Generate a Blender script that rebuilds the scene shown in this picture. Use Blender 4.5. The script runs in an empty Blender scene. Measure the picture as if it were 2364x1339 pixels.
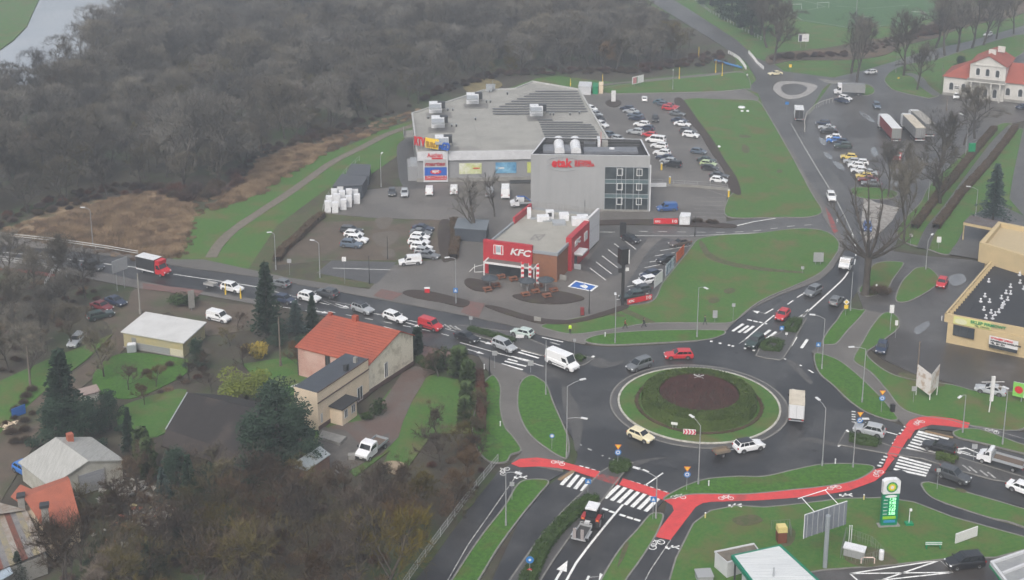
import bpy, bmesh, math, random
from mathutils import Vector, Matrix, noise
from mathutils.geometry import tessellate_polygon
R = math.radians
rnd = random.Random(7)
# ---------------------------------------------------------------- camera
CAMH, PITCH, FOC, CX, CY = 92.0, R(14.0), 2987.0, 1182.0, 230.0
sc = bpy.context.scene
cam = bpy.data.cameras.new('camera'); camo = bpy.data.objects.new('camera', cam)
sc.collection.objects.link(camo); sc.camera = camo
camo.location = (0, 0, CAMH); camo.rotation_euler = (R(90) - PITCH, 0, 0)
cam.sensor_width = 36; cam.lens = FOC * 36 / 2364
cam.shift_y = -(669.5 - CY) / 2364; cam.clip_end = 6000; cam.clip_start = 1
# ---------------------------------------------------------------- sky, sun, exposure
w = bpy.data.worlds.new('World'); sc.world = w; w.use_nodes = True
nt = w.node_tree; bg = nt.nodes['Background']
sky = nt.nodes.new('ShaderNodeTexSky'); sky.sky_type = 'NISHITA'; sky.sun_disc = False
SUN_EL, SUN_AZ = R(48), R(200)
sky.sun_elevation = SUN_EL; sky.sun_rotation = SUN_AZ; sky.dust_density = 6; sky.air_density = 1.3; sky.ozone_density = 1.2
hs = nt.nodes.new('ShaderNodeHueSaturation'); hs.inputs['Saturation'].default_value = 0.50
nt.links.new(sky.outputs[0], hs.inputs['Color']); nt.links.new(hs.outputs[0], bg.inputs[0])
bg.inputs[1].default_value = 0.13
sl = bpy.data.lights.new('sun', 'SUN'); sl.energy = 0.75; sl.angle = R(25); sl.color = (1, .97, .93)
slo = bpy.data.objects.new('sun', sl); sc.collection.objects.link(slo)
slo.rotation_euler = (R(90) - SUN_EL, 0, math.pi - SUN_AZ)
sc.view_settings.view_transform = 'Standard'; sc.view_settings.look = 'None'
sc.view_settings.exposure = 0.6; sc.view_settings.gamma = 1
sc.cycles.volume_bounces = 0; sc.cycles.adaptive_threshold = .03; sc.cycles.max_bounces = 5; sc.cycles.diffuse_bounces = 2
sc.cycles.glossy_bounces = 2; sc.cycles.transparent_max_bounces = 8
# ---------------------------------------------------------------- survey helpers: read a place off the photograph onto the ground plan
cP, sP = math.cos(PITCH), math.sin(PITCH)
def P(px, py, z=0.0):
    u, v = (px - CX) / FOC, (py - CY) / FOC
    d = Vector((u, cP - v * sP, -sP - v * cP))
    t = (CAMH - z) / -d.z
    return Vector((d.x * t, d.y * t, z))
def HT(px, pyb, pyt, zb=0.0):          # height of a thing whose foot is at pyb and top at pyt
    y0 = P(px, pyb, zb).y; v = (pyt - CY) / FOC
    return CAMH + (-sP - v * cP) / (cP - v * sP) * y0
C = sc.collection
# ---------------------------------------------------------------- materials
MATS = {}
def lin(c):
    return tuple((x / 12.92 if x <= .04045 else ((x + .055) / 1.055) ** 2.4) for x in c)
def mat(name, col, rough=.7, col2=None, scale=1.0, fac=(.35, .65), col3=None, scale3=.1, fac3=(.45, .6), spec=.5, metal=0, bump=0, bscale=8, stretch=None, detail=5, objco=False, emit=None):
    if name in MATS: return MATS[name]
    m = bpy.data.materials.new(name); m.use_nodes = True; MATS[name] = m
    n = m.node_tree.nodes; L = m.node_tree.links; b = n['Principled BSDF']
    b.inputs['Roughness'].default_value = rough; b.inputs['Metallic'].default_value = metal
    b.inputs['Specular IOR Level'].default_value = spec
    c1 = (*col, 1); b.inputs['Base Color'].default_value = c1
    if emit: b.inputs['Emission Color'].default_value = (*emit[0], 1); b.inputs['Emission Strength'].default_value = emit[1]
    if col2 is None and not bump: return m
    if objco: co = n.new('ShaderNodeTexCoord').outputs['Object']
    else: co = n.new('ShaderNodeNewGeometry').outputs['Position']
    if stretch:
        mp = n.new('ShaderNodeMapping'); mp.inputs['Scale'].default_value = stretch[:3]
        if len(stretch) > 3: mp.inputs['Rotation'].default_value = (0, 0, stretch[3])
        L.new(co, mp.inputs['Vector']); co = mp.outputs[0]
    def nz(s, lo, hi, a, bcol, src=None, d=5):
        t = n.new('ShaderNodeTexNoise'); t.inputs['Scale'].default_value = s; t.inputs['Detail'].default_value = d; t.inputs['Roughness'].default_value = .62
        L.new(co, t.inputs['Vector'])
        r = n.new('ShaderNodeMapRange'); r.inputs['From Min'].default_value = lo; r.inputs['From Max'].default_value = hi
        L.new(t.outputs[0], r.inputs['Value'])
        x = n.new('ShaderNodeMix'); x.data_type = 'RGBA'
        L.new(r.outputs[0], x.inputs[0])
        if src: L.new(src, x.inputs[6])
        else: x.inputs[6].default_value = a
        x.inputs[7].default_value = bcol
        return x.outputs[2]
    o = None
    if col2: o = nz(scale, fac[0], fac[1], c1, (*col2, 1), None, detail)
    if col3: o = nz(scale3, fac3[0], fac3[1], None, (*col3, 1), o)
    if o: L.new(o, b.inputs['Base Color'])
    if bump:
        t = n.new('ShaderNodeTexNoise'); t.inputs['Scale'].default_value = bscale; t.inputs['Detail'].default_value = 4; L.new(co, t.inputs['Vector'])
        bp = n.new('ShaderNodeBump'); bp.inputs['Strength'].default_value = bump; bp.inputs['Distance'].default_value = .05
        L.new(t.outputs[0], bp.inputs['Height']); L.new(bp.outputs[0], b.inputs['Normal'])
    return m
GR = mat('grass', (.036, .118, .016), .9, (.066, .136, .022), 1.7, (.38, .62), (.104, .104, .034), .16, (.48, .66), bump=.6, bscale=6)
GRB = mat('grass_bright', (.054, .148, .012), .9, (.028, .092, .008), 1.9, (.38, .62), (.080, .090, .022), .2, (.55, .72), bump=.6, bscale=6)
GRD = mat('grass_rough', (.046, .076, .022), .95, (.085, .07, .038), .7, (.35, .65), (.05, .042, .032), .07, (.5, .62), bump=.8, bscale=3)
BASE = mat('scrub_ground', (.064, .060, .040), .95, (.045, .036, .028), .3, (.35, .65), (.045, .07, .025), .05, (.5, .62), bump=.8, bscale=3)
DRY = mat('dry_reeds', (.28, .20, .12), .95, (.15, .11, .068), .5, (.35, .65), (.075, .07, .035), .12, (.48, .62), bump=1, bscale=3)
MUL = mat('mulch', (.050, .036, .030), .95, (.034, .026, .022), .8, (.3, .7), (.06, .055, .03), .2, (.55, .7), bump=1, bscale=4)
MUD = mat('muddy_yard', (.112, .088, .064), .8, (.075, .056, .042), .4, (.3, .7), (.062, .07, .035), .12, (.5, .65), bump=.5)
ASP = mat('asphalt_dark', (.036, .036, .0375), .40, (.062, .061, .060), .35, (.32, .72), (.024, .024, .0255), .07, (.45, .56), spec=.5)
ASM = mat('asphalt_pale', (.098, .096, .092), .45, (.078, .075, .073), .35, (.35, .65), (.062, .060, .058), .06, (.48, .58))
ASO = mat('asphalt_worn', (.072, .068, .065), .36, (.098, .093, .089), .3, (.4, .62), (.050, .045, .042), .055, (.45, .55))
PAV = mat('paving', (.118, .110, .102), .6, (.105, .098, .09), .8, (.35, .65), (.145, .135, .125), .07, (.48, .6))
PVD = mat('paving_dark', (.066, .064, .064), .5, (.08, .078, .077), .6, (.35, .65), (.065, .064, .062), .08, (.48, .6))
KRB = mat('kerb_stone', (.21, .205, .19), .7, (.15, .145, .135), 1.2)
PNK = mat('red_brick_paving', (.17, .085, .075), .7, (.13, .09, .08), .8)
CYR = mat('cycle_red', (.60, .055, .055), .55, (.48, .05, .05), .8, (.4, .7), (.36, .06, .055), .35, (.58, .70))
CYW = mat('cycle_red_worn', (.30, .05, .048), .6, (.12, .085, .08), .8, (.4, .62))
WHT = mat('road_white', (.76, .76, .74), .55, (.36, .36, .355), 2.2, (.52, .7))
WHW = mat('road_white_worn', (.45, .45, .43), .55, (.2, .2, .2), 1.6, (.42, .62))
YLW = mat('tactile_yellow', (.30, .19, .09), .7, (.2, .15, .1), 1.5)
BLU = mat('blue_paint', (.03, .14, .46), .5, (.03, .12, .38), 1)
WAT = mat('water', (.30, .34, .39), .10, (.36, .39, .43), .03, (.4, .6), spec=.6)
# ---------------------------------------------------------------- mesh helpers
def link(o, parent=None):
    C.objects.link(o)
    if parent is not None: o.parent = parent
    return o
class MB:
    def __init__(s): s.v = []; s.f = []; s.m = []; s.mats = []
    def mi(s, m):
        if m not in s.mats: s.mats.append(m)
        return s.mats.index(m)
    def add(s, vs, fs, m):
        k = len(s.v); s.v += [tuple(v) for v in vs]; i = s.mi(m)
        for f in fs: s.f.append(tuple(k + j for j in f)); s.m.append(i)
    def quad(s, pts, m): s.add(pts, [tuple(range(len(pts)))], m)
    def box(s, c, d, m, rot=0, tilt=None):
        M = Matrix.Rotation(rot, 3, 'Z')
        if tilt: M = M @ Matrix.Rotation(tilt[0], 3, tilt[1])
        c = Vector(c); vs = []
        for z in (-.5, .5):
            for x, y in ((-.5, -.5), (.5, -.5), (.5, .5), (-.5, .5)):
                vs.append(c + M @ Vector((x * d[0], y * d[1], z * d[2])))
        s.add(vs, [(3, 2, 1, 0), (4, 5, 6, 7), (0, 1, 5, 4), (1, 2, 6, 5), (2, 3, 7, 6), (3, 0, 4, 7)], m)
    def prism(s, poly, z0, z1, m, mtop=None, bottom=True):
        n = len(poly); a = sum(poly[i][0] * poly[(i + 1) % n][1] - poly[(i + 1) % n][0] * poly[i][1] for i in range(n))
        p = list(poly) if a > 0 else list(poly)[::-1]
        vs = [(q[0], q[1], z0) for q in p] + [(q[0], q[1], z1) for q in p]
        s.add(vs, [(i, (i + 1) % n, n + (i + 1) % n, n + i) for i in range(n)], m)
        if n <= 4: tr = [tuple(range(n))]
        else:
            tr = tessellate_polygon([[Vector((q[0], q[1], 0)) for q in p]])
            o = []
            for t in tr:
                A, B, D = (p[i] for i in t)
                cr = (B[0] - A[0]) * (D[1] - A[1]) - (B[1] - A[1]) * (D[0] - A[0])
                o.append(tuple(t) if cr > 0 else tuple(t)[::-1])
            tr = o
        s.add([(q[0], q[1], z1) for q in p], tr, mtop or m)
        if bottom: s.add([(q[0], q[1], z0) for q in p], [t[::-1] for t in tr], m)
    def tube(s, pts, r, m, n=8, cap=True):
        pts = [Vector(p) for p in pts]; rs = r if isinstance(r, (list, tuple)) else [r] * len(pts)
        vs = []; fs = []
        for i, p in enumerate(pts):
            t = (pts[min(i + 1, len(pts) - 1)] - pts[max(i - 1, 0)]).normalized()
            a = Vector((0, 0, 1)) if abs(t.z) < .9 else Vector((1, 0, 0))
            u = t.cross(a).normalized(); w_ = t.cross(u)
            for k in range(n):
                an = 2 * math.pi * k / n; vs.append(p + (u * math.cos(an) + w_ * math.sin(an)) * rs[i])
        for i in range(len(pts) - 1):
            for k in range(n): fs.append((i * n + k, i * n + (k + 1) % n, (i + 1) * n + (k + 1) % n, (i + 1) * n + k))
        if cap: fs.append(tuple(range(n))[::-1]); fs.append(tuple((len(pts) - 1) * n + k for k in range(n)))
        s.add(vs, fs, m)
    def lathe(s, prof, c, m, n=16, axis='Z'):
        vs = []; fs = []
        for r, z in prof:
            for k in range(n):
                a = 2 * math.pi * k / n; q = Vector((r * math.cos(a), r * math.sin(a), z))
                if axis == 'Y': q = Vector((q.x, q.z, q.y))
                if axis == 'X': q = Vector((q.z, q.x, q.y))
                vs.append(Vector(c) + q)
        for i in range(len(prof) - 1):
            for k in range(n): fs.append((i * n + k, i * n + (k + 1) % n, (i + 1) * n + (k + 1) % n, (i + 1) * n + k))
        s.add(vs, fs, m)
    def build(s, name, parent=None, smooth=False, loc=None):
        me = bpy.data.meshes.new(name); me.from_pydata(s.v, [], s.f)
        for m in s.mats: me.materials.append(m)
        me.polygons.foreach_set('material_index', s.m)
        if smooth: me.polygons.foreach_set('use_smooth', [True] * len(s.f))
        me.update(); o = bpy.data.objects.new(name, me)
        if loc is not None: o.location = loc
        return link(o, parent)
def tag(o, label, cat, group=None):
    o['label'] = label; o['category'] = cat
    if group: o['group'] = group
    return o
def empty(name, loc=(0, 0, 0), rz=0, label=None, cat=None, group=None):
    o = bpy.data.objects.new(name, None); o.location = loc; o.rotation_euler = (0, 0, rz); o.empty_display_size = .3
    link(o)
    if label: tag(o, label, cat, group)
    return o
def struct(o): o['kind'] = 'structure'; return o
def spline(pts, k=5, closed=True):
    n = len(pts); out = []
    rng = range(n) if closed else range(n - 1)
    for i in rng:
        g = (lambda j: pts[j % n]) if closed else (lambda j: pts[max(0, min(n - 1, j))])
        a, b, c, d = g(i - 1), g(i), g(i + 1), g(i + 2)
        for q in range(k):
            t = q / k
            out.append(tuple(.5 * ((2 * b[e]) + (-a[e] + c[e]) * t + (2 * a[e] - 5 * b[e] + 4 * c[e] - d[e]) * t * t + (-a[e] + 3 * b[e] - 3 * c[e] + d[e]) * t ** 3) for e in (0, 1)))
    if not closed: out.append(tuple(pts[-1]))
    return out
def W(pts): return [tuple(P(x, y)[:2]) for x, y in pts]
def pairs(s):
    a = [float(x) for x in s.replace(';', ' ').replace(',', ' ').split()]
    return [(a[i], a[i + 1]) for i in range(0, len(a), 2)]
def ribbon(mb, pts, wd, z, m, th=None, closed=False):
    n = len(pts); L = []; Rr = []
    for i in range(n):
        a = pts[(i - 1) % n] if closed or i > 0 else pts[i]; b = pts[(i + 1) % n] if closed or i < n - 1 else pts[i]
        d = Vector((b[0] - a[0], b[1] - a[1])); d = d.normalized() if d.length > 1e-6 else Vector((1, 0))
        q = Vector((-d.y, d.x)) * wd / 2; p = Vector(pts[i][:2]); L.append(p + q); Rr.append(p - q)
    k = n if closed else n - 1
    for i in range(k):
        j = (i + 1) % n
        if th is None: mb.quad([(*Rr[i], z), (*Rr[j], z), (*L[j], z), (*L[i], z)], m)
        else:
            vs = [(*Rr[i], z), (*Rr[j], z), (*L[j], z), (*L[i], z), (*Rr[i], z - th), (*Rr[j], z - th), (*L[j], z - th), (*L[i], z - th)]
            mb.add(vs, [(0, 1, 2, 3), (4, 5, 1, 0), (6, 7, 3, 2)], m)
SLN = [0]
def slab(name, s, m, z, th=.15, smooth=False, kerb=None, k=5):
    pts = pairs(s) if isinstance(s, str) else s
    z += SLN[0] % 9 * .0013; SLN[0] += 1
    wp = W(pts)
    if smooth: wp = spline(wp, k)
    mb = MB(); mb.prism(wp, z - th, z, m, bottom=False)
    o = mb.build(name); struct(o)
    if kerb:
        kb = MB(); ribbon(kb, wp, .22, z + .018, KRB, th + .02, True); struct(kb.build('kerb'))
    return o
# ================================================================ GROUND
g = MB(); g.prism([(-1500, -200), (1500, -200), (1500, 2500), (-1500, 2500)], -2.0, -.12, BASE); struct(g.build('ground'))
# river and its far bank
slab('river', '-400,-80;-400,230;-120,205;0,178;60,200;150,160;240,90;290,30;330,-60', WAT, -.06, .05)
slab('river_bank', '-600,-120;-600,210;-150,170;-60,140;0,116;30,95;62,62;76,30;90,0;100,-60', GR, .3, .6)
# rough green embankment, dry reeds, open field
slab('meadow', '395,640;400,590;430,540;445,490;560,462;640,415;735,360;830,325;880,300;950,278;1080,235;1240,180;1290,175;1420,190;1500,180;1620,168;1690,172;1700,140;1690,120;1640,85;1560,40;1480,0;1600,0;1800,-20;2364,-20;2364,70;2240,100;2090,140;2010,165;1990,220;1900,300;1300,230;960,330;830,420;640,620;600,640;500,640', GR, -.06, .2)
slab('meadow', '560,640;640,520;755,435;830,425;760,470;745,492;870,505;1020,508;1040,600;910,612;860,665;740,655;660,640', GRD, -.02, .05)
slab('reed_patch', '0,540;60,512;150,470;240,462;300,452;360,440;437,474;442,500;432,540;412,582;350,588;250,566;120,554', DRY, .12, .3, True)
slab('gravel_lot', '715,512;1020,508;1030,592;905,601;765,600;640,612;650,585;690,550', MUD, .0, .05)
slab('reed_patch', '520,475;560,432;600,372;650,345;700,342;740,345;720,366;660,395;600,432;560,455', DRY, .10, .3, True)
slab('reed_patch', '1072,192;1130,182;1160,196;1130,210;1080,212', mat('dry_grass', (.22, .18, .08), .95, (.13, .11, .06), .4, bump=1), .1, .3, True)
pth = spline(W(pairs('487,594;504,566;538,532;600,489;660,450;711,414;768,374;835,340;896,309;953,289;990,270')), 5, False)
mb = MB(); ribbon(mb, pth, 2.3, 0.0, mat('dirt_path', (.17, .15, .12), .9, (.12, .105, .085), .8), .1); struct(mb.build('path'))
pth = spline(W(pairs('1340,205;1392,196;1489,186;1570,178;1714,165')), 5, False)
mb = MB(); ribbon(mb, pth, 2.2, 0.02, PAV, .1); struct(mb.build('path'))
# brown ditch band and its surroundings in the far right
slab('ditch_bank', '1776,150;1830,140;1960,138;2040,128;2090,105;2160,88;2230,62;2364,30;2364,-10;2200,30;2120,66;2060,84;1990,95;1900,112;1780,125', mat('bracken', (.085, .06, .045), .95, (.05, .045, .03), .3, (.3, .7), (.12, .08, .05), .1, bump=1), .1, .3, True)
slab('sports_pitch', '1810,-40;1812,22;1850,48;1960,66;2090,58;2160,40;2200,20;2210,-40', mat('pitch_green', (.045, .125, .038), .9, (.04, .105, .03), .5), .05, .2)
# shopping area: big paved yard
LOT = '1336,215;1400,215;1640,212;1722,206;1752,225;1748,237;1576,230;1610,279;1647,329;1671,370;1704,423;1684,437;1677,460;1677,512;1764,505;1800,520;1764,540;1613,551;1597,569;1580,591;1556,621;1529,655;1506,695;1449,706;1402,722;1254,752;1200,736;1064,710;929,680;852,668;905,612;1030,596;1048,560;1036,508;870,503;745,492;760,465;830,440;975,425;985,405;960,400;930,420;922,380;922,335;950,300;1150,240'
slab('parking_lot', LOT, PAV, 0.0, .12)
slab('paved_yard', '918,335;945,330;985,420;1000,432;945,436;925,420;918,380', PVD, .008, .05, True)
slab('parking_bay', '765,601;916,605;869,656;731,630', PVD, .006, .05)
slab('parking_bay', '1414,528;1340,622;1400,642;1428,634;1520,520;1470,520', PVD, .006, .05)
slab('parking_bay', '1530,548;1606,560;1560,620;1515,690;1450,702;1424,694;1470,620;1500,575', PVD, .006, .05)
slab('side_road', '1340,532;1380,512;1500,512;1620,520;1700,508;1764,503;1861,504;1898,494;1940,500;1945,575;1935,556;1915,539;1882,530;1831,529;1764,539;1670,543;1600,548;1390,548;1340,545', ASM, .010, .05)
# main road arms
slab('main_road', '-200,552;0,566;134,577;319,598;403,614;600,641;734,665;869,690;970,709;1097,734;1200,757;1233,771;1280,782;1300,870;1250,880;1200,855;1138,834;1091,818;1013,806;976,796;916,768;734,726;592,691;390,662;242,630;128,613;0,600;-200,585', ASP, .012, .2)
RB = '1233,771;1301,786;1351,798;1408,802;1502,798;1603,790;1647,780;1677,764;1790,790;1871,812;1871,837;1892,867;1922,890;1952,923;1999,953;2050,971;2080,985;2040,1075;2019,1076;1966,1070;1898,1074;1831,1087;1764,1102;1704,1103;1637,1108;1597,1118;1556,1138;1440,1110;1328,1070;1334,1050;1324,1017;1301,976;1281,933;1264,889;1250,876;1225,830'
slab('roundabout_road', RB, ASP, .016, .2)
slab('north_road', '1677,764;1690,749;1738,712;1800,682;1848,665;1892,648;1922,621;1939,598;1952,575;1948,560;1925,512;1892,450;1865,417;1843,370;1798,302;1764,248;1750,215;1745,180;1720,140;1650,95;1560,40;1480,-10;1400,-60;1450,-70;1540,-10;1620,40;1700,92;1745,135;1790,150;1810,165;1850,170;1930,180;1900,200;1868,260;1862,300;1905,370;1965,450;1990,560;1985,600;1979,672;1952,712;1932,739;1912,763;1898,793;1874,812;1880,850;1790,850;1690,800', ASP, .020, .2)
slab('north_road', '1750,180;1725,206;1750,215;1764,248;1798,302;1843,370;1865,417;1892,450;1925,512;1948,560;1954,573;1985,573;1965,450;1905,370;1862,300;1868,260;1900,205;1930,180;1850,170;1810,165;1790,150;1745,133;1700,92;1620,40;1540,-10;1480,-50;1400,-60;1480,-10;1560,40;1650,95;1720,140', ASM, .026, .05)
slab('east_road', '2050,971;2090,986;2134,997;2201,1012;2364,1052;2600,1112;2600,1240;2364,1171;2268,1145;2134,1113;2060,1087;2019,1076;1980,1040', ASP, .020, .2)
slab('south_road', '1267,1121;1301,1091;1328,1070;1400,1040;1570,1100;1556,1138;1533,1155;1499,1192;1469,1225;1429,1269;1388,1339;1340,1430;1070,1430;1136,1339;1200,1199', ASP, .020, .2)
# old town lot on the right
slab('lorry_park', '1868,262;1930,178;1999,161;2060,143;2134,118;2234,96;2364,59;2364,20;2500,0;2560,330;2364,279;2298,292;2230,350;2150,425;2120,470;2080,530;2062,580;2130,590;2240,600;2300,610;2500,650;2500,930;2364,900;2240,905;2200,885;2110,862;2040,830;1990,790;1996,720;1979,672;1985,600;1990,560;1965,450;1905,370;1862,300', ASO, .006, .12)
slab('kerb_island', '1785,206;1792,192;1815,188;1850,190;1884,197;1884,206;1870,217;1850,226;1822,229;1800,222', mat('cobble', (.32, .31, .30), .8, (.25, .24, .23), 1), .10, .1, True)
slab('cobbled_island', '1803,203;1812,196;1840,194;1860,200;1862,208;1848,217;1822,220;1808,213', ASM, .125, .02, True)
slab('traffic_island', '1886,180;1920,186;1958,184;1925,195;1905,190', KRB, .06, .06)
slab('traffic_island', '1985,538;1995,454;2022,468;2075,480;2060,510;2030,540;2000,560', mat('stone_setts', (.22, .20, .18), .8, (.34, .33, .31), .9, (.42, .6), bump=1), .05, .05)
# grass pieces, raised behind kerbs
def grass(s, m=GR, smooth=True, kerb=True, z=.11): slab('grass_verge', s, m, z, .2, smooth, kerb)
grass('1351,789;1375,776;1435,768;1536,763;1654,763;1674,767;1664,776;1620,786;1502,793;1408,797', GRB)
grass('1254,751;1330,735;1402,722;1440,709;1506,696;1529,656;1556,622;1580,592;1597,570;1615,552;1671,543;1738,540;1831,529;1882,530;1915,539;1934,556;1937,570;1930,588;1898,627;1848,654;1764,691;1720,721;1687,745;1603,746;1502,747;1435,757;1351,770;1310,771;1262,760')
grass('1578,231;1671,230;1738,232;1756,239;1768,256;1801,313;1831,366;1873,445;1896,482;1892,495;1861,502;1814,502;1764,503;1679,500;1680,462;1704,424;1671,370;1647,329;1610,279')
slab('mulch_bed', '1556,231;1576,230;1612,279;1649,329;1673,370;1700,410;1711,446;1700,450;1684,437;1671,395;1637,345;1613,305;1573,262', MUL, .15, .2, True)
grass('1398,203;1500,189;1620,178;1714,168;1733,202;1718,206;1637,212;1435,216;1398,214')
grass('2043,182;2060,163;2100,148;2161,138;2240,112;2364,80;2364,120;2300,150;2240,168;2200,190;2174,218;2150,226;2137,226;2066,209;2048,195')
pth = spline(W(pairs('2095,170;2120,180;2135,200;2165,222')), 4, False)
mb = MB(); ribbon(mb, pth, 3, .15, ASM, .05); struct(mb.build('path'))
grass('1992,196;2008,198;2019,208;2013,218;1992,220;1984,208')
grass('1965,437;1990,433;2040,436;2072,446;2060,458;2020,461;1990,458;1970,450')
grass('2296,294;2330,285;2364,300;2500,330;2500,600;2364,520;2220,560;2190,588;2140,575;2090,560;2070,540;2085,510;2125,468;2150,425;2230,350')
pth = spline(W(pairs('2340,290;2300,330;2240,410;2190,480;2150,530;2130,575')), 4, False)
mb = MB(); ribbon(mb, pth, 2.4, .15, ASM, .05); struct(mb.build('path'))
slab('side_road', '2364,290;2420,300;2480,420;2364,500;2330,460;2340,400', ASM, .14, .05)
slab('paved_yard', '2240,500;2300,470;2364,500;2364,640;2260,600;2190,588;2210,560', ASO, .15, .05)
grass('1988,662;2004,650;2010,620;2025,608;2050,604;2080,606;2085,612;2062,645;2045,672;2020,682;1998,684;1984,674', GR)
grass('2068,692;2080,655;2100,632;2115,620;2140,618;2160,632;2168,650;2150,668;2120,686;2090,698', GR)
grass('1898,793;1912,765;1932,740;1952,714;1985,716;1998,716;1984,735;1958,762;1935,790;1922,796', GRB)
grass('1881,818;1896,818;1935,832;1975,862;2005,890;2035,920;2060,950;2072,968;2050,970;1999,952;1960,925;1922,889;1894,865;1882,840', GRB)
grass('2038,725;2060,724;2076,740;2072,760;2050,778;2020,800;2000,816;2020,840;2060,865;2110,878;2200,890;2260,905;2364,912;2364,990;2250,985;2190,970;2125,960;2080,942;2050,905;2010,860;1975,838;1973,822;1992,790;2012,755', GR)
grass('2205,996;2260,992;2364,1028;2500,1062;2500,1082;2364,1048;2260,1022;2210,1010', GR)
grass('1533,1155;1556,1136;1600,1116;1640,1106;1704,1101;1764,1101;1831,1086;1898,1073;1966,1072;2010,1076;2016,1086;1980,1108;1920,1122;1830,1132;1720,1142;1600,1142', GRB)
grass('2127,1120;2140,1114;2160,1118;2268,1148;2364,1176;2600,1245;2600,1330;2364,1218;2280,1195;2180,1162;2145,1145', GR)
slab('grass_verge', '1520,1430;1560,1290;1600,1210;1640,1180;1700,1168;1764,1172;1850,1164;1940,1152;2040,1150;2110,1160;2200,1195;2364,1240;2500,1290;2500,1330;2364,1270;2300,1288;2200,1290;2060,1305;1900,1317;1830,1330;1700,1430', GR, .10, .2, False, True)
grass('1500,1190;1520,1186;1531,1194;1512,1240;1475,1298;1442,1345;1400,1430;1345,1430;1388,1339;1430,1270;1470,1225', GR)
grass('1180,1050;1203,1040;1185,1010;1165,985;1155,940;1156,900;1150,880;1135,868;1110,900;1090,1000;1120,1060;1165,1068', GRB)
grass('1224,868;1240,872;1262,890;1278,933;1298,978;1312,1015;1312,1050;1300,1058;1262,1036;1220,1000;1197,950;1196,905;1205,880', GRB)
grass('1266,1112;1246,1140;1205,1190;1150,1265;1105,1339;1050,1420;990,1430;1050,1330;1110,1240;1165,1170;1195,1120;1225,1108', GRB)
grass('1255,1110;1212,1108;1196,1116;1190,1125;1240,1118', GRB, True, False, .105)
# pavements
slab('pavement', '-200,530;0,546;134,560;319,588;403,600;470,600;600,628;660,641;734,652;852,669;929,679;1064,711;1200,737;1254,752;1310,771;1351,771;1435,758;1502,748;1603,747;1687,747;1720,722;1764,693;1848,656;1898,629;1932,589;1939,569;1948,575;1922,621;1892,648;1848,665;1800,682;1738,712;1690,749;1677,764;1654,763;1536,763;1435,768;1375,776;1350,796;1301,786;1233,771;1200,757;1097,734;970,709;869,690;734,665;600,641;403,614;319,598;134,577;0,566;-200,552', PAV, .10, .1)
slab('pavement', '1764,248;1798,302;1843,370;1865,417;1892,450;1925,512;1948,560;1935,556;1897,494;1896,482;1873,445;1831,366;1801,313;1768,256', PAV, .10, .1)
slab('pavement', '-200,620;0,620;128,626;242,652;330,668;390,668;592,703;592,692;390,663;242,631;128,614;0,601;-200,586', PAV, .10, .1)
slab('pavement', '1104,820;1138,834;1200,855;1225,868;1200,880;1195,905;1196,950;1220,1002;1262,1038;1300,1060;1300,1090;1180,1068;1205,1045;1185,1010;1165,985;1155,940;1156,900;1150,880;1120,850', PAV, .09, .1)
slab('pavement', '1898,793;1922,797;1936,791;1959,763;1985,736;2000,716;2038,725;2012,755;1992,790;1973,822;1975,838;2010,860;2050,905;2080,942;2125,960;2190,970;2130,995;2090,986;2072,968;2060,950;2035,920;2005,890;1975,862;1935,832;1896,818;1876,816;1874,812', PAV, .09, .1)
slab('footpath', '1190,1066;1240,1080;1300,1092;1266,1112;1212,1106;1190,1128;1165,1170;1110,1240;1050,1330;990,1430;900,1430;960,1339;1000,1290;1080,1180;1150,1090', ASP, .085, .1)
slab('footpath', '1540,1160;1600,1150;1900,1130;2000,1100;2080,1085;2134,1113;2180,1165;2290,1200;2364,1222;2500,1290;2500,1300;2364,1243;2200,1196;2110,1161;2040,1151;1940,1153;1850,1165;1764,1173;1700,1169;1640,1181;1600,1211;1560,1291;1520,1430;1390,1430;1400,1422;1460,1302;1512,1242;1530,1200', ASP, .085, .1)
slab('footpath', '2130,960;2150,950;2230,965;2364,1000;2500,1040;2500,1064;2364,1030;2260,993;2205,997;2140,990', ASP, .092, .1)
slab('forecourt', '1560,1430;1700,1430;1830,1330;1900,1317;2060,1305;2200,1290;2300,1288;2500,1270;2600,1430', ASO, .03, .1)
# cycle lanes
slab('cycle_lane', '1180,1072;1200,1061;1240,1058;1290,1065;1330,1076;1384,1090;1382,1102;1330,1090;1290,1082;1245,1078;1200,1080', CYR, .112, .03)
slab('cycle_lane', '1322,1074;1384,1092;1374,1104;1318,1086', CYR, .125, .1)
slab('cycle_lane', '1388,1096;1432,1105;1424,1122;1374,1106', CYW, .12, .03)
slab('cycle_lane', '1438,1106;1540,1139;1532,1155;1430,1120', CYR, .125, .12)
slab('cycle_lane', '1540,1139;1620,1143;1720,1140;1850,1128;1930,1118;1985,1104;2010,1089;2045,1092;2020,1112;1960,1134;1880,1147;1760,1156;1640,1160;1622,1163;1606,1172;1548,1248;1509,1240;1556,1180;1552,1168;1534,1157', CYR, .112, .03)
slab('cycle_lane', '2052,1050;2038,1081;2010,1089;2040,1094;2065,1060', CYR, .119, .03)
slab('cycle_lane', '2072,1006;2048,1050;2070,1056;2096,1014', CYR, .122, .12)
slab('cycle_lane', '2093,986;2115,990;2100,1014;2075,1010', CYR, .127, .12)
slab('cycle_lane', '2090,984;2100,972;2120,965;2150,962;2200,968;2239,978;2234,991;2180,984;2150,982;2130,988;2115,994', CYR, .112, .03)
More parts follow.
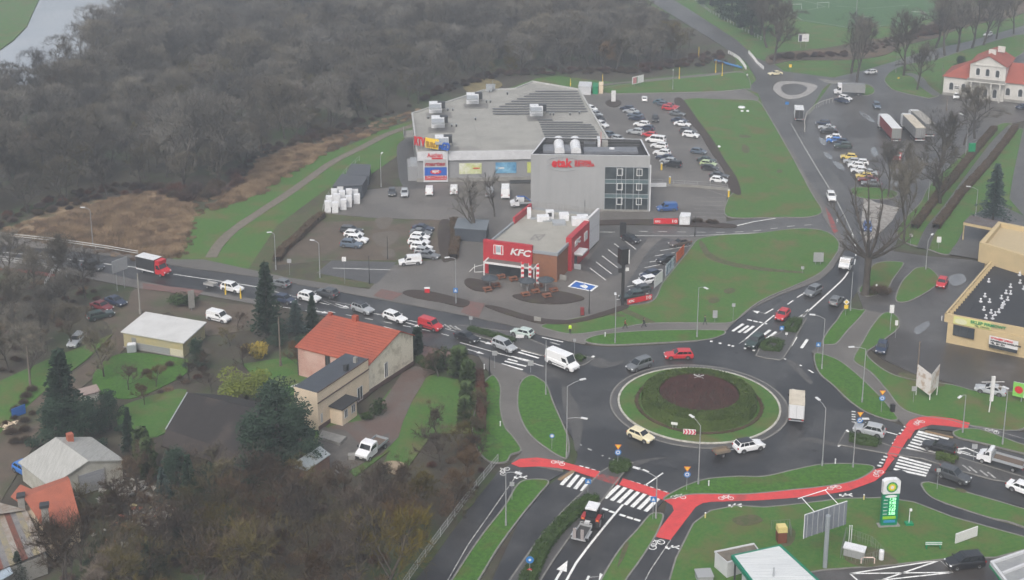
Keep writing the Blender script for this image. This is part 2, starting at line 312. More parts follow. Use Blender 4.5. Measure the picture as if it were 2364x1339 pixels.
# roundabout island
cc = P(1613, 933)
def disc(name, rx, m, z, th, c=cc, n=72):
    mb = MB(); mb.prism([(c.x + rx * math.cos(2 * math.pi * i / n), c.y + rx * math.sin(2 * math.pi * i / n)) for i in range(n)], z - th, z, m); return struct(mb.build(name))
rad = (P(1819, 933) - P(1412, 933)).length / 2
disc('truck_apron', rad, PAV, .06, .1); disc('truck_apron', rad - .25, ASM, .075, .1)
mb = MB(); ribbon(mb, [(cc.x + (rad - 1.25) * math.cos(2 * math.pi * i / 90), cc.y + (rad - 1.25) * math.sin(2 * math.pi * i / 90)) for i in range(90)], .32, .22, mat('white_kerb', (.5, .49, .44), .7, (.3, .29, .25), 1.5), .2, True); struct(mb.build('kerb'))
mb = MB(); ribbon(mb, [(cc.x + rad * math.cos(2 * math.pi * i / 90), cc.y + rad * math.sin(2 * math.pi * i / 90)) for i in range(90)], .22, .085, KRB, .09, True); struct(mb.build('kerb'))
disc('grass_island', rad - 1.35, GR, .16, .2)
# splitter islands
isl = lambda s, z=.11: slab('traffic_island', s, PVD, z, .15, False, True)
isl('1062,752;1185,768;1290,812;1372,828;1350,842;1320,850;1262,824;1200,806;1185,800;1080,770;1030,752')
isl('1745,822;1764,786;1800,770;1848,732;1862,735;1840,772;1822,806;1808,828;1800,832;1770,828')
isl('1405,1080;1428,1060;1462,1070;1449,1080;1388,1158;1355,1192;1314,1242;1280,1290;1249,1339;1190,1430;1100,1430;1178,1339;1240,1250;1300,1180;1344,1138;1385,1092')
isl('1935,1027;1952,998;2000,1012;2060,1032;2157,1050;2211,1056;2290,1080;2364,1103;2500,1140;2364,1120;2290,1108;2211,1086;2130,1060;2030,1045')
# red paving at entrances
slab('brick_crossing', '880,668;930,679;905,695;862,684', PNK, .115, .03)
slab('brick_crossing', '1080,695;1120,702;1105,735;1064,722', PNK, .115, .03)
slab('brick_crossing', '330,655;470,672;450,690;390,675;330,668', PNK, .112, .03)
slab('brick_crossing', '1905,478;1920,500;1935,535;1925,540;1915,515', CYW, .115, .03)
slab('brick_crossing', '960,795;1050,815;1080,830;1010,835;960,830', PNK, .04, .05)
# beds near the restaurant
slab('mulch_bed', '930,678;950,671;1000,676;1050,688;1084,698;1070,710;1030,702;960,690', MUL, .2, .2, True)
slab('mulch_bed', '1120,708;1150,710;1240,735;1320,740;1390,722;1440,706;1450,712;1400,730;1320,748;1250,748;1180,730', MUL, .2, .2, True)
slab('mulch_bed', '1072,650;1085,644;1120,650;1148,660;1130,672;1100,672;1078,662', MUL, .2, .2, True)
slab('mulch_bed', '1183,684;1230,678;1290,674;1347,688;1330,697;1280,703;1220,698', MUL, .2, .2, True)
slab('mulch_bed', '1345,512;1500,508;1640,515;1695,520;1690,526;1600,524;1480,520;1345,520', MUL, .2, .2, True)
slab('mulch_bed', '1020,508;1050,520;1055,590;1040,602;1020,600;1010,540', MUL, .12, .2, True)
# south-west quarter
slab('lane', '310,668;392,668;375,710;340,740;300,790;262,830;200,885;120,960;60,1060;0,1160;-80,1300;-160,1300;-60,1080;10,980;100,905;210,830;260,770;225,720;250,700;290,712', MUD, -.02, .1, True)
slab('yard', '262,700;420,690;590,705;590,760;480,775;390,720;330,740', MUD, -.03, .1)
slab('grass_patch', '225,850;290,815;430,830;440,850;400,880;300,920;220,900', GRB, .03, .15, True)
slab('grass_patch', '0,880;110,830;190,800;262,770;200,830;100,905;40,960;0,1000;-100,1050;-100,900', GR, .03, .15)
slab('grass_patch', '300,930;430,900;380,1000;290,1000;270,960', GR, .03, .15, True)
slab('grass_patch', '560,840;700,820;740,900;800,900;840,980;900,900;960,860;1080,880;1110,860;1090,1000;1000,1000;940,1080;880,1080;900,1040;820,1100;780,1060;700,1000', GR, .03, .15)
slab('driveway', '928,862;958,846;1010,858;985,870;950,930;930,975;920,1010;880,1050;830,1072;790,1048;800,1000;760,1000;760,985;840,970;890,920', mat('driveway_brick', (.125, .085, .072), .75, (.1, .07, .06), .8, (.3, .7), (.12, .105, .095), .15), .065, .1)
slab('gravel', '740,985;800,995;830,1025;900,1000;890,1040;830,1075;780,1100;730,1040', mat('gravel_grey', (.12, .11, .10), .85, (.085, .08, .075), 1), .085, .1)
slab('sand_heap', '880,1075;900,1066;930,1070;935,1085;915,1095;890,1090', mat('sand', (.35, .28, .2), .9, (.28, .22, .15), 1), .15, .2, True)
WORN = mat('bare_earth', (.10, .085, .05), .95, (.055, .075, .024), 1.1, (.38, .6), bump=.6)
for q in ('1434,712;1450,716;1500,738;1512,745;1496,746;1460,732;1430,718', '1405,722;1430,726;1445,732;1425,732;1400,727', '1640,690;1655,688;1662,696;1648,702;1636,698', '1670,672;1690,666;1698,674;1680,680', '1708,312;1730,314;1732,319;1710,318', '1716,334;1728,340;1730,352;1718,354;1712,344', '1795,393;1806,394;1804,400;1794,399', '1617,556;1628,566;1640,584;1670,600;1720,612;1790,622;1850,628;1850,632;1780,628;1710,620;1655,606;1628,590;1614,566', '1860,1210;1900,1200;1930,1212;1890,1226', '1690,1200;1740,1190;1760,1205;1715,1216', '2080,862;2130,872;2180,888;2170,894;2120,884;2076,872', '2210,1128;2230,1134;2226,1140;2206,1134', '1960,1262;2030,1270;2074,1300;2040,1306;1990,1310;1950,1292', '1440,1260;1452,1255;1440,1290;1425,1310', '1790,1228;1830,1222;1836,1242;1822,1262;1800,1256', '1060,1140;1100,1120;1096,1160;1070,1180'): slab('worn_patch', q, WORN, .128, .02, True)
for q in ('868,505;905,503;900,520;885,530;870,522', '862,540;912,534;918,552;890,570;866,560', '880,580;905,575;912,590;890,596'): slab('gravel_patch', q, mat('gravel_pale', (.125, .108, .088), .8, (.10, .085, .068), 1), .012, .02, True)
PUD = mat('puddle', (.17, .175, .18), .08, (.12, .12, .125), .8, spec=.8)
for q in ('1890,318;1905,322;1910,332;1898,334', '1902,352;1918,358;1922,368;1908,364', '1922,372;1942,378;1950,392;1934,388', '1982,258;2000,262;2020,282;2000,276', '2010,345;2020,340;2028,356;2018,362', '2052,400;2078,410;2070,430;2056,424', '2085,395;2104,404;2100,418;2086,412', '2000,470;2040,476;2030,486;2004,480', '2238,330;2262,320;2280,312;2250,336', '2190,640;2220,632;2230,650;2200,660', '2110,760;2140,742;2146,752;2120,772'): slab('puddle', q, PUD, .02, .01, True)
# ---------------------------------------------------------------- painted markings
mk = MB()
def ln(s, wd=.14, m=WHT, z=.032):
    ribbon(mk, W(pairs(s)), wd, z, m)
def dash(s, wd, on, off, m=WHT, z=.032, sm=True):
    p = W(pairs(s)); p = spline(p, 6, False) if len(p) > 2 and sm else p
    pos = 0; on_ = True; left = on; cur = [p[0]]; i = 0; a = Vector(p[0])
    while i < len(p) - 1:
        b = Vector(p[i + 1]); d = (b - a).length
        if d > left:
            q = a + (b - a) * (left / d)
            if on_: cur.append(tuple(q)); ribbon(mk, cur, wd, z, m)
            on_ = not on_; left = on if on_ else off; cur = [tuple(q)]; a = q
        else:
            left -= d; a = b; i += 1
            if on_: cur.append(tuple(b))
    if on_ and len(cur) > 1: ribbon(mk, cur, wd, z, m)
def poly(s, m=WHT, z=.034): 
    p = W(pairs(s)) if isinstance(s, str) else W(s)
    a = sum(p[i][0] * p[(i + 1) % len(p)][1] - p[(i + 1) % len(p)][0] * p[i][1] for i in range(len(p)))
    if a < 0: p = p[::-1]
    for t in tessellate_polygon([[Vector((q[0], q[1], 0)) for q in p]]):
        A, B, D = (p[i] for i in t)
        if (B[0] - A[0]) * (D[1] - A[1]) - (B[1] - A[1]) * (D[0] - A[0]) < 0: A, B, D = A, D, B
        mk.quad([(*A, z), (*B, z), (*D, z)], m)
# west road
ln('-200,570;0,582;100,591;210,605', .22); ln('240,609;319,618', .22); ln('400,633;500,648;592,662', .2)
ln('98,608;135,584', .2, WHW)
dash('592,662;700,690;800,712;900,731;1000,752;1062,768', .14, 2.2, 1.5)
ln('735,690;800,702;855,712', .12, WHW); ln('735,690;790,712;850,716', .12, WHW)
dash('640,690;760,719;870,740;1000,766;1062,783', .14, 1.6, 2.2)
ln('1062,791;1180,824;1255,846', .16); ln('886,754;916,763', .2)
dash('590,700;700,716;750,722', .14, 4, 1)
for x, y in ((1026, 750), (1038, 752), (1050, 754)): ln('%f,%f;%f,%f' % (x, y, x + 15, y + 11), .3, WHW, .13)
# zebra west
for a in ('1157,840;1207,854', '1165,834;1215,846', '1172,829;1195,835', '1180,823;1230,835', '1196,813;1244,827', '1203,809;1252,821', '1229,792;1282,807'): ln(a, .42)
ln('1251,779;1300,790', .25); ln('1270,790;1293,797', .3, WHW)
poly('1362,826;1366,828;1374,823;1369,821')
# zebra south-west: pedestrian stripes
def zebra(a, b, c, d, n, wd=.5, z=.034, m=WHT):
    a, b, c, d = (Vector(W([q])[0]) for q in (a, b, c, d))
    for i in range(n):
        t = i / (n - 1); ribbon(mk, [tuple(a.lerp(b, t)), tuple(c.lerp(d, t))], wd, z, m)
zebra((1321, 1091), (1362, 1109), (1296, 1120), (1343, 1134), 4, .55)
zebra((1429, 1121), (1520, 1151), (1397, 1151), (1490, 1181), 7, .55)
for x, y in ((1341, 1077), (1355, 1080.5), (1369, 1085), (1384, 1090), (1442, 1108), (1457, 1112), (1473, 1116.5), (1490, 1121), (1504, 1126), (1519, 1131), (1535, 1136)): ln('%f,%f;%f,%f' % (x - 4, y - 1, x + 5, y + 1.4), .38)
for x, y in ((1396, 1176), (1412, 1182), (1436, 1190), (1453, 1195.5), (1470, 1200.5)): ln('%f,%f;%f,%f' % (x - 6, y - 2, x + 8, y + 2.4), .42)
ln('1438,1165;1400,1210;1360,1260;1330,1300;1305,1345;1260,1430', .3); ln('1488,1122;1531,1092', .22)
ln('1473,1081;1478,1082', .4); ln('1484,1084;1498,1090', .3)
for a in ('1335,1024;1343,1029', '1357,1036;1366,1040', '1389,1052;1393,1053', '1405,1058;1409,1059', '1415,1061;1422,1064'): ln(a, .28, WHW)
# zebra east
zebra((2120, 996), (2092, 1034), (2190, 1014), (2172, 1056), 7, .5)
ln('2118,998;2190,1013', .4)
zebra((2076, 1055), (2063, 1083), (2150, 1075), (2138, 1099), 5, .5)
for i in range(6):
    x, y = 2091 - i * 5.4, 986 + i * 7.6; ln('%f,%f;%f,%f' % (x - 5, y - 1, x + 4, y + 1), .38)
for i in range(5):
    x, y = 2049 - i * 4.6, 1048 + i * 6.9; ln('%f,%f;%f,%f' % (x - 5, y - 1, x + 4, y + 1), .38)
ln('2041,996;2072,1004', .22); ln('1966,974;1990,980', .2); ln('2207,1038;2240,1048', .2); ln('2348,1075;2364,1080;2500,1116', .2)
for y in (950, 957, 962, 968, 974): ln('1966,%f;1975,%f' % (y, y + 1), .25)
for x, y in ((2222, 1075), (2237, 1079), (2262, 1087), (2280, 1092)): ln('%f,%f;%f,%f' % (x, y, x + 18, y + 14), .28, WHW, .13)
poly('1933,1030;1937,1032;1943,1027;1938,1026'); poly('1952,994;1958,999;1962,997;1956,992')
# zebra north
for a in ('1691,765;1716,748', '1705,768;1728,752', '1718,769;1740,753', '1762,774;1778,762', '1768,784;1792,766', '1825,799;1838,778', '1850,804;1864,784'): ln(a, .5)
for a in ('1725,738;1736,740.5', '1739,741;1749,743.5', '1752,743.5;1760,745.5', '1763,746;1771,748.5'): ln(a, .45)
ln('1719,785;1750,758;1787,728', .28); ln('1706,794;1722,783', .2, WHW)
for a in ('1796,718;1808,710', '1818,703;1831,694', '1840,687;1853,679'): ln(a, .28)
dash('1838,744;1880,706;1925,665;1950,640;1968,610', .3, 30, .1)
for a in ('1838,737;1868,716', '1838,744;1866,714'): ln(a, .2)
for i in range(5): ln('%f,%f;%f,%f' % (1840 + i * 4.5, 742 - i * 4.5, 1856 + i * 3, 733 - i * 4), .14)
for x, y in ((1642, 788), (1662, 792.5), (1683, 797), (1692, 799), (1720, 804), (1740, 809)): ln('%f,%f;%f,%f' % (x - 3, y, x + 3, y + .5), .5, WHT)
ln('1799,825;1815,830', .3); ln('1823,834;1828,835', .3); ln('1846,843;1851,845', .3); ln('1866,854;1878,861', .3); ln('1828,899;1838,901', .4, WHW)
ln('1825,284;1860,345;1890,395;1930,460;1950,500;1968,540', .2, WHW)
dash('1968,540;1976,580;1972,612', .2, 3, 2)
ln('1370,536;1420,536', .2, WHT, .034); dash('1475,534;1700,536;1830,522;1900,518', .16, 1.8, 2.2, WHT, .036)
ln('1435,544;1590,545;1700,540;1780,536', .15, WHT, .036); ln('1693,524;1740,513;1790,505', .3, WHT, .12)
ln('1620,434;1676,452', .12, WHW, .02)
for i in range(6): ln('%f,%f;%f,%f' % (1600, 455 + i * 9, 1676, 457 + i * 9), .08, WHW, .02)
# parking bay lines by the restaurant
for i in range(6):
    x, y = 1362 + i * 14.0, 619 - i * 14.2; ln('%f,%f;%f,%f' % (x, y, x + 36, y + 27.5), .17, WHT, .02)
for a in ('1524,579;1594,567', '1512,591;1558,583', '1500,605;1530,600', '1488,618;1540,608', '1475,632;1530,621', '1448,662;1500,650', '1424,692;1440,689', '1480,682;1500,676'): ln(a, .17, WHT, .02)
poly('1310,662;1328,647.5;1382,660;1366,673', WHT, .02); poly('1316,661.5;1330,650.5;1375,661;1363,670.5', BLU, .026)
poly('1338,660;1350,657;1358,662;1352,667;1345,664', WHT, .03)
ln('768,619;901,623', .17, WHT, .02)
# turn arrows
def arrow(x, y, dx, dy, s=1.0, m=WHT, turn=0, z=.036):
    p = P(x, y); q = P(x + dx, y + dy); a = math.atan2(q.y - p.y, q.x - p.x); c, n = math.cos(a), math.sin(a)
    t = lambda u, v: (p.x + s * (u * c - v * n), p.y + s * (u * n + v * c), z)
    mk.quad([t(-2, -.12), t(.6, -.12), t(.6, .12), t(-2, .12)], m)
    if turn: mk.quad([t(.4, -.1), t(.9, turn * 1.0 - .1), t(.7, turn * 1.0 + .2), t(.2, .15)], m); mk.quad([t(.2, turn * 1.1), t(1.4, turn * .9), t(.9, turn * 2.1)], m) if turn > 0 else mk.quad([t(.9, turn * 2.1), t(1.4, turn * .9), t(.2, turn * 1.1)], m)
    else: mk.quad([t(.5, -.5), t(2.2, 0), t(.5, .5)], m)
arrow(1292, 1325, 12, -20, 1.3); arrow(1356, 1338, 10, -22, 1.2, turn=-1); arrow(1770, 722, -14, 8, 1.1, turn=-1)
arrow(740, 720, 10, 2, .9); arrow(1118, 790, 10, 3, .9); arrow(790, 706, 10, 3, .8); arrow(955, 750, 10, 3, .9, turn=0); arrow(2236, 1037, -14, -6, 1.2, turn=1); arrow(2228, 1048, -14, -4, 1.0); arrow(1172, 800, 10, 3, .9); arrow(1098, 812, 10, 3, .8)
# bicycle emblems: two wheels and a frame, in white
def bike(x, y, dx, dy, s=1.0, z=.135, m=WHT):
    p = P(x, y); q = P(x + dx, y + dy); a = math.atan2(q.y - p.y, q.x - p.x); c, n = math.cos(a), math.sin(a)
    t = lambda u, v: (p.x + s * (u * c - v * n), p.y + s * (u * n + v * c))
    for cx in (-.62, .62): ribbon(mk, [t(cx + .36 * math.cos(k * math.pi / 6), .36 * math.sin(k * math.pi / 6)) for k in range(12)], .1 * s, z, m, None, True)
    for l in ((-.62, 0, -.2, .55), (-.2, .55, .45, .55), (.45, .55, 0, 0), (0, 0, -.62, 0), (0, 0, -.25, .7), (.62, 0, .4, .75), (.4, .75, .6, .8)): ribbon(mk, [t(l[0], l[1]), t(l[2], l[3])], .1 * s, z, m)
for b in ((1288, 1071, 12, 3), (1566, 1150, 12, 0), (1676, 1152, 12, 0), (1926, 1128, 12, -2), (2122, 978, 10, -4), (1833 + 195, 1095, 8, -6)): bike(*b)
bike(1166, 1090, 6, -8, 1.1); bike(1516, 1259, 8, -5, 1.3, .11); bike(2290, 997, 12, 4, 1, .12)
for x, y in ((1545, 1266), (1690, 1169), (1946, 1145), (2290, 983), (1195, 1104)):
    p = P(x, y); 
    for a_ in ((0, 0, .7, .1), (.7, .1, 1.3, .4), (.7, .1, 1.2, -.3), (.2, .05, .5, .5), (.2, .05, -.2, -.35)): ribbon(mk, [(p.x + a_[0], p.y + a_[1]), (p.x + a_[2], p.y + a_[3])], .22, .115, WHT)
    mk.quad([(p.x - .5, p.y - .2, .115), (p.x - .15, p.y - .2, .115), (p.x - .15, p.y + .25, .115), (p.x - .5, p.y + .25, .115)], WHT)
# centre line of cycle/foot path
ln('1200,1088;1150,1160;1080,1260;1000,1400', .12, WHW, .1); ln('1548,1248;1500,1320;1450,1420', .12, WHW, .1); ln('2240,985;2300,996;2364,1014;2500,1050', .1, WHW, .1)
# forecourt box
for a in ('1962,1325;2170,1294;2200,1322;1990,1345', '2170,1294;2020,1345', '1962,1325;2200,1322', '1962,1325;1985,1345'): ln(a, .22, WHT, .05)
# sports pitch lines
for a in ('1812,20;1850,26;1905,16;1880,8;1800,-10', '1930,14;2000,20;2100,12', '1812,22;1850,46;1960,64;2090,56;2160,38', '1960,45;2005,38', '2120,34;2185,22'): ln(a, .16, WHT, .1)
for a in ('2136,997;2200,1012', '1330,1085;1290,1110'): ln(a, .6, YLW, .128)
struct(mk.build('road_markings'))
ptm = mat('asphalt_patch', (.036, .036, .038), .5, (.045, .045, .047), 1); swp = mat('asphalt_dusty', (.085, .082, .078), .55, (.066, .064, .062), .6, (.35, .65))
for q in ('1390,900;1412,905;1400,930;1382,922', '1500,1060;1560,1068;1556,1080;1496,1072', '1850,960;1880,965;1876,985;1846,980', '1290,1260;1312,1230;1322,1238;1300,1268', '1780,700;1800,688;1806,694;1786,706', '700,678;760,690;756,696;696,684', '1120,770;1180,782;1176,788;1116,776', '2300,1120;2360,1135;2356,1144;2296,1129'): slab('road_patch', q, ptm, .034, .004)
for q in ('1360,838;1390,850;1430,842;1445,830;1410,836;1385,826', '1455,1068;1490,1060;1540,1056;1500,1066;1470,1076', '1300,890;1330,930;1345,980;1338,1030;1328,1040;1318,990;1300,940', '1830,832;1850,850;1875,880;1868,886;1840,860;1815,836', '1870,1010;1930,1022;1932,1030;1900,1026;1860,1018'): slab('road_patch', q, swp, .033, .004, True)
for x, y in ((1395, 990), (1560, 1085), (1880, 1040), (1700, 815), (1240, 1230), (1360, 1290), (980, 742), (620, 668), (1860, 690), (1340, 880), (1650, 1075), (2150, 1090)): p = P(x, y); m = MB(); m.tube([(p.x, p.y, .02), (p.x, p.y, .045)], .34, mat('manhole', (.03, .03, .032), .5), 12); struct(m.build('manhole_cover'))
# ================================================================ BUILDINGS
Z2 = lambda p: Vector((p[0], p[1]))
class Wall:
    """a vertical wall plane through two ground points; reads points of the photograph onto it"""
    def __init__(s, A, B):
        s.A = Z2(A); s.B = Z2(B); s.d = (s.B - s.A).normalized(); s.n = Vector((s.d.y, -s.d.x)); s.L = (s.B - s.A).length
        if s.n.dot(s.A) > 0: s.n = -s.n
        s.rot = math.atan2(s.d.y, s.d.x)
    def pt(s, px, py):
        u, v = (px - CX) / FOC, (py - CY) / FOC; D = Vector((u, cP - v * sP, -sP - v * cP))
        t = s.A.dot(s.n) / Vector((D.x, D.y)).dot(s.n); q = Vector((D.x * t, D.y * t))
        return (q - s.A).dot(s.d), CAMH + D.z * t
    def w(s, u, z, off=0): q = s.A + s.d * u + s.n * off; return Vector((q.x, q.y, z))
    def box(s, mb, u0, z0, u1, z1, th, m, off=0):
        mb.box(s.w((u0 + u1) / 2, (z0 + z1) / 2, off + th / 2 - .01), (abs(u1 - u0), th + .02, abs(z1 - z0)), m, s.rot)
    def pbox(s, mb, a, b, th, m, off=0):
        u0, z0 = s.pt(*a); u1, z1 = s.pt(*b); s.box(mb, u0, z0, u1, z1, th, m, off); return u0, z0, u1, z1
def window(wl, u0, z0, u1, z1, parent, fm, gm, off=0, bars=1, name='window', fr=.08, cross=0):
    m = MB(); wl.box(m, u0, z0, u1, z1, .04, gm, off)
    o = m.build(name, parent); m = MB()
    for a, b, c, d in ((u0, z0, u0 + fr, z1), (u1 - fr, z0, u1, z1), (u0 + fr, z0, u1 - fr, z0 + fr), (u0 + fr, z1 - fr, u1 - fr, z1)): wl.box(m, a, b, c, d, .08, fm, off)
    for i in range(bars):
        x = u0 + (u1 - u0) * (i + 1) / (bars + 1); wl.box(m, x - fr / 2, z0 + fr, x + fr / 2, z1 - fr, .075, fm, off)
    for i in range(cross):
        z = z0 + (z1 - z0) * (i + 1) / (cross + 1); wl.box(m, u0 + fr, z - fr / 2, u1 - fr, z + fr / 2, .07, fm, off)
    m.build('frame', o); return o
def text(s, wl, u, z, size, m, parent, name='lettering', off=.05, bold=0.0, shear=0, ext=.03, width=1.0, fit=None):
    cu = bpy.data.curves.new(name, 'FONT'); cu.body = s; cu.size = size; cu.extrude = ext; cu.offset = bold; cu.shear = shear; cu.align_x = 'LEFT'; cu.resolution_u = 2
    t = bpy.data.objects.new(name, cu); C.objects.link(t)
    dg = bpy.context.evaluated_depsgraph_get(); me = bpy.data.meshes.new_from_object(t.evaluated_get(dg)); bpy.data.objects.remove(t)
    me.materials.clear(); me.materials.append(m); o = bpy.data.objects.new(name, me); link(o, parent)
    if fit:
        xs = [v.co.x for v in me.vertices]; width = fit / (max(xs) - min(xs))
    p = wl.w(u, z, off)
    X = Vector((wl.d.x, wl.d.y, 0)); Y = Vector((0, 0, 1)); N = X.cross(Y)
    M = Matrix.Identity(4)
    for i in range(3): M[i][0] = X[i] * width; M[i][1] = Y[i]; M[i][2] = N[i]; M[i][3] = p[i]
    o.data.transform(M); return o
MW = lambda n, c, **k: mat(n, lin(c), **k)
ROOFG = mat('roof_felt_pale', (.31, .305, .28), .85, (.26, .255, .235), .25, (.35, .65), (.22, .215, .20), .07, (.5, .64))
WALLG = mat('wall_panel_grey', (.27, .275, .285), .6, (.235, .24, .25), .8, (.3, .7), stretch=(1, 1, .15))
WHP = mat('white_panel', (.56, .57, .59), .5, (.48, .49, .51), .6)
DARK = mat('dark_metal', (.035, .038, .042), .5)
BLK = mat('black_felt', (.022, .024, .028), .7, (.032, .034, .038), .4)
GLS = mat('window_glass', (.03, .04, .048), .12, (.055, .065, .07), .4, (.4, .6), spec=.7)
GLB = mat('facade_glass', (.022, .032, .038), .08, (.045, .06, .066), .35, (.4, .6), spec=.8)
WF = mat('white_frame', (.62, .62, .62), .4)
AC = mat('unit_white', (.72, .73, .75), .4, (.6, .61, .63), 1.2)
ACG = mat('unit_grey', (.3, .32, .34), .5)
RED = mat('sign_red', (.55, .02, .03), .4)
BLUE = mat('sign_blue', (.02, .10, .42), .4)
YEL = mat('sign_yellow', (.75, .52, .05), .4)
GRN = mat('sign_green', (.0, .22, .09), .4)
DSM = mat('concrete_trim', (.26, .255, .24), .8, (.2, .195, .18), .8)
BWN = mat('brick_plinth', (.11, .07, .06), .8, (.085, .055, .05), 2)
# ---------------- shopping hall
def at_h(px, py, h): q = P(px, py, h); return (q.x, q.y)
h1 = HT(976, 419, 350)
hall = empty('shopping_hall', (*at_h(1180, 300, h1), 0), 0, 'large flat roofed grey shopping hall with solar panels on its roof and coloured shop signs', 'shop building')
def kid(o, par):          # keep world placement while parenting under an unrotated Empty
    o.parent = par; o.matrix_parent_inverse = Matrix.Translation(-par.location); return o
def bk(mb, name, par, smooth=False): return kid(mb.build(name, None, smooth), par)
rp = [at_h(x, y, h1) for x, y in ((951.6, 261), (1026, 237), (1115, 208), (1189, 204), (1229.5, 187.6), (1336, 205.4), (1402, 318), (1418, 345), (1225, 347), (963, 351))]
mb = MB(); mb.prism(rp, 0, h1 - .25, WALLG, ROOFG); bk(mb, 'wall', hall)
mb = MB(); ribbon(mb, rp, .45, h1 + .15, mat('parapet_cap', (.42, .42, .41), .6, (.36, .36, .35), 1), .6, True); bk(mb, 'parapet', hall)
sw = Wall(rp[9], rp[8]); ww = Wall(rp[0], rp[9]); ew = Wall(rp[6], rp[5])
mb = MB(); sw.box(mb, 0, h1 - 2.0, sw.L + 6, h1 + .1, .5, WHP); bk(mb, 'fascia', hall)
mb = MB(); sw.box(mb, -.2, 0, sw.L, .9, .25, DSM); sw.pbox(mb, (1176, 421), (1228, 414), 2.5, DARK); sw.pbox(mb, (1184, 424), (1214, 420), 3.2, DSM); bk(mb, 'plinth', hall)
for a, b, m1, t, tm in (((1060, 377), (1112, 401), mat('banner_green', (.45, .5, .2), .5, (.65, .65, .6), .35, (.4, .6)), None, None), ((1144, 375), (1192, 399), mat('banner_blue', (.05, .2, .38), .5, (.2, .42, .58), .35, (.4, .6)), None, None), ((1217, 374), (1226, 398), mat('banner_lime', (.5, .55, .15), .5), None, None)):
    mb = MB(); sw.pbox(mb, a, b, .12, m1); bk(mb, 'banner', hall)
mb = MB(); sw.box(mb, sw.pt(1092, 400)[0], h1 - 4.2, sw.pt(1108, 400)[0], h1 - 4.0, .1, RED, .12); 
bk(m := mb, 'banner_print', hall); mb = MB()
for x in (1150,): sw.pbox(mb, (x, 386), (x + 14, 389), .03, WF, .12)
bk(mb, 'banner_print', hall)
# rooftop units
def roofbox(mb, x0, y0, dx, dy, dz, m, h, rot=0):    # box standing on the roof, foot centre at photo point
    p = P(x0, y0, h); mb.box((p.x, p.y, h + dz / 2), (dx, dy, dz), m, rot)
for x, y in ((1010, 257), (1016, 291), (1096, 236), (1243, 264), (1025, 337)):
    u = MB(); r = R(4); roofbox(u, x - 5, y, 3.2, 3.2, 2.4, AC, h1 - .25, r); roofbox(u, x - 4.6, y + 3, 3.3, 1.6, .9, AC, h1 - .25, r)
    q = P(x + 9, y - 3, h1); u.box((q.x, q.y, h1 + 1.5), (2.0, 1.6, 1.7), DARK, r); u.box((q.x - .1, q.y, h1 + .3), (2, 1.6, .5), DSM, r)
    roofbox(u, x - 5.5, y - 8, 3.0, 3.6, .5, ACG, h1 + 2.0, r)
    roofbox(u, x + 3, y + 9, 6.5, 5.5, .06, mat('wet_felt', (.17, .165, .155), .6), h1 - .25, r)
    bk(u, 'rooftop_unit', hall)
PV = mat('solar_panel', (.10, .105, .11), .25); PVF = mat('panel_back', (.16, .155, .14), .6)
def zc(x, y): return 930 + x / 3.94, 180 + y / 3.94
def pvrow(par, x0, x1, y):
    a = P(*zc(x0, y), h1); b = P(*zc(x1, y), h1); d = (b - a); m = MB(); c = (a + b) / 2
    m.box((c.x, c.y, h1 + .05), (d.length, .5, .06), PV, math.atan2(d.y, d.x), (R(14), 'X')); m.box((c.x, c.y + .62, h1 - .1), (d.length, .22, .12), PVF, math.atan2(d.y, d.x))
    bk(m, 'panel_row', par)
arr = [empty('solar_array', (*at_h(1290, 240, h1), h1), 0, 'northern block of solar panel rows on the shopping hall roof', 'solar panels'), empty('solar_array', (*at_h(1310, 295, h1), h1), 0, 'southern block of solar panel rows on the hall roof behind the grey office', 'solar panels')]
for i, (x0, x1) in enumerate(((1205, 1590), (1150, 1600), (1100, 1615), (1040, 1625), (985, 1635), (930, 1645), (875, 1655), (815, 1670), (815, 1680), (820, 1200))): pvrow(arr[0], x0, x1, 122 + i * 22.8)
for i, (x0, x1) in enumerate(((1225, 1360), (1240, 1640), (1250, 1715), (1255, 1740), (1265, 1750), (1270, 1765), (1280, 1780), (1290, 1790))): pvrow(arr[1], x0, x1, 382 + i * 21.5)
mb = MB()
for a, b in (((560, 165), (720, 635)), ((180, 320), (240, 640)), ((780, 130), (860, 330)), ((1160, 350), (1270, 530)), ((1030, 95), (1100, 200))):
    q = [P(*zc(*a), h1), P(*zc(*b), h1)]; ribbon(mb, [(p.x, p.y) for p in q], .18, h1 - .235, DSM)
bk(mb, 'roof_seam', hall)
for x, y in ((455, 300), (485, 443), (230, 372), (660, 385), (770, 80), (790, 130), (1340, 340), (1370, 340), (1605, 330), (410, 300), (445, 445), (760, 225), (795, 225), (1520, 340), (950, 150)):
    m = MB(); p = P(*zc(x, y), h1 - .25); m.tube([(p.x, p.y, h1 - .3), (p.x, p.y, h1 + .35)], .16, DARK); m.tube([(p.x, p.y, h1 + .35), (p.x, p.y, h1 + .5)], .3, ACG); bk(m, 'roof_vent', hall)
m = MB(); p = P(*zc(785, 118), h1); m.box((p.x, p.y, h1 + .6), (1.6, 1.2, 1.4), ACG); m.tube([(p.x + 1, p.y, h1), (p.x + 1, p.y, h1 + 3)], .06, ACG); m.box((p.x + .4, p.y + 1, h1 + 1), (2.6, .06, 1.6), ACG); bk(m, 'roof_cage', hall)
m = MB()                     # escape gallery on the west wall
ww.box(m, 2, 3, 8, 3.2, 2.5, DSM); ww.box(m, 2, 3.2, 8, 4.3, .05, ACG, 2.4); bk(m, 'fire_gallery', hall); m = MB(); ww.box(m, ww.L - 8, 0, ww.L - 1, 3.4, 2.2, WALLG); ww.box(m, ww.L - 7, 3.4, ww.L - 2, 4, 1.5, ACG); bk(m, 'loading_dock', hall)
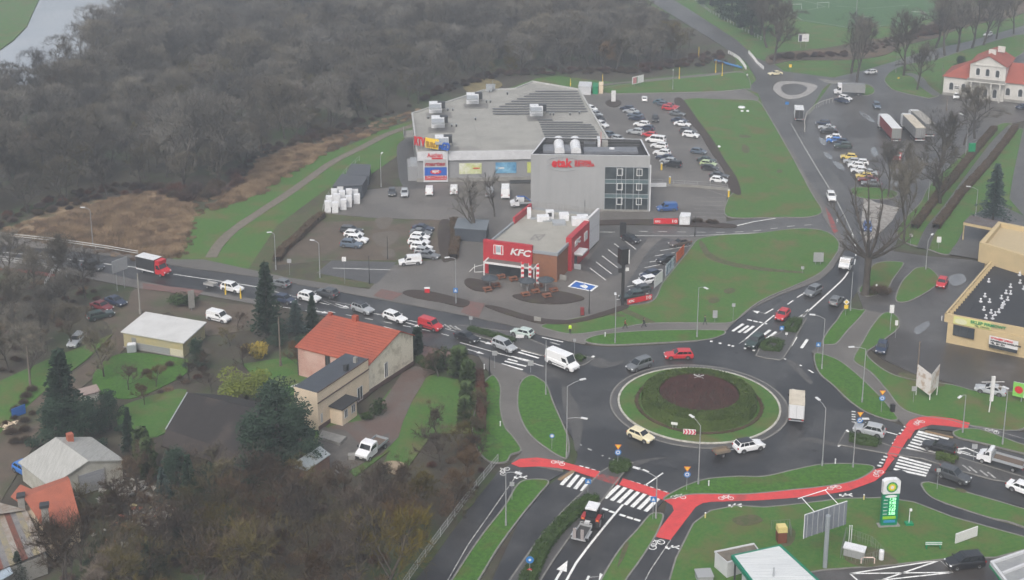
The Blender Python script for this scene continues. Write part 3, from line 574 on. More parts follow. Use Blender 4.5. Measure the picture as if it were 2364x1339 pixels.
# shop sign panel
u0, z0 = sw.pt(978, 421); u1, z1 = sw.pt(1033.5, 347)
m = MB(); sw.box(m, u0, .2, u1, z1, .35, WHP, .55); sp = m.build('sign_panel'); kid(sp, hall)
def spx(a, b, mm, off=.9, th=.06, nm='sign_field'):
    m = MB(); sw.pbox(m, a, b, th, mm, off); o = m.build(nm); o.parent = sp; return o
spx((980, 366), (1031, 383), mat('sign_grey', (.36, .36, .36), .5)); spx((980, 384), (1031.5, 402), BLUE); spx((997, 361.5), (1022, 364.5), RED, .93); spx((981, 411), (1031, 412.2), RED, .9)
def ptxt(s, x, y, size, m, wl=sw, par=None, off=.97, x2=None, **k):
    u, z = wl.pt(x, y)
    if x2: k['fit'] = wl.pt(x2, y)[0] - u
    o = text(s, wl, u, z, size, m, None, off=off, **k); o.parent = par; return o
ptxt('Auchan', 986.5, 360, 1.35, RED, par=sp, bold=.03, x2=1022); ptxt('martes', 981, 380, 1.35, mat('dark_red', (.3, .02, .03), .5), par=sp, bold=.05, x2=1028, shear=.2); ptxt('ROSSMANN', 981, 410, .95, RED, par=sp, bold=.04, x2=1031); ptxt('apc', 998, 395, 1.0, WF, par=sp, bold=.04, x2=1014)
m = MB(); u, z = sw.pt(1006, 394)
for rr, mm, o_ in ((2.0, YEL, .92), (1.75, BLUE, .94), (1.3, RED, .95)):
    m.add([sw.w(u + rr * math.cos(k * math.pi / 12), z + rr * .42 * math.sin(k * math.pi / 12), o_ + .03) for k in range(24)], [tuple(range(24))], mm)
o = m.build('emblem'); o.parent = sp
# big roof letters
us, zs = sw.pt(957, 342)
for s, x, y, sz, mm, fx in (('RTV', 957.5, 333, 2.9, RED, 982), ('EURO', 985.5, 337, 1.7, mat('letter_amber', (.35, .2, .02), .5), 1010), ('AGD', 1014, 343, 2.5, BLUE, 1040)):
    wl = Wall(at_h(957, 341, h1), at_h(1040, 355, h1)); u, z = wl.pt(x, y)
    if s == 'EURO': m = MB(); wl.pbox(m, (983, 340), (1013, 322), .15, YEL, 0); bk(m, 'letter_board', hall)
    o = text(s, wl, u, max(z, h1 + .05) - (0 if s != 'AGD' else .0), sz, mm, None, 'roof_letters', off=.2, bold=.08, ext=.15, fit=wl.pt(fx, y)[0] - u); kid(o, hall)
m = MB()
for t in (0, .25, .5, .75, 1): q = wl.w(wl.L * t * .95, h1, .0); m.tube([q, q + Vector((0, 0, 1.6))], .05, DARK); m.tube([q + Vector((0, 0, 1.4)), q + Vector((.2, 2.0, 0))], .05, DARK); bk(m, 'letter_strut', hall); m = MB()
# ---------------- grey office block
h2 = HT(1225, 485, 356.4)
ek = empty('office_block', (*at_h(1360, 340, h2), 0), 0, 'grey panelled office block with red roofline lettering and a glazed corner facade', 'office building')
ep = [at_h(x, y, h2) for x, y in ((1225.7, 356.4), (1501, 360), (1481, 321), (1256, 317))]
ew2 = Wall(ep[0], ep[1]); er = Wall(ep[1], ep[2])
GREYP = mat('fibre_cement', (.34, .345, .35), .65, (.29, .295, .30), .9, (.3, .7), (.25, .255, .26), .25, (.55, .75), stretch=(1, 1, .08))
m = MB(); m.prism(ep, 0, h2 - 1.6, GREYP, BLK); bk(m, 'wall', ek)
m = MB(); cx, cy = sum(p[0] for p in ep) / 4, sum(p[1] for p in ep) / 4
inn = [(p[0] + (cx - p[0]) * (.35 / abs(cx - p[0]) if abs(cx - p[0]) > .5 else 0), p[1] + (cy - p[1]) * (.35 / abs(cy - p[1]))) for p in ep]
for i in range(4):
    j = (i + 1) % 4; m.prism([ep[i], ep[j], inn[j], inn[i]], h2 - 1.6, h2, GREYP, WHP)
    m.quad([(*inn[i], h2 - 1.58), (*inn[j], h2 - 1.58), (*inn[j], h2 - .02), (*inn[i], h2 - .02)], BLK)
bk(m, 'parapet', ek)
m = MB()
for t in range(1, 22):
    u = t * ew2.L / 22
    if u < ew2.pt(1392, 400)[0]: ew2.box(m, u - .02, .4, u + .02, h2 - .1, .012, ACG)
for z in (h2 * .33, h2 * .62, h2 * .93): ew2.box(m, 0, z - .02, ew2.pt(1396, 400)[0], z + .02, .014, ACG)
for x, y in ((1233, 381), (1260, 382), (1387, 394), (1303, 411)): ew2.pbox(m, (x, y), (x + 5, y + 4), .08, ACG)
bk(m, 'panel_joint', ek)
m = MB(); ew2.box(m, -.1, 0, ew2.L + .1, .5, .06, DSM); bk(m, 'plinth', ek)
# glazed bay
ga, gb = (1396.5, 384.5), (1497, 492)
m = MB(); u0, z1_, u1, z0_ = ew2.pbox(m, ga, gb, .05, GLB); gz = m.build('glazing'); kid(gz, ek)
def gl(u): return u0 + (u1 - u0) * u
zt, zb = z1_, .3
TEAL = mat('spandrel_glass', (.10, .15, .16), .25)
for k in (1, 2):
    m = MB(); zz = zb + (zt - zb) * (1 - k * .335); ew2.box(m, u0, zz - .45, u1, zz + .45, .06, TEAL); o = m.build('spandrel'); o.parent = gz
m = MB()
for t in (0, .265, .38, .47, .645, .77, .98, 1): ew2.box(m, gl(t) - .06, zb, gl(t) + .06, zt, .12, ACG, .05)
for k in (1, 2):
    zz = zb + (zt - zb) * (1 - k * .335)
    for e in (-.45, .45): ew2.box(m, u0, zz + e - .05, u1, zz + e + .05, .11, ACG, .05)
ew2.box(m, u0, zt - .1, u1, zt, .11, ACG, .05); o = m.build('mullion'); o.parent = gz
for k in range(3):
    for t in (.265, .70):
        zc_ = zt - (zt - zb) * (.02 + k * .335) - 1.0; a = gl(t) + .1
        window(ew2, a, zc_ - .75, a + 1.25, zc_ + .85, gz, WF, GLS, .12, 0, fr=.14)
# interior floor strips seen in the glazing, stair flight
m = MB(); ew2.box(m, u1 - .02, .2, u1 + .35, h2 - 2, .1, WHP); er.box(m, 0, 0, er.L, h2 - .1, .03, GREYP); bk(m, 'corner_trim', ek)
o = ptxt('etak', 1273.5, 384.5, 2.7, RED, ew2, None, .1, bold=.09, x2=1321, ext=.1); kid(o, ek)
for s, y in (('HURTOWNIA', 376.5), ('ELEKTRYCZNA', 383.3)):
    o = ptxt(s, 1326.5, y, .95, RED, ew2, None, .1, bold=.035, x2=1365 if y < 380 else 1372, ext=.06); kid(o, ek)
m = MB(); u, z = ew2.pt(1300, 378)
for sgn in (1, -1): m.tube([ew2.w(u + 3.4 * math.cos(a * .4) , z + sgn * .6 + 1.8 * math.sin(a * .4) * (.55), .12) for a in range(-1 if sgn > 0 else 6, 10 if sgn > 0 else 15)], .05, ACG, 5)
bk(m, 'logo_ring', ek)
hr = h2 - 1.6
for x in (1292, 1330):
    m = MB(); q = [P(x, y, hr) for y in (354, 328)]; 
    m.add([v for q_ in (q[0], P(x - 3, 327, hr)) for v in [(q_.x + 1.1 * math.cos(a * math.pi / 8), q_.y, hr + .55 + .85 * math.sin(a * math.pi / 8)) for a in range(9)]], [(a, a + 1, 10 + a, 9 + a) for a in range(8)] + [tuple(range(9)), tuple(range(17, 8, -1))], AC)
    m.box((q[0].x, (q[0].y + q[1].y) / 2, hr + .3), (2.2, q[1].y - q[0].y, .6), AC); bk(m, 'barrel_skylight', ek)
m = MB()
def rq(mb, a, b, z, th, mm):
    p = P(a[0], a[1], z); q = P(b[0], b[1], z); mb.box(((p.x + q.x) / 2, (p.y + q.y) / 2, z + th / 2), (abs(q.x - p.x), abs(q.y - p.y), th), mm)
for a, b in (((1254, 353), (1278, 338)), ((1302, 353), (1321, 339)), ((1349, 355), (1470, 344))): rq(m, a, b, hr, .5, mat('plant_deck', (.13, .14, .16), .5, (.18, .19, .21), .8))
bk(m, 'plant_deck', ek)
m = MB(); rq(m, (1349, 341), (1374, 334), hr, .9, mat('louvre', (.08, .085, .09), .5)); rq(m, (1447, 331), (1460, 326), hr + .3, .4, AC); rq(m, (1407, 345), (1418, 343), hr + .5, .3, AC); rq(m, (1380, 340), (1384, 330), hr, 1.6, AC); rq(m, (1390, 342), (1402, 335), hr, 1.4, DSM)
p = P(1387, 338, hr); m.tube([(p.x, p.y, hr), (p.x, p.y, hr + 3.4)], .05, RED); m.tube([(p.x + 1, p.y, hr), (p.x + 1, p.y, hr + 2.6)], .05, ACG); bk(m, 'roof_plant', ek)
# ---------------- red and brick restaurant
BRK = mat('orange_brick', (.24, .105, .055), .75, (.19, .08, .045), 1.5, (.3, .7)); KRED = mat('restaurant_red', (.42, .025, .035), .45, (.36, .025, .035), .6)
A, B, Cc, D_ = Z2(P(1123, 629)), Z2(P(1285.4, 651)), Z2(P(1352.4, 578.4)), Z2(P(1377.7, 557))
hk = HT(1285.4, 651, 584)
kf = empty('restaurant', (*((A + D_) / 2), 0), 0, 'red and brick fast food restaurant with white roof units and terrace awning', 'restaurant')
side = (D_ - B); A2 = A + side
fw = Wall(A, B); rw = Wall(B, D_); lw = Wall(A2, A)
inset = lambda q, c, t: q + (c - q).normalized() * t
cen = (A + D_) / 2
m = MB(); m.prism([tuple(A), tuple(B), tuple(D_), tuple(A2)], 0, hk - .5, BRK, mat('membrane', (.33, .32, .285), .8, (.28, .27, .24), .35)); bk(m, 'wall', kf)
m = MB(); ribbon(m, [tuple(A), tuple(B), tuple(D_), tuple(A2)], .4, hk, mat('zinc', (.26, .28, .30), .4), .6, True); bk(m, 'parapet', kf)
p0 = fw.pt(1229.5, 620)[0]
m = MB(); fw.box(m, -.5, 0, p0, hk + .9, .35, KRED); fw.box(m, -.5, hk - 1.2, p0, hk + .9, .3, KRED, -.32); bk(m, 'front_panel', kf)
b0 = rw.pt(1311, 610)[0]; b1 = rw.pt(1352.4, 578.4)[0]
m = MB(); rw.box(m, b0, 0, b1, hk + .9, .7, KRED); rw.box(m, b0, hk - 1.1, b1, hk + .9, .4, KRED, -.42); bk(m, 'side_panel', kf)
m = MB(); rw.box(m, b1 + .01, .3, rw.L + .2, hk + 1.3, .45, mat('white_cladding', (.60, .60, .61), .5)); rw.box(m, b1, hk - 1.8, rw.L + .2, hk - 1.74, .47, ACG); bk(m, 'service_block', kf)
m = MB(); lw.box(m, lw.L * .02, hk - 1, lw.L * .42, hk + .9, .4, KRED, -.1); bk(m, 'side_panel', kf)
SL = mat('slat_screen', (.38, .38, .38), .5, (.2, .2, .2), 2, stretch=(8, .1, .1)); bw = Wall(A2, D_)
m = MB()
for i in range(60): u = bw.L * (i + .5) / 60; bw.box(m, u - .12, hk - .3, u + .02, hk + 1.25, .06, SL)
bw.box(m, 0, hk + .55, bw.L, hk + .65, .03, SL); bk(m, 'roof_screen', kf)
def kpt(x, y): return P(1100 + x / 5.15, 460 + y / 5.15, hk - .5)
for i, (x, y, dx, dy, dz, mm) in enumerate(((625, 225, .8, .8, 2.2, AC), (790, 255, 2.4, 1.6, 1.1, AC), (870, 220, 1.6, 1.2, 1.6, AC), (850, 262, 2.2, .8, .4, ACG), (1040, 240, 1.9, 2.0, 1.3, AC), (980, 290, 2.6, 2.4, .5, ACG), (1220, 300, 3.0, 1.6, 1.5, AC), (1260, 255, 2.2, 1.2, 1.2, AC), (700, 240, 2, .4, .4, ACG))):
    m = MB(); p = kpt(x, y); m.box((p.x, p.y, p.z + dz / 2), (dx, dy, dz), mm, .05); m.box((p.x, p.y - dy / 2, p.z + dz * .55), (dx * .5, .06, dz * .5), DARK if i == 2 else mm, .05); bk(m, 'rooftop_unit', kf)
m = MB(); 
for a, b in (((640, 480), (700, 420)), ((700, 420), (815, 420)), ((815, 420), (745, 490)), ((745, 490), (640, 480)), ((700, 420), (745, 490)), ((640, 480), (815, 420))): q = [kpt(*a), kpt(*b)]; ribbon(m, [(v.x, v.y) for v in q], .28, hk - .49, mat('roof_stain', (.2, .19, .18), .8))
bk(m, 'roof_hatch', kf)
def kz(x, y): return 1100 + x / 5.15, 460 + y / 5.15
m = MB(); u0, z1_, u1, z0_ = fw.pbox(m, kz(212, 530), kz(328, 655), .12, WF, .35)
for t in (.08, .78): fw.box(m, u0 + (u1 - u0) * t, z0_ + .1, u0 + (u1 - u0) * (t + .14), z1_ - .1, .03, RED, .47)
fw.box(m, u0 + .55, z0_ + .5, u1 - .55, z1_ - .2, .03, mat('faded_blue', (.3, .36, .4), .6), .47); bk(m, 'wall_sign', kf)
o = text('KFC', fw, fw.pt(*kz(405, 640))[0], fw.pt(*kz(405, 645))[1], 1.75, WF, None, off=.42, bold=.05, shear=.25, ext=.06, width=1.25); kid(o, kf)
o = text('KFC', rw, rw.pt(*kz(1122, 560))[0], rw.pt(*kz(1122, 562))[1], 1.5, WF, None, off=.78, bold=.05, shear=.25, ext=.06, width=1.2); kid(o, kf)
m = MB(); rw.pbox(m, kz(1238, 495), kz(1275, 365), .15, WF, .7); bk(m, 'wall_sign', kf)
m = MB(); fw.box(m, .6, 0, p0 - .4, 2.5, .06, GLS, .3); 
bk(m, 'front_window', kf)
for i in range(4):
    x = 985 + i * 38; u = rw.pt(*kz(x, 900 - i * 38))[0]; window(rw, u, .35, u + .85, 2.7, kf, DARK, GLS, 0, 0); 
for o in list(kf.children):
    if o.name.startswith('window'): pass
m = MB(); a = rw.pt(*kz(1118, 700))[0]; rw.box(m, a, 2.9, a + 3.2, 3.25, 1.8, WHP, .7); rw.box(m, a + .2, 2.6, a + 3.0, 2.9, 1.5, DSM, .7); bk(m, 'porch_roof', kf)
m = MB(); rw.box(m, a + .2, 0, a + 1.6, 2.4, .1, GLS, .7); bk(m, 'door', kf)
m = MB(); rw.box(m, 1.0, .1, 1.25, 1.1, 1.3, DSM, .2); bk(m, 'side_screen', kf); m = MB(); rw.box(m, a - .3, .1, a - .1, 1.1, 1.4, ACG, .8); bk(m, 'side_screen', kf)
# awning
m = MB(); u0 = fw.pt(*kz(150, 860))[0]; u1 = fw.pt(*kz(735, 960))[0]; dpt = 2.6; ha = 2.95
for u in (u0, u1): m.box(fw.w(u, ha / 2, dpt), (.22, .22, ha), WF, fw.rot); fw.box(m, u - .11, ha, u + .11, ha + .3, dpt, WF, .1)
fw.box(m, u0 - .1, ha, u1 + .1, ha + .35, .2, WF, dpt); fw.box(m, u0 + .1, ha + .05, u1 - .1, ha + .12, dpt - .2, mat('awning_canvas', (.12, .11, .10), .8), .2); bk(m, 'awning', kf)
m = MB(); q = fw.w(-2.2, 0, .6)
for dx in (0, 2.0): m.tube([q + Vector((dx, 0, 0)), q + Vector((dx, 0, 1.6))], .06, WF)
m.tube([q + Vector((-1, 0, .1)), q + Vector((0, 0, 1.1)), q + Vector((2, 0, 1.6))], .06, WF); m.tube([q, q + Vector((2, 0, .1))], .06, WF); bk(m, 'play_frame', kf)
# ---------------- gabled buildings
def gabled(name, label, cat, Lb, Rb, Lt, Rt, Ap, back, wm, rm, over=.35, gm=None, zb=0.0):
    """front gable wall through ground points Lb-Rb; eaves and apex read on that plane; back = photo point of the far ridge end"""
    a, b = Z2(P(*Lb)), Z2(P(*Rb)); wl = Wall(a, b); root = empty(name, (*((a + b) / 2), 0), 0, label, cat)
    l, r, t = wl.pt(*Lt), wl.pt(*Rt), wl.pt(*Ap); q = P(*back, t[1]); e = Vector((q.x, q.y, 0)) - Vector((*wl.w(t[0], 0)[:2], 0))
    pts = [wl.w(0, zb), wl.w(wl.L, zb), wl.w(wl.L, r[1]), wl.w(t[0], t[1]), wl.w(0, l[1])]
    m = MB(); bp_ = [p + e for p in pts]
    m.add(pts + bp_, [(0, 1, 2, 3, 4)], gm or wm); m.add(pts + bp_, [(9, 8, 7, 6, 5), (1, 6, 7, 2), (5, 0, 4, 9)], wm); bk(m, 'wall', root)
    en = e.normalized() * over; roofs = []
    for (i, j) in ((3, 4), (3, 2)):
        p, q_ = pts[i], pts[j]; sl = (q_ - p).normalized() * over; up = Vector((0, 0, .04))
        v = [p - en + up, q_ + sl - en + up, q_ + sl + e + en + up, p + e + en + up]; th = Vector((0, 0, .16))
        m = MB(); m.add([x for x in v] + [x + th for x in v], [(0, 1, 2, 3), (4, 5, 6, 7), (0, 1, 5, 4), (1, 2, 6, 5), (2, 3, 7, 6), (3, 0, 4, 7)], rm); 
        for k_ in range(1, 15 if name == 'tiled_house' else 0):
            t_ = k_ / 15; e0 = v[0].lerp(v[1], t_) + th * 1.0; e1 = v[3].lerp(v[2], t_) + th * 1.0; n_ = (v[1] - v[0]).normalized() * .05; m.add([e0 - n_, e1 - n_, e1 + n_ + Vector((0, 0, .03)), e0 + n_ + Vector((0, 0, .03))], [(0, 1, 2, 3), (3, 2, 1, 0)], mat('tile_row', (.20, .045, .03), .8))
        roofs.append(bk(m, 'roof', root))
    return root, wl, pts, e, roofs
TILE = mat('red_tile', (.36, .085, .045), .7, (.28, .065, .038), .9, (.3, .7), (.24, .07, .045), .2, (.55, .75), stretch=(1, 1, 1))
CRM = mat('cream_render', (.68, .56, .42), .85, (.60, .50, .37), .5); 
STAIN = mat('stained_render', (.66, .61, .50), .9, (.20, .18, .14), .35, (.54, .72), (.38, .34, .26), .6, (.5, .7))
PINK = mat('pink_render', (.50, .34, .29), .85, (.42, .22, .18), .5, (.42, .7))
def hz(x, y): return 680 + x / 4.319, 700 + y / 4.319
hs_, gw, pts, e, _ = gabled('tiled_house', 'cream and pink house with a bright red tiled roof beside the main road', 'house', (852.5, 909.5), (954.4, 842.4), (858.3, 838), (953, 775), (922, 766), (760, 728), PINK, TILE, .25, STAIN)
m = MB(); gw.box(m, -.1, 0, gw.L + .05, .7, .08, BWN); bk(m, 'plinth', hs_)
u0, z1_ = gw.pt(*hz(893, 600)); u1, z0_ = gw.pt(*hz(930, 725)); window(gw, u0, z0_, u1, z1_, hs_, WF, GLS, 0, 1); 
def fixkids(root):
    for o in list(root.children):
        if o.matrix_parent_inverse == Matrix.Identity(4) and (o.name.startswith('window') or o.name.startswith('door')): kid(o, root)
lwl = Wall((pts[0] + e)[:2], pts[0][:2])
u0, z1_ = lwl.pt(*hz(305, 515)); u1, z0_ = lwl.pt(*hz(358, 632)); window(lwl, u0, z0_, u1, z1_, hs_, mat('brown_frame', (.10, .06, .045), .6), GLS, 0, 1); fixkids(hs_)
m = MB(); q = pts[3] + e * .62; m.box((q.x, q.y, q.z + .3), (.7, .9, 1.5), TILE, gw.rot); q = pts[3] + e * .98; m.box((q.x, q.y, q.z + .1), (.6, .6, .9), TILE, gw.rot); bk(m, 'chimney', hs_)
m = MB(); q = lwl.w(.1, 0, .1); m.tube([q, q + Vector((0, 0, lwl.pt(*hz(175, 460))[1]))], .06, DARK); bk(m, 'drainpipe', hs_)
# cream extension running forward from the gable
xe = empty('house_extension', P(790, 960), 0, 'long cream extension with a dark flat roof and black porch adjoining the tiled house', 'house')
a = Z2(P(*hz(745, 918))); b = Z2(P(*hz(240, 1275))); xw = Wall(b, a); hx = xw.pt(*hz(740, 560))[1]; hx2 = xw.pt(*hz(180, 915))[1]
perp = -xw.n * 4.2; poly = [tuple(b), tuple(a), tuple(a + perp), tuple(b + perp)]
hh = (hx + hx2) / 2; m = MB(); m.prism(poly, 0, hh, CRM, mat('slate_felt', (.055, .065, .08), .6, (.045, .052, .062), .5)); bk(m, 'wall', xe)
m = MB(); xw.box(m, 0, hh - 1.75, xw.L, hh - 1.6, .12, BWN); xw.box(m, 0, hh - .05, xw.L, hh + .1, .1, BWN); bk(m, 'cornice', xe)
m = MB(); xw.box(m, 0, 0, xw.L, .7, .07, BWN); bk(m, 'plinth', xe)
for a_, b_ in (((622, 850), (678, 950)), ((475, 960), (508, 1010)), ((258, 1105), (280, 1180))):
    u0, z1_ = xw.pt(*hz(*a_)); u1, z0_ = xw.pt(*hz(*b_)); window(xw, u0, z0_, u1, z1_, xe, WF, GLS, 0, 1)
fixkids(xe)
m = MB(); u0 = xw.pt(*hz(400, 1245))[0]; u1 = xw.pt(*hz(505, 1140))[0]; xw.box(m, u0 - 1.0, 0, u1, 2.7, 2.2, CRM); bk(m, 'porch', xe)
pw = Wall(xw.w(u0 - 1, 0, 2.2)[:2], xw.w(u1, 0, 2.2)[:2]); m = MB(); pw.box(m, -.3, 2.7, pw.L + .3, 2.85, 2.8, BLK, -2.5); bk(m, 'porch_roof', xe)
window(pw, .5, 1.0, 1.3, 2.3, xe, WF, GLS, 0, 1); window(pw, pw.L - 1.4, 1.0, pw.L - .5, 2.3, xe, WF, GLS, 0, 1); fixkids(xe)
m = MB(); q = xw.w(xw.L * .62, hh, -.6); m.box((q.x, q.y, hh + .5), (.6, .6, 1.0), DARK, xw.rot); q = xw.w(xw.L * .85, hh, -1); m.box((q.x, q.y, hh + .4), (.5, .5, .9), DSM, xw.rot); bk(m, 'chimney', xe)
# boat and junk in the courtyard
m = MB(); p = P(*hz(70, 850)); m.lathe([(0, 0), (.5, .05), (.8, .4), (.75, .55), (.2, .6), (0, .6)], p, AC, 12); m.v = [((v[0] - p.x) * 2.1 * .8 + (v[1] - p.y) * .9 + p.x, (v[0] - p.x) * 1.2 + (v[1] - p.y) * .6 + p.y, v[2] + .4) for v in m.v]; m.box((p.x, p.y, .25), (2, 1, .5), DSM, .5); tag(m.build('covered_boat'), 'small white covered boat stored in the courtyard behind the cream extension', 'boat')
# white roofed shed
sh = empty('garage_shed', (*P(380, 790)[:2], 0), 0, 'yellow shed with a white flat roof beside the dirt lane', 'shed')
sa, sb, sd = Z2(P(287, 801)), Z2(P(424, 826)), Z2(P(474, 779.5)); sfw = Wall(sa, sb); srw = Wall(sb, sd); hs1 = sfw.pt(287, 768)[1]; hs2 = sfw.pt(420, 789)[1]
YR = mat('yellow_render', (.40, .34, .17), .85, (.34, .31, .2), .4)
pp = [tuple(sa), tuple(sb), tuple(sd), tuple(sa + sd - sb)]; m = MB(); m.prism(pp, 0, hs1, YR); bk(m, 'wall', sh)
m = MB(); sfw.box(m, 2.5, .1, sfw.L - 2.6, 1.2, .03, mat('patch_grey', (.24, .25, .25), .8)); sfw.box(m, sfw.L - 2.5, .1, sfw.L, 1.3, .04, mat('patch_pale', (.5, .47, .36), .8)); sfw.box(m, -.1, 0, sfw.L + .1, .15, .2, DSM); bk(m, 'base_patch', sh)
c0 = sum((Vector(p) for p in pp), Vector((0, 0))) / 4; m = MB(); m.prism([tuple(c0 + (Vector(p) - c0) * 1.06) for p in pp], hs1, hs1 + .2, mat('white_roof', (.56, .56, .55), .5, (.48, .48, .47), .4, (.4, .7))); bk(m, 'roof', sh)
m = MB(); sfw.box(m, 1.6, .2, 2.5, 2.0, .05, mat('grey_door', (.2, .21, .2), .6)); bk(m, 'door', sh)
m = MB(); p = P(305, 812); m.box((p.x, p.y, .7), (1.5, 1.1, 1.2), ACG, .2); m.box((p.x, p.y, 1.4), (1.3, .9, .15), AC, .2); tag(m.build('water_tank'), 'grey metal framed tank at the front wall of the yellow shed', 'tank')
# corrugated garage lower left
CORR = mat('corrugated_sheet', (.38, .38, .36), .55, (.28, .28, .265), 1.2, (.35, .7), (.24, .23, .21), .3, (.6, .8), stretch=(3, .4, 1, .9))
gr, gw_, gp, ge, _ = gabled('metal_garage', 'white garage with a grey corrugated gable roof and grey roller door', 'garage', (122, 1165), (285, 1112), (118, 1122), (285.7, 1062), (201.7, 1065), (131, 1014), mat('white_render', (.42, .42, .38), .85, (.30, .29, .25), .6), CORR, .3)
m = MB(); u0, z1_ = gw_.pt(181, 1090); u1, z0_ = gw_.pt(239, 1080); gw_.box(m, u0, .1, u1, 2.9, .05, mat('roller_door', (.30, .31, .33), .5, (.22, .23, .25), 3, stretch=(.1, .1, 3))); gw_.box(m, u0 - .15, .1, u0, 3.05, .1, DSM); gw_.box(m, u1, .1, u1 + .15, 3.05, .1, DSM); bk(m, 'roller_door', gr)
m = MB(); q = gp[3] + ge * .9 + Vector((1.2, .6, -.3)); m.box((q.x, q.y, q.z + .5), (.8, .8, 1.3), mat('chimney_brick', (.33, .10, .06), .8), gw_.rot); bk(m, 'chimney', gr)
# orange roofed house and rusty shed
ORG = mat('orange_sheet', (.36, .105, .06), .55, (.28, .085, .05), .6, (.35, .7))
def slabroof(m, P3, th, mm):
    P3 = [Vector(p) for p in P3]; n = len(P3); up = Vector((0, 0, th)); m.add(P3 + [p + up for p in P3], [tuple(range(n))[::-1], tuple(range(n, 2 * n))] + [(i, (i + 1) % n, n + (i + 1) % n, n + i) for i in range(n)], mm)
orh = empty('orange_house', P(110, 1230), 0, 'low house with a plain orange sheet roof and tall grey chimney', 'house')
q = [P(55, 1150, 5), P(161, 1109, 5), P(186, 1201, 3.0), P(118, 1246, 3.0)]
m = MB(); slabroof(m, q, .15, ORG); bk(m, 'roof', orh)
q2 = [q[0], q[1], q[1] + (q[1] - q[2]) * .25 + Vector((0, 0, -.9)), q[0] + (q[0] - q[3]) * .25 + Vector((0, 0, -.9))]; m = MB(); slabroof(m, q2, .15, ORG); slabroof(m, [P(25, 1148, 3.6), P(47, 1120, 3.6), P(84, 1136, 4.2), P(50, 1165, 4.2)], .12, ORG); bk(m, 'roof', orh)
m = MB(); base = [(p.x, p.y) for p in (q2[3], q2[2], q[2], q[3])]; c0 = sum((Vector(p) for p in base), Vector((0, 0))) / 4; m.prism([tuple(c0 + (Vector(p) - c0) * .93) for p in base], 0, 2.95, CRM); bk(m, 'wall', orh)
m = MB(); p = P(107, 1215, 3.4); m.box((p.x, p.y, 4.6), (.8, .7, 3.2), DSM, .3); m.box((p.x, p.y, 6.3), (1.1, 1.0, .35), DARK, .3); bk(m, 'chimney', orh); m = MB(); p = P(50, 1165, 4); m.box((p.x, p.y, 4.2), (.8, .8, 2.0), DSM, .3); m.box((p.x, p.y, 5.3), (1, 1, .3), DARK, .3); bk(m, 'chimney', orh)
rs = empty('rusty_shed', P(40, 1270), 0, 'rusty patchwork roofed shed at the lower left edge', 'shed')
strip = [mat('rust_a', (.16, .055, .035), .8, (.1, .05, .04), .8), mat('rust_b', (.30, .29, .27), .7, (.2, .15, .11), .8), mat('rust_c', (.26, .22, .12), .8, (.17, .16, .15), .8), mat('rust_d', (.12, .12, .13), .8, (.2, .19, .18), .8)]
a, b, c, d = P(-60, 1190, 3.2), P(62, 1180, 3.6), P(106, 1273, 3.0), P(-20, 1325, 2.6)
for i in range(9):
    t0, t1 = i / 9, (i + 1) / 9; m = MB(); slabroof(m, [a.lerp(b, t0), a.lerp(b, t1), d.lerp(c, t1), d.lerp(c, t0)], .08 + .02 * (i % 2), strip[(i * 7 + 1) % 4]); bk(m, 'roof_sheet', rs)
m = MB(); m.prism([tuple(p[:2]) for p in (a, b, c, d)], 0, 2.5, DSM); bk(m, 'wall', rs)
m = MB(); slabroof(m, [P(-80, 1165, 3.4), P(0, 1162, 3.6), P(60, 1178, 3.9), P(-60, 1195, 3.9)], .1, strip[1]); bk(m, 'roof_sheet', rs)
m = MB(); slabroof(m, [P(-60, 1330, 2.3), P(20, 1304, 2.6), P(30, 1325, 2.4), P(-30, 1360, 2.3)], .1, mat('plastic_sheet', (.3, .36, .42), .4)); bk(m, 'roof_sheet', rs)
# dark barn
bn = empty('dark_barn', P(490, 1060), 0, 'old barn with a huge dark brown sagging roof among trees', 'barn')
BRN = mat('dark_tiles', (.020, .017, .017), .8, (.014, .012, .012), 1.2, (.35, .65), (.05, .038, .032), .15, (.55, .7))
q = [P(434, 909, 8), P(600, 950, 8), P(585, 1062, 4.6), P(384, 994, 4.8)]; m = MB(); slabroof(m, q, .2, BRN); bk(m, 'roof', bn)
q3 = [q[3], q[2], P(568, 1092, 3.4), P(372, 1032, 3.4)]; m = MB(); slabroof(m, q3, .2, mat('brown_tiles', (.034, .026, .023), .8, (.025, .02, .018), 1)); bk(m, 'roof', bn)
q4 = [q[0], q[1], q[1] * 2 - q[2] + Vector((0, 0, -6.8)), q[0] * 2 - q[3] + Vector((0, 0, -6.6))]; q4[2] = q[1] + Vector((4, 8, -4.5)); q4[3] = q[0] + Vector((4, 8, -4.5)); m = MB(); slabroof(m, q4, .2, BRN); bk(m, 'roof', bn)
m = MB(); m.prism([(q4[3].x, q4[3].y - 1), (q4[2].x, q4[2].y - 1), (q3[2].x, q3[2].y + 1), (q3[3].x + .5, q3[3].y + 1)], 0, 3.4, mat('old_planks', (.07, .06, .05), .9, (.05, .04, .035), 1)); bk(m, 'wall', bn)
m = MB(); m.tube([q[0] + Vector((-.1, 0, .2)), q[3] + Vector((-.1, 0, .2))], .09, ACG, 6); bk(m, 'verge_board', bn)
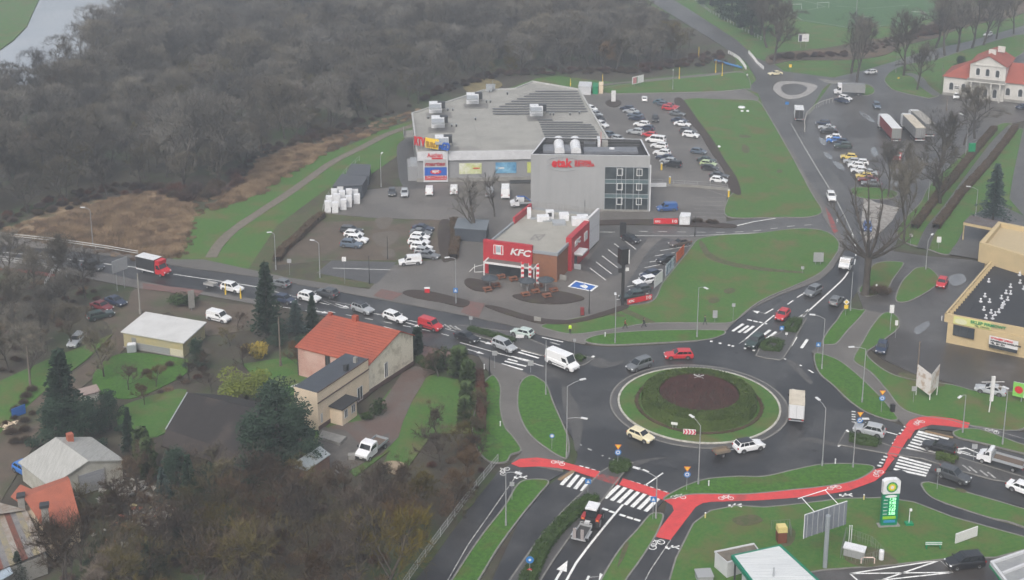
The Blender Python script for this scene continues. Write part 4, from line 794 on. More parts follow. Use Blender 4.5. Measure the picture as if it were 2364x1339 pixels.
# small sheet roofed shed
ss = empty('brick_shed', P(715, 1075), 0, 'small brick shed under a pale blue sheet metal roof', 'shed')
q = [P(664, 1078, 2.6), P(739, 1031, 2.8), P(763, 1050, 2.5), P(708, 1088, 2.4)]; m = MB(); slabroof(m, q, .1, mat('blue_grey_sheet', (.24, .28, .30), .4, (.30, .32, .33), .5)); bk(m, 'roof', ss)
c0 = sum(q, Vector()) / 4; m = MB(); m.prism([tuple((c0 + (p - c0) * .94)[:2]) for p in q], 0, 2.35, mat('rough_brick', (.2, .11, .075), .9, (.14, .09, .07), 1)); bk(m, 'wall', ss)
m = MB(); p = P(690, 1090); m.prism([tuple(P(x, y)[:2]) for x, y in ((745, 1000), (800, 1015), (785, 1030), (735, 1015))], 0, .5, DSM); tag(m.build('concrete_platform'), 'low broken concrete platform in front of the cream extension', 'platform')
# ---------------- white villa
def vz(x, y): return 2120 + x / 7.877, 90 + y / 7.877
VW = mat('villa_white', (.56, .55, .52), .8, (.48, .47, .44), .5); VR = mat('villa_roof', (.30, .075, .05), .7, (.25, .065, .045), .6, (.3, .7))
vl = empty('white_villa', P(2290, 222), 0, 'white villa with red hipped roof, arched windows and a columned front gable', 'villa')
a = Z2(P(*vz(440, 1012))); b = Z2(P(*vz(1922, 1175))); vw = Wall(a, b); hv = vw.pt(*vz(445, 672))[1]; LV = vw.pt(*vz(2850, 1250))[0]; dp = 15
V = lambda u, v, z: tuple(vw.w(u, z, -v))
m = MB(); m.prism([V(0, 0, 0)[:2], V(LV, 0, 0)[:2], V(LV, dp, 0)[:2], V(0, dp, 0)[:2]], 0, hv, VW); bk(m, 'wall', vl)
m = MB(); vw.box(m, -.05, 0, LV, .8, .06, DSM); bk(m, 'plinth', vl)
rz = hv + 4.6; o_ = .5
m = MB(); m.add([V(-o_, -o_, hv), V(LV + o_, -o_, hv), V(LV + o_, dp + o_, hv), V(-o_, dp + o_, hv), V(dp * .5, dp / 2, rz), V(LV - dp * .5, dp / 2, rz)], [(0, 1, 5, 4), (1, 2, 5), (2, 3, 4, 5), (3, 0, 4)], VR); bk(m, 'roof', vl)
c0 = vw.pt(*vz(930, 760))[0]; c1 = vw.pt(*vz(1580, 800))[0]; hc = vw.pt(*vz(950, 435))[1] ; hp = vw.pt(*vz(1290, 305))[1]; mid = (c0 + c1) / 2; f_ = -.8
m = MB(); fr = [V(c0, f_, 0), V(c1, f_, 0), V(c1, f_, hc), V(mid, f_, hp), V(c0, f_, hc)]; bkp = [V(c0, dp - 1, 0), V(c1, dp - 1, 0), V(c1, dp - 1, hc), V(mid, dp - 1, hp), V(c0, dp - 1, hc)]
m.add(fr + bkp, [(0, 1, 2, 3, 4), (9, 8, 7, 6, 5), (1, 6, 7, 2), (5, 0, 4, 9)], VW); bk(m, 'wall', vl)
m = MB()
for s in (-1, 1):
    ue = mid + s * ((c1 - c0) / 2 + .5); ze = hc - .25
    slabroof(m, [V(mid, f_ - .4, hp + .05), V(ue, f_ - .4, ze), V(ue, dp - .6, ze), V(mid, dp - .6, hp + .05)], .15, VR)
bk(m, 'roof', vl)
m = MB(); vw2 = Wall(V(c0, f_, 0)[:2], V(c1, f_, 0)[:2]); vw2.box(m, 0, hc - .3, vw2.L, hc - .1, .2, VW); vw2.box(m, -.3, hv - .2, vw2.L + .3, hv + .1, 2.2, VW); vw2.box(m, -.2, hv + .1, vw2.L + .2, hv + .9, .1, DSM, 2.0)
for t in (.1, .35, .65, .9): m.tube([vw2.w(vw2.L * t, 0, 1.9), vw2.w(vw2.L * t, hv - .2, 1.9)], .22, VW, 10)
bk(m, 'portico', vl)
def arch(wl, u, z0, w_, h, par):
    m = MB(); pts_ = [(u - w_ / 2, z0), (u + w_ / 2, z0)] + [(u + w_ / 2 * math.cos(k * math.pi / 8), z0 + h - w_ / 2 + w_ / 2 * math.sin(k * math.pi / 8)) for k in range(9)]
    big = [(u + (x - u) * 1.25, z0 + (z - z0) * 1.07 - .05) for x, z in pts_]
    m.add([wl.w(x, z, .02) for x, z in big], [tuple(range(len(big)))], WF); m.add([wl.w(x, z, .05) for x, z in pts_], [tuple(range(len(pts_)))], GLS)
    wl.box(m, u - w_ / 2 - .15, z0 - .15, u + w_ / 2 + .15, z0, .2, WF); bk(m, 'arched_window', par)
for x, y in ((595, 920), (815, 945), (1622, 1025), (1850, 1050), (2080, 1075)): u, z = vw.pt(*vz(x, y)); arch(vw, u, z, 1.15, 2.2, vl)
for x, y in ((1080, 655), (1255, 675), (1435, 700)): u, z = vw2.pt(*vz(x, y)); arch(vw2, u, z, 1.05, 2.1, vl)
for x in (1040, 1220, 1390): u = vw2.pt(*vz(x, 960))[0]; arch(vw2, u, .9, 1.1, 2.5, vl)
m = MB(); vw.pbox(m, vz(655, 840), vz(765, 895), .08, WF); u, z = vw.pt(*vz(655, 865)); 
for dz in (0, .45): vw.box(m, u + .1, z + dz - .5, u + 1.4, z + dz - .25, .02, DARK, .08)
bk(m, 'wall_sign', vl)
m = MB()
for uu, vv, zz in ((mid + .2, 4, hp - .2), (mid + 2, 9, hp + .0)): q = V(uu, vv, zz); m.box((q[0], q[1], q[2] + .5), (2.0, .8, 1.7), VW, vw.rot)
q = V(LV * .78, 3, hv + 2.2); m.box(q, (1.6, .1, .8), AC, vw.rot, (R(-30), 'X')); bk(m, 'chimney', vl)
# ---------------- yellow warehouse shop
def yz(x, y): return 1764 + x / 2.975, 440 + y / 2.975
YB = mat('shop_yellow', (.50, .39, .22), .8, (.44, .35, .2), .5)
yb = empty('yellow_shop', P(2300, 740), 0, 'yellow flat roofed shop with black roof full of white vents and two advertising boards', 'shop')
a = Z2(P(2184, 791)); b = Z2(P(2364, 832)); yw = Wall(a, b); hy = yw.pt(2181, 727)[1]; hb = yw.pt(2180, 743)[1]
pl = lambda x, y: Z2(P(x, y, hy)); r0, r1 = pl(2180.8, 726.5), pl(2298.4, 591); rd = (pl(2364, 761) - r0).normalized(); ex = r0 + rd * 34; ex2 = r1 + rd * 34
ov = [tuple(r0), tuple(ex), tuple(ex2), tuple(r1)]
m = MB(); m.prism([tuple(a), tuple(a + rd * 33), tuple(ex2), tuple(r1 + rd * .8)], 0, hb - .02, YB); bk(m, 'wall', yb)
m = MB(); m.prism(ov, hb, hy - .5, YB, BLK)
ywl = Wall(r0, ex); ylw = Wall(r1, r0)
for p_, q_ in ((r0, ex), (r0, r1), (r1, ex2)):
    dd = (q_ - p_); nn = Vector((-dd.y, dd.x)).normalized() * .3
    if nn.dot(Vector(((ov[0][0] + ov[2][0]) / 2, (ov[0][1] + ov[2][1]) / 2)) - p_) < 0: nn = -nn
    m.prism([tuple(p_), tuple(q_), tuple(q_ + nn), tuple(p_ + nn)], hy - .5, hy + .25, YB)
bk(m, 'roof', yb)
m = MB(); dd = r1 - r0
for i in range(24):
    q = r0 + dd * ((i + .5) / 24); m.box((q.x + rd.x * .55, q.y + rd.y * .55, hy - .15), (.7, .12, .6), YB, math.atan2(rd.y, rd.x))
bk(m, 'parapet_rib', yb)
def yp(x, y): return 1860 + x / 4.185, 420 + y / 4.185
for x, y in ((1890, 775), (1768, 968), (1978, 1020), (2065, 905), (2070, 980), (1935, 1080), (1978, 1085), (1890, 1130), (1950, 1145), (1730, 1110), (1690, 1160), (1720, 1240), (1775, 1165), (1915, 1185), (1895, 1220), (1865, 1262), (1740, 1320), (1805, 1325), (1790, 1270), (1830, 1290), (2105, 1040), (1900, 1200), (2080, 890)):
    m = MB(); p = P(*yp(x, y), hy - .5); m.box((p.x, p.y, hy - .4), (.42, .42, .2), AC, .3); m.tube([(p.x, p.y, hy - .2), (p.x, p.y, hy + .05)], .11, AC, 8); m.lathe([(0, .13), (.19, .08), (.2, 0), (.1, -.05)], (p.x, p.y, hy + .1), AC, 10); bk(m, 'roof_vent', yb)
window(yw, *yw.pt(*yz(1295, 990)), *yw.pt(*yz(1448, 950)), yb, DARK, GLS, 0, 2); window(yw, *yw.pt(*yz(1545, 1075)), *yw.pt(*yz(1742, 1070)), yb, DARK, GLS, 0, 3); 
u0, z0_ = yw.pt(*yz(1545, 1075)); u1, z1_ = yw.pt(*yz(1742, 1105)); fixkids(yb)
m = MB(); ywl.pbox(m, yz(1300, 905), yz(1556, 910), .08, mat('board_lime', (.55, .56, .22), .5)); bk(m, 'x', yb).name = 'sign_board'
bu0 = ywl.pt(*yz(1300, 900))[0]; bu1 = ywl.pt(*yz(1556, 960))[0]; m = MB(); ywl.box(m, bu0, hb + .05, bu1, hy + .1, .1, mat('board_lime', (0, 0, 0))); o = bk(m, 'sign_board', yb)
m = MB(); m.add([ywl.w(bu0 + 1.2 + 1.0 * math.cos(k * .4), (hb + hy) / 2 + .5 * math.sin(k * .4), .14) for k in range(16)], [tuple(range(16))], mat('logo_pale', (.6, .6, .4), .5)); bk(m, 'emblem', yb)
o = text('SKLEP FIRMOWY', ywl, bu0 + 2.7, (hb + hy) / 2 + .05, .72, GRN, None, off=.14, bold=.02, fit=5.6); kid(o, yb); o = text('TEL. CENNIK', ywl, bu0 + 3.4, hb + .2, .42, DARK, None, off=.14); kid(o, yb)
w0 = yw.pt(*yz(1548, 1000))[0]; w1 = yw.pt(*yz(1745, 1060))[0]; wz1 = yw.pt(*yz(1548, 993))[1]
m = MB(); yw.box(m, w0, wz1 - 1.5, w1, wz1, .1, WF); bk(m, 'sign_board', yb)
for s, d_, k in (('WYNAJEM LOKALI', .45, RED), ('POWIERZCHNI HANDLOWEJ', .9, DARK), ('TEL. 601 524', 1.35, DARK)): o = text(s, yw, w0 + .25, wz1 - d_, .36 if len(s) > 15 else .42, k, None, off=.13, bold=.02); kid(o, yb)
# raised cream tower block behind, and its canopy
tb = empty('cream_tower', P(2330, 600), 0, 'tall cream box block rising behind the yellow shop roof', 'building')
ht_ = hy + 3.2; q = [Z2(P(x, y, ht_)) for x, y in ((2261.5, 559), (2364, 590), (2500, 634), (2560, 560), (2305, 511))]
m = MB(); m.prism([tuple(p) for p in q], hy - .6, ht_ - .9, YB, mat('tan_roof', (.42, .34, .21), .8)); 
for i in range(5):
    p_, q_ = q[i], q[(i + 1) % 5]; cc_ = Z2(P(2400, 570, ht_)); n_ = [(p_ + (cc_ - p_).normalized() * 1.0), (q_ + (cc_ - q_).normalized() * 1.0)]; m.prism([tuple(p_), tuple(q_), tuple(n_[1]), tuple(n_[0])], ht_ - .9, ht_, YB)
bk(m, 'parapet', tb)
m = MB(); m.prism([tuple(q[0] + (Z2(P(2400, 570, ht_)) - q[0]) * .12), tuple(q[2]), tuple(q[3]), tuple(q[4])], 0, hy - .6, YB); bk(m, 'wall', tb)
cp = empty('flat_canopy', P(2270, 520), 0, 'thin flat canopy with dark roof and cream edge beside the tower block', 'canopy')
q = [Z2(P(x, y, 4.2)) for x, y in ((2224, 513), (2300, 528), (2316, 512), (2240, 497))]; m = MB(); m.prism([tuple(p) for p in q], 3.6, 4.2, YB, mat('rust_roof', (.08, .05, .045), .8, (.12, .12, .12), .5)); bk(m, 'roof', cp)
for p in (q[0], q[1]): m = MB(); m.tube([(p.x + .5, p.y + .8, 0), (p.x + .5, p.y + .8, 3.6)], .12, YB); bk(m, 'post', cp)
# ---------------- petrol station
def sz(x, y): return 1580 + x / 3.015, 1090 + y / 3.015
cw = empty('wash_bay', P(1790, 1330), 0, 'white ribbed roofed bay with a green edge at the bottom of the picture', 'station building')
hw = 4.2; q = [Z2(P(x, y, hw)) for x, y in (sz(335, 580), sz(665, 510), (1960, 1405), (1800, 1425))]; RIB = mat('ribbed_white', (.62, .64, .64), .4, (.48, .5, .51), 1.0, stretch=(.2, 5, 1, .2))
m = MB(); m.prism([tuple(p) for p in q], hw - .35, hw, GRN, RIB); bk(m, 'roof', cw)
m = MB(); ribbon(m, [tuple(p) for p in q], .35, hw + .06, mat('bp_green', (.0, .17, .10), .4), .5, True); bk(m, 'fascia', cw)
m = MB(); p = P(*sz(620, 725), hw); m.tube([(p.x, p.y, hw), (p.x, p.y, hw + 1.1)], .1, ACG); bk(m, 'flue', cw)
cq = sum(q, Vector((0, 0))) / 4; m = MB(); m.prism([tuple(cq + (p - cq) * .8) for p in q], 0, hw - .4, WHP); bk(m, 'wall', cw)
for p in q[:2]: m = MB(); r_ = cq + (p - cq) * .94; m.tube([(r_.x, r_.y, 0), (r_.x, r_.y, hw - .35)], .12, DARK); bk(m, 'post', cw)
kb_ = empty('service_kiosk', P(1690, 1310), 0, 'plain white service box with a mossy flat roof beside the ribbed bay', 'kiosk')
hkz = HT(1650, 1311, 1274); q = [Z2(P(x, y, hkz)) for x, y in (sz(213, 553), sz(300, 628), sz(530, 560), sz(485, 497))]; m = MB(); m.prism([tuple(p) for p in q], 0, hkz - .1, WHP, mat('mossy_roof', (.12, .105, .085), .9, (.17, .15, .12), 1)); bk(m, 'wall', kb_)
m = MB(); ribbon(m, [tuple(p) for p in q], .2, hkz + .05, WHP, .25, True); bk(m, 'parapet', kb_)
fc = empty('pump_canopy', P(2364, 1339), 0, 'petrol pump canopy with white edge and green stripe at the lower right corner', 'canopy')
hf = 5.2; q = [Z2(P(x, y, hf)) for x, y in ((2290, 1296), (2420, 1252), (2560, 1340), (2400, 1440))]; m = MB(); m.prism([tuple(p) for p in q], hf - .7, hf - .3, WHP, mat('canopy_deck', (.22, .23, .24), .6, (.3, .31, .31), .6)); bk(m, 'roof', fc)
m = MB(); ribbon(m, [tuple(p) for p in q], .4, hf, WHP, .5, True); bk(m, 'edge', fc); m = MB(); ribbon(m, [tuple(p) for p in q], .46, hf - .45, GRN, .3, True); bk(m, 'green_stripe', fc)
m = MB()
for t in (.2, .4, .6, .8): a_ = q[0].lerp(q[3], t); b_ = q[1].lerp(q[2], t); c_ = (a_ + b_) / 2; m.box((c_.x, c_.y, hf - .12), ((b_ - a_).length - .5, .25, .3), WHP, math.atan2((b_ - a_).y, (b_ - a_).x))
bk(m, 'beam', fc)
for t in (.3, .7): c_ = q[0].lerp(q[2], t); m = MB(); m.tube([(c_.x, c_.y, 0), (c_.x, c_.y, hf - .7)], .2, WHP); bk(m, 'column', fc)
# ---------------- dark containers and huts behind the restaurant
def boxthing(name, label, cat, base, h, mw, mr=None, group=None):
    q = [tuple(P(x, y)[:2]) for x, y in base]; c_ = sum((Vector(p) for p in q), Vector((0, 0))) / len(q)
    r = empty(name, (c_.x, c_.y, 0), 0, label, cat, group); m = MB(); m.prism(q, 0, h, mw, mr or mw); bk(m, 'wall', r)
    m = MB(); m.prism([tuple(c_ + (Vector(p) - c_) * 1.04) for p in q], h, h + .15, mr or mw); bk(m, 'roof', r); return r
NAVY = mat('navy_sheet', (.045, .055, .07), .5, (.06, .07, .085), .6)
boxthing('bin_store', 'dark bin shelter with a pale lid behind the bare tree', 'shelter', ((1050, 555), (1122, 560), (1128, 537), (1058, 532)), 2.6, NAVY, mat('shelter_roof', (.13, .15, .17), .5))
boxthing('storage_shed', 'dark flat roofed shed beside the white wrapped bales', 'shed', ((770, 462), (836, 460), (848, 440), (790, 434)), 3.2, NAVY, mat('shed_roof', (.07, .075, .085), .5))
boxthing('storage_container', 'dark storage container behind the dark flat roofed shed', 'container', ((800, 424), (852, 428), (856, 402), (812, 400)), 2.2, NAVY, mat('shed_roof', (0, 0, 0)))
boxthing('market_hut', 'white hut at the back corner of the shopping hall', 'hut', ((1335, 218), (1364, 219), (1366, 208), (1338, 207)), 2.4, WHP)
boxthing('recycling_hut', 'low green and white kiosk next to the white hut', 'kiosk', ((1368, 217), (1380, 218), (1382, 209), (1370, 208)), 2.2, GRN); boxthing('recycling_hut', 'pale cabinet with cream front beside the green kiosk', 'kiosk', ((1382, 216), (1392, 216), (1393, 209), (1383, 209)), 2.6, CRM)
for i, (x, y, h) in enumerate(((757, 490, 2.6), (774, 491, 2.4), (760, 478, 2.6), (778, 478, 3), (793, 484, 2.4), (790, 470, 3), (805, 478, 2.6), (806, 466, 3), (820, 462, 2.5), (772, 466, 3), (786, 460, 3.2), (800, 458, 3.2), (824, 470, 2.2), (1576, 519, 1.9))):
    if i == 13: boxthing('tarpaulin_stack', 'white tarpaulin covered pallet on the bed beside the red banner', 'pallet', ((1568, 521), (1592, 521), (1594, 512), (1572, 511)), 1.9, AC); continue
    m = MB(); p = P(x, y); w_ = 1.35; m.box((p.x, p.y, .08), (w_, w_, .16), DSM, .1)
    for k in range(3): m.box((p.x + .02 * k, p.y, .16 + (h - .16) * (k + .5) / 3), (w_ - .05 * (k % 2), w_ - .06, (h - .16) / 3 - .03), AC, .1 + .02 * k)
    tag(m.build('wrapped_bale'), 'white plastic wrapped bale in the stack by the dark shed, %s one' % ['front left', 'front middle', 'second row left', 'second row centre', 'front right', 'third row centre', 'second row right', 'third row right', 'rear right', 'rear left', 'rear middle', 'tall rear centre', 'outermost right'][i], 'bale', 'wrapped bales stacked by the dark shed')
# ================================================================ VEHICLES
def paintmat():
    m = bpy.data.materials.new('car_paint'); m.use_nodes = True; n = m.node_tree.nodes; L = m.node_tree.links; b = n['Principled BSDF']
    oi = n.new('ShaderNodeObjectInfo'); L.new(oi.outputs['Color'], b.inputs['Base Color']); b.inputs['Roughness'].default_value = .32
    b.inputs['Coat Weight'].default_value = .5; b.inputs['Coat Roughness'].default_value = .08
    return m
PAINT = paintmat()
CG = mat('car_glass', (.018, .022, .026), .06, spec=.8); TRIM = mat('black_trim', (.02, .02, .022), .6); TYRE = mat('tyre', (.022, .022, .022), .85); RIM = mat('rim', (.32, .33, .34), .35, metal=.5)
HL = mat('headlight', (.75, .77, .8), .15); TL = mat('taillight', (.35, .015, .015), .25); PLT = mat('number_plate', (.7, .7, .68), .5)
# kind: length, width, height, belt z, [x of wheels], hood/top outline: windscreen base, windscreen top, roof rear top, rear base, hood z, trunk z
KINDS = {
 'hatchback': dict(L=4.05, W=1.72, H=1.48, belt=.95, wb=.92, wt=.28, rt=-1.45, rb=-1.95, hz=.90, tz=.93, wx=(1.28, -1.25)),
 'sedan': dict(L=4.6, W=1.78, H=1.44, belt=.93, wb=.85, wt=.12, rt=-1.05, rb=-1.65, hz=.86, tz=.93, wx=(1.4, -1.35)),
 'estate': dict(L=4.7, W=1.80, H=1.48, belt=.94, wb=.85, wt=.15, rt=-1.95, rb=-2.28, hz=.88, tz=.94, wx=(1.42, -1.35)),
 'suv': dict(L=4.45, W=1.84, H=1.66, belt=1.05, wb=.88, wt=.25, rt=-1.7, rb=-2.12, hz=1.0, tz=1.03, wx=(1.35, -1.32)),
 'minivan': dict(L=4.6, W=1.82, H=1.70, belt=1.02, wb=1.25, wt=.35, rt=-1.95, rb=-2.24, hz=.93, tz=1.0, wx=(1.42, -1.42)),
 'small_van': dict(L=4.5, W=1.82, H=1.84, belt=1.08, wb=1.15, wt=.62, rt=-2.1, rb=-2.22, hz=1.0, tz=1.05, wx=(1.38, -1.4), cargo=True),
 'large_van': dict(L=6.0, W=2.05, H=2.45, belt=1.25, wb=2.15, wt=1.5, rt=-2.85, rb=-2.98, hz=1.15, tz=1.2, wx=(2.0, -1.75), cargo=True),
 'minibus': dict(L=5.3, W=1.98, H=2.0, belt=1.15, wb=1.75, wt=1.1, rt=-2.4, rb=-2.6, hz=1.05, tz=1.1, wx=(1.7, -1.6)),
}
def wheel_mesh(r, w_):
    m = MB(); m.lathe([(r * .6, -w_ / 2), (r * .96, -w_ / 2), (r, -w_ * .35), (r, w_ * .35), (r * .96, w_ / 2), (r * .6, w_ / 2)], (0, 0, 0), TYRE, 16, 'Y')
    for s in (-1, 1):
        m.add([(0, s * w_ * .42, 0)] + [(r * .62 * math.cos(k * math.pi / 8), s * w_ * .5, r * .62 * math.sin(k * math.pi / 8)) for k in range(16)], [(0, 1 + k, 1 + (k + 1) % 16)[::s] for k in range(16)], RIM)
        for k in range(5):
            a = k * 2 * math.pi / 5; m.box((r * .42 * math.cos(a), s * w_ * .5, r * .42 * math.sin(a)), (r * .13, .01, r * .13), TRIM)
    return m
def car_proto(kind):
    k = KINDS[kind]; L_, Wd, H, belt = k['L'], k['W'], k['H'], k['belt']; f, r = L_ / 2, -L_ / 2; hw_ = Wd / 2; g0 = .2
    root = bpy.data.objects.new(kind, None); parts = []
    def put(mb, nm, sm=False):
        me = bpy.data.meshes.new(nm); me.from_pydata(mb.v, [], mb.f)
        for q in mb.mats: me.materials.append(q)
        me.polygons.foreach_set('material_index', mb.m)
        if sm: me.polygons.foreach_set('use_smooth', [True] * len(mb.f))
        o = bpy.data.objects.new(nm, me); parts.append((o, None)); return o
    m = MB()
    van = k.get('cargo')
    # lower body stations x, top z, half width
    st = [(f, .62 * k['hz'] / .9, hw_ * .74, .30), (f - .10, k['hz'] * .80, hw_ * .88, .22), (f - .42, k['hz'] * .93, hw_ * .97, g0), (k['wb'] + .25, k['hz'], hw_, g0), (k['wb'] - .1, belt, hw_, g0), (0, belt + .01, hw_, g0), (k['rb'] + .3, belt, hw_, g0), (k['rb'] - .02 if k['rb'] - .02 > r + .3 else r + .25, k['tz'], hw_ * .98, g0), (r + .10, k['tz'] * .98, hw_ * .93, .25), (r, k['tz'] * .80, hw_ * .84, .32)]
    vs = []; 
    for x, zt_, hw, zb_ in st:
        for y, z in ((-hw * .92, zb_), (-hw, zb_ + .14), (-hw, zt_ - .22), (-hw * .965, zt_ - .07), (-hw * .86, zt_), (hw * .86, zt_), (hw * .965, zt_ - .07), (hw, zt_ - .22), (hw, zb_ + .14), (hw * .92, zb_)): vs.append((x, y, z))
    n = 10; fs = []
    for i in range(len(st) - 1):
        for j in range(n): fs.append((i * n + j, i * n + (j + 1) % n, (i + 1) * n + (j + 1) % n, (i + 1) * n + j))
    fs.append(tuple(range(n))); fs.append(tuple((len(st) - 1) * n + j for j in range(n))[::-1])
    fs = [q[::-1] for q in fs]; m.add(vs, fs, PAINT)
    # greenhouse hull
    tb, tt = hw_ * .93, hw_ * (.78 if not van else .86); zr = H
    rake = [(k['wb'], tb * .96, belt - .02), (k['wt'], tt, zr - .05), (k['rt'], tt, zr - .05), (k['rb'], tb * .95, belt - .02)]
    b0, t0, t1, b1 = rake
    gv = [(b0[0], -b0[1], b0[2]), (b0[0], b0[1], b0[2]), (t0[0], -t0[1], t0[2]), (t0[0], t0[1], t0[2]), (t1[0], -t1[1], t1[2]), (t1[0], t1[1], t1[2]), (b1[0], -b1[1], b1[2]), (b1[0], b1[1], b1[2])]
    ri = [(t0[0] - .25, -t0[1] * .9, zr), (t0[0] - .25, t0[1] * .9, zr), (t1[0] + .15, -t1[1] * .9, zr), (t1[0] + .15, t1[1] * .9, zr)]
    m.add(gv + ri, [(0, 1, 3, 2), (7, 6, 4, 5), (0, 2, 4, 6), (3, 1, 7, 5), ], PAINT)
    rm_ = MB(); rm_.add(gv[2:6] + ri, [(0, 1, 5, 4), (1, 3, 7, 5), (3, 2, 6, 7), (2, 0, 4, 6), (4, 5, 7, 6)], PAINT); put(rm_, 'roof')
    # sills, arches, bumpers trim
    wr = .33 if kind != 'large_van' else .36
    for s in (-1, 1):
        m.box((0, s * hw_ * .955, g0 + .1), (L_ * .42, .06, .16), TRIM)
        for wx in k['wx']:
            m.add([(wx, s * (hw_ + .004), .33)] + [(wx + (wr + .09) * math.cos(a * math.pi / 8), s * (hw_ + .004), .33 + (wr + .09) * math.sin(a * math.pi / 8)) for a in range(-1, 10)], [((0, 1 + a, 2 + a) if s < 0 else (0, 2 + a, 1 + a))[::-1] for a in range(10)], TRIM)
    m.box((f - .04, 0, .42), (.12, hw_ * 1.1, .22), TRIM); m.box((r + .05, 0, .36), (.12, hw_ * 1.5, .14), TRIM); m.box((f + .005, 0, .48), (.03, .5, .11), PLT); m.box((r - .005, 0, .62), (.03, .5, .11), PLT)
    if van: 
        for s in (-1, 1): m.box((-.2, s * (hw_ + .01), .62 if kind == 'small_van' else .6), (L_ * .5, .03, .12), TRIM)
    body = put(m, 'body')
    def lerp3(a, b, t): return tuple(a[i] + (b[i] - a[i]) * t for i in range(3))
    def pane(mb, a, b, c, d, u0, u1, v0, v1, off):
        """quad a(b0) b(b1) c(t1) d(t0): sub-rectangle pushed out along the normal"""
        A_, B_, C_, D__ = (Vector(q) for q in (a, b, c, d)); nn = (B_ - A_).cross(D__ - A_).normalized()
        P_ = lambda u, v: A_.lerp(B_, u).lerp(D__.lerp(C_, u), v) + nn * off
        mb.quad([P_(u0, v0), P_(u1, v0), P_(u1, v1), P_(u0, v1)], CG)
    m = MB(); pane(m, gv[0], gv[1], gv[3], gv[2], .05, .95, .08, .93, .012); put(m, 'windscreen')
    if kind != 'large_van' and kind != 'small_van': m = MB(); pane(m, gv[7], gv[6], gv[4], gv[5], .08, .92, .25, .9, .012); put(m, 'rear_window')
    for s in (-1, 1):
        m = MB(); q = (gv[6], gv[0], gv[2], gv[4]) if s < 0 else (gv[1], gv[7], gv[5], gv[3])
        segs = ((.42, .54), (.57, .74), (.77, .95)) if False else None
        if van: ss = ((.74, .93),) if kind == 'large_van' else ((.66, .93),)
        elif kind in ('estate', 'suv', 'minivan', 'minibus'): ss = ((.08, .28), (.31, .58), (.61, .93))
        else: ss = ((.12, .50), (.54, .92))
        for a, b in ss:
            if s > 0: a, b = 1 - b, 1 - a
            pane(m, *q, a, b, .12 if not van else .1, .88 if not van else .62, .012)
        put(m, 'side_window')
    for s in (-1, 1):
        m = MB(); m.box((f - .14, s * hw_ * .70, k['hz'] * .72), (.22, hw_ * .36, .14), HL, s * -.35); put(m, 'headlight')
        m = MB(); m.box((r + .07, s * hw_ * .80, k['tz'] * .86), (.16, hw_ * .24, .22 if kind in ('suv', 'minivan', 'large_van', 'small_van', 'minibus') else .15), TL, s * .2); put(m, 'taillight')
        m = MB(); m.box((k['wb'] - .12, s * (hw_ + .08), belt + .06), (.14, .18, .12), TRIM if van else PAINT); put(m, 'mirror')
    wm = wheel_mesh(wr, .22); wme = bpy.data.meshes.new('wheel'); wme.from_pydata(wm.v, [], wm.f)
    for q in wm.mats: wme.materials.append(q)
    wme.polygons.foreach_set('material_index', wm.m)
    for wx in k['wx']:
        for s in (-1, 1):
            o = bpy.data.objects.new('wheel', wme); o.location = (wx, s * (hw_ - .10), wr); parts.append((o, None))
    return root, [p for p, _ in parts]
PROTO = {}
COL = {'white': (.72, .73, .74), 'silver': (.36, .38, .40), 'grey': (.13, .14, .15), 'dark grey': (.055, .06, .066), 'black': (.014, .015, .018), 'navy': (.02, .032, .065), 'blue': (.03, .10, .30), 'bright blue': (.03, .16, .50), 'red': (.48, .022, .03), 'dark red': (.15, .018, .022), 'dark green': (.025, .045, .04), 'teal': (.04, .10, .13), 'cream': (.72, .65, .44), 'pale green': (.42, .50, .47), 'light green': (.36, .45, .25), 'yellow': (.60, .45, .10), 'blue grey': (.09, .12, .16), 'brown': (.08, .06, .05)}
CATN = {'hatchback': 'car', 'sedan': 'car', 'estate': 'car', 'suv': 'car', 'minivan': 'car', 'small_van': 'van', 'large_van': 'van', 'minibus': 'van'}
KNAME = {'hatchback': 'hatchback', 'sedan': 'saloon car', 'estate': 'estate car', 'suv': 'off-roader', 'minivan': 'people carrier', 'small_van': 'small panel van', 'large_van': 'tall panel van', 'minibus': 'minibus'}
def heading(px, py, dx, dy):
    p = P(px, py); q = P(px + dx, py + dy); return math.atan2(q.y - p.y, q.x - p.x)
def car(kind, px, py, dx, dy, colour, where, group=None, sc_=1.0, label=None):
    dark = 'black roof' in where
    if kind not in PROTO: PROTO[kind] = car_proto(kind)
    root, parts = PROTO[kind]; c = COL[colour]; j = rnd.uniform(.93, 1.07)
    r = root.copy(); r.name = {'hatchback': 'hatchback_car', 'sedan': 'saloon_car', 'estate': 'estate_car', 'suv': 'off_roader'}.get(kind, kind); C.objects.link(r)
    q = P(px, py, KINDS[kind]['H'] * .45); r.location = (q.x, q.y, .035); r.rotation_euler = (0, 0, heading(px, py, dx, dy) + rnd.uniform(-.015, .015)); r.scale = (sc_,) * 3
    for p in parts:
        o = p.copy(); C.objects.link(o); o.parent = r; o.color = (.02, .02, .025, 1) if dark and p.name.startswith('roof') else (c[0] * j, c[1] * j, c[2] * j, 1)
    tag(r, label or ('%s %s %s' % (colour, KNAME[kind], where)), CATN[kind], group); return r
G1 = 'vehicles driving on the main road and roundabout'
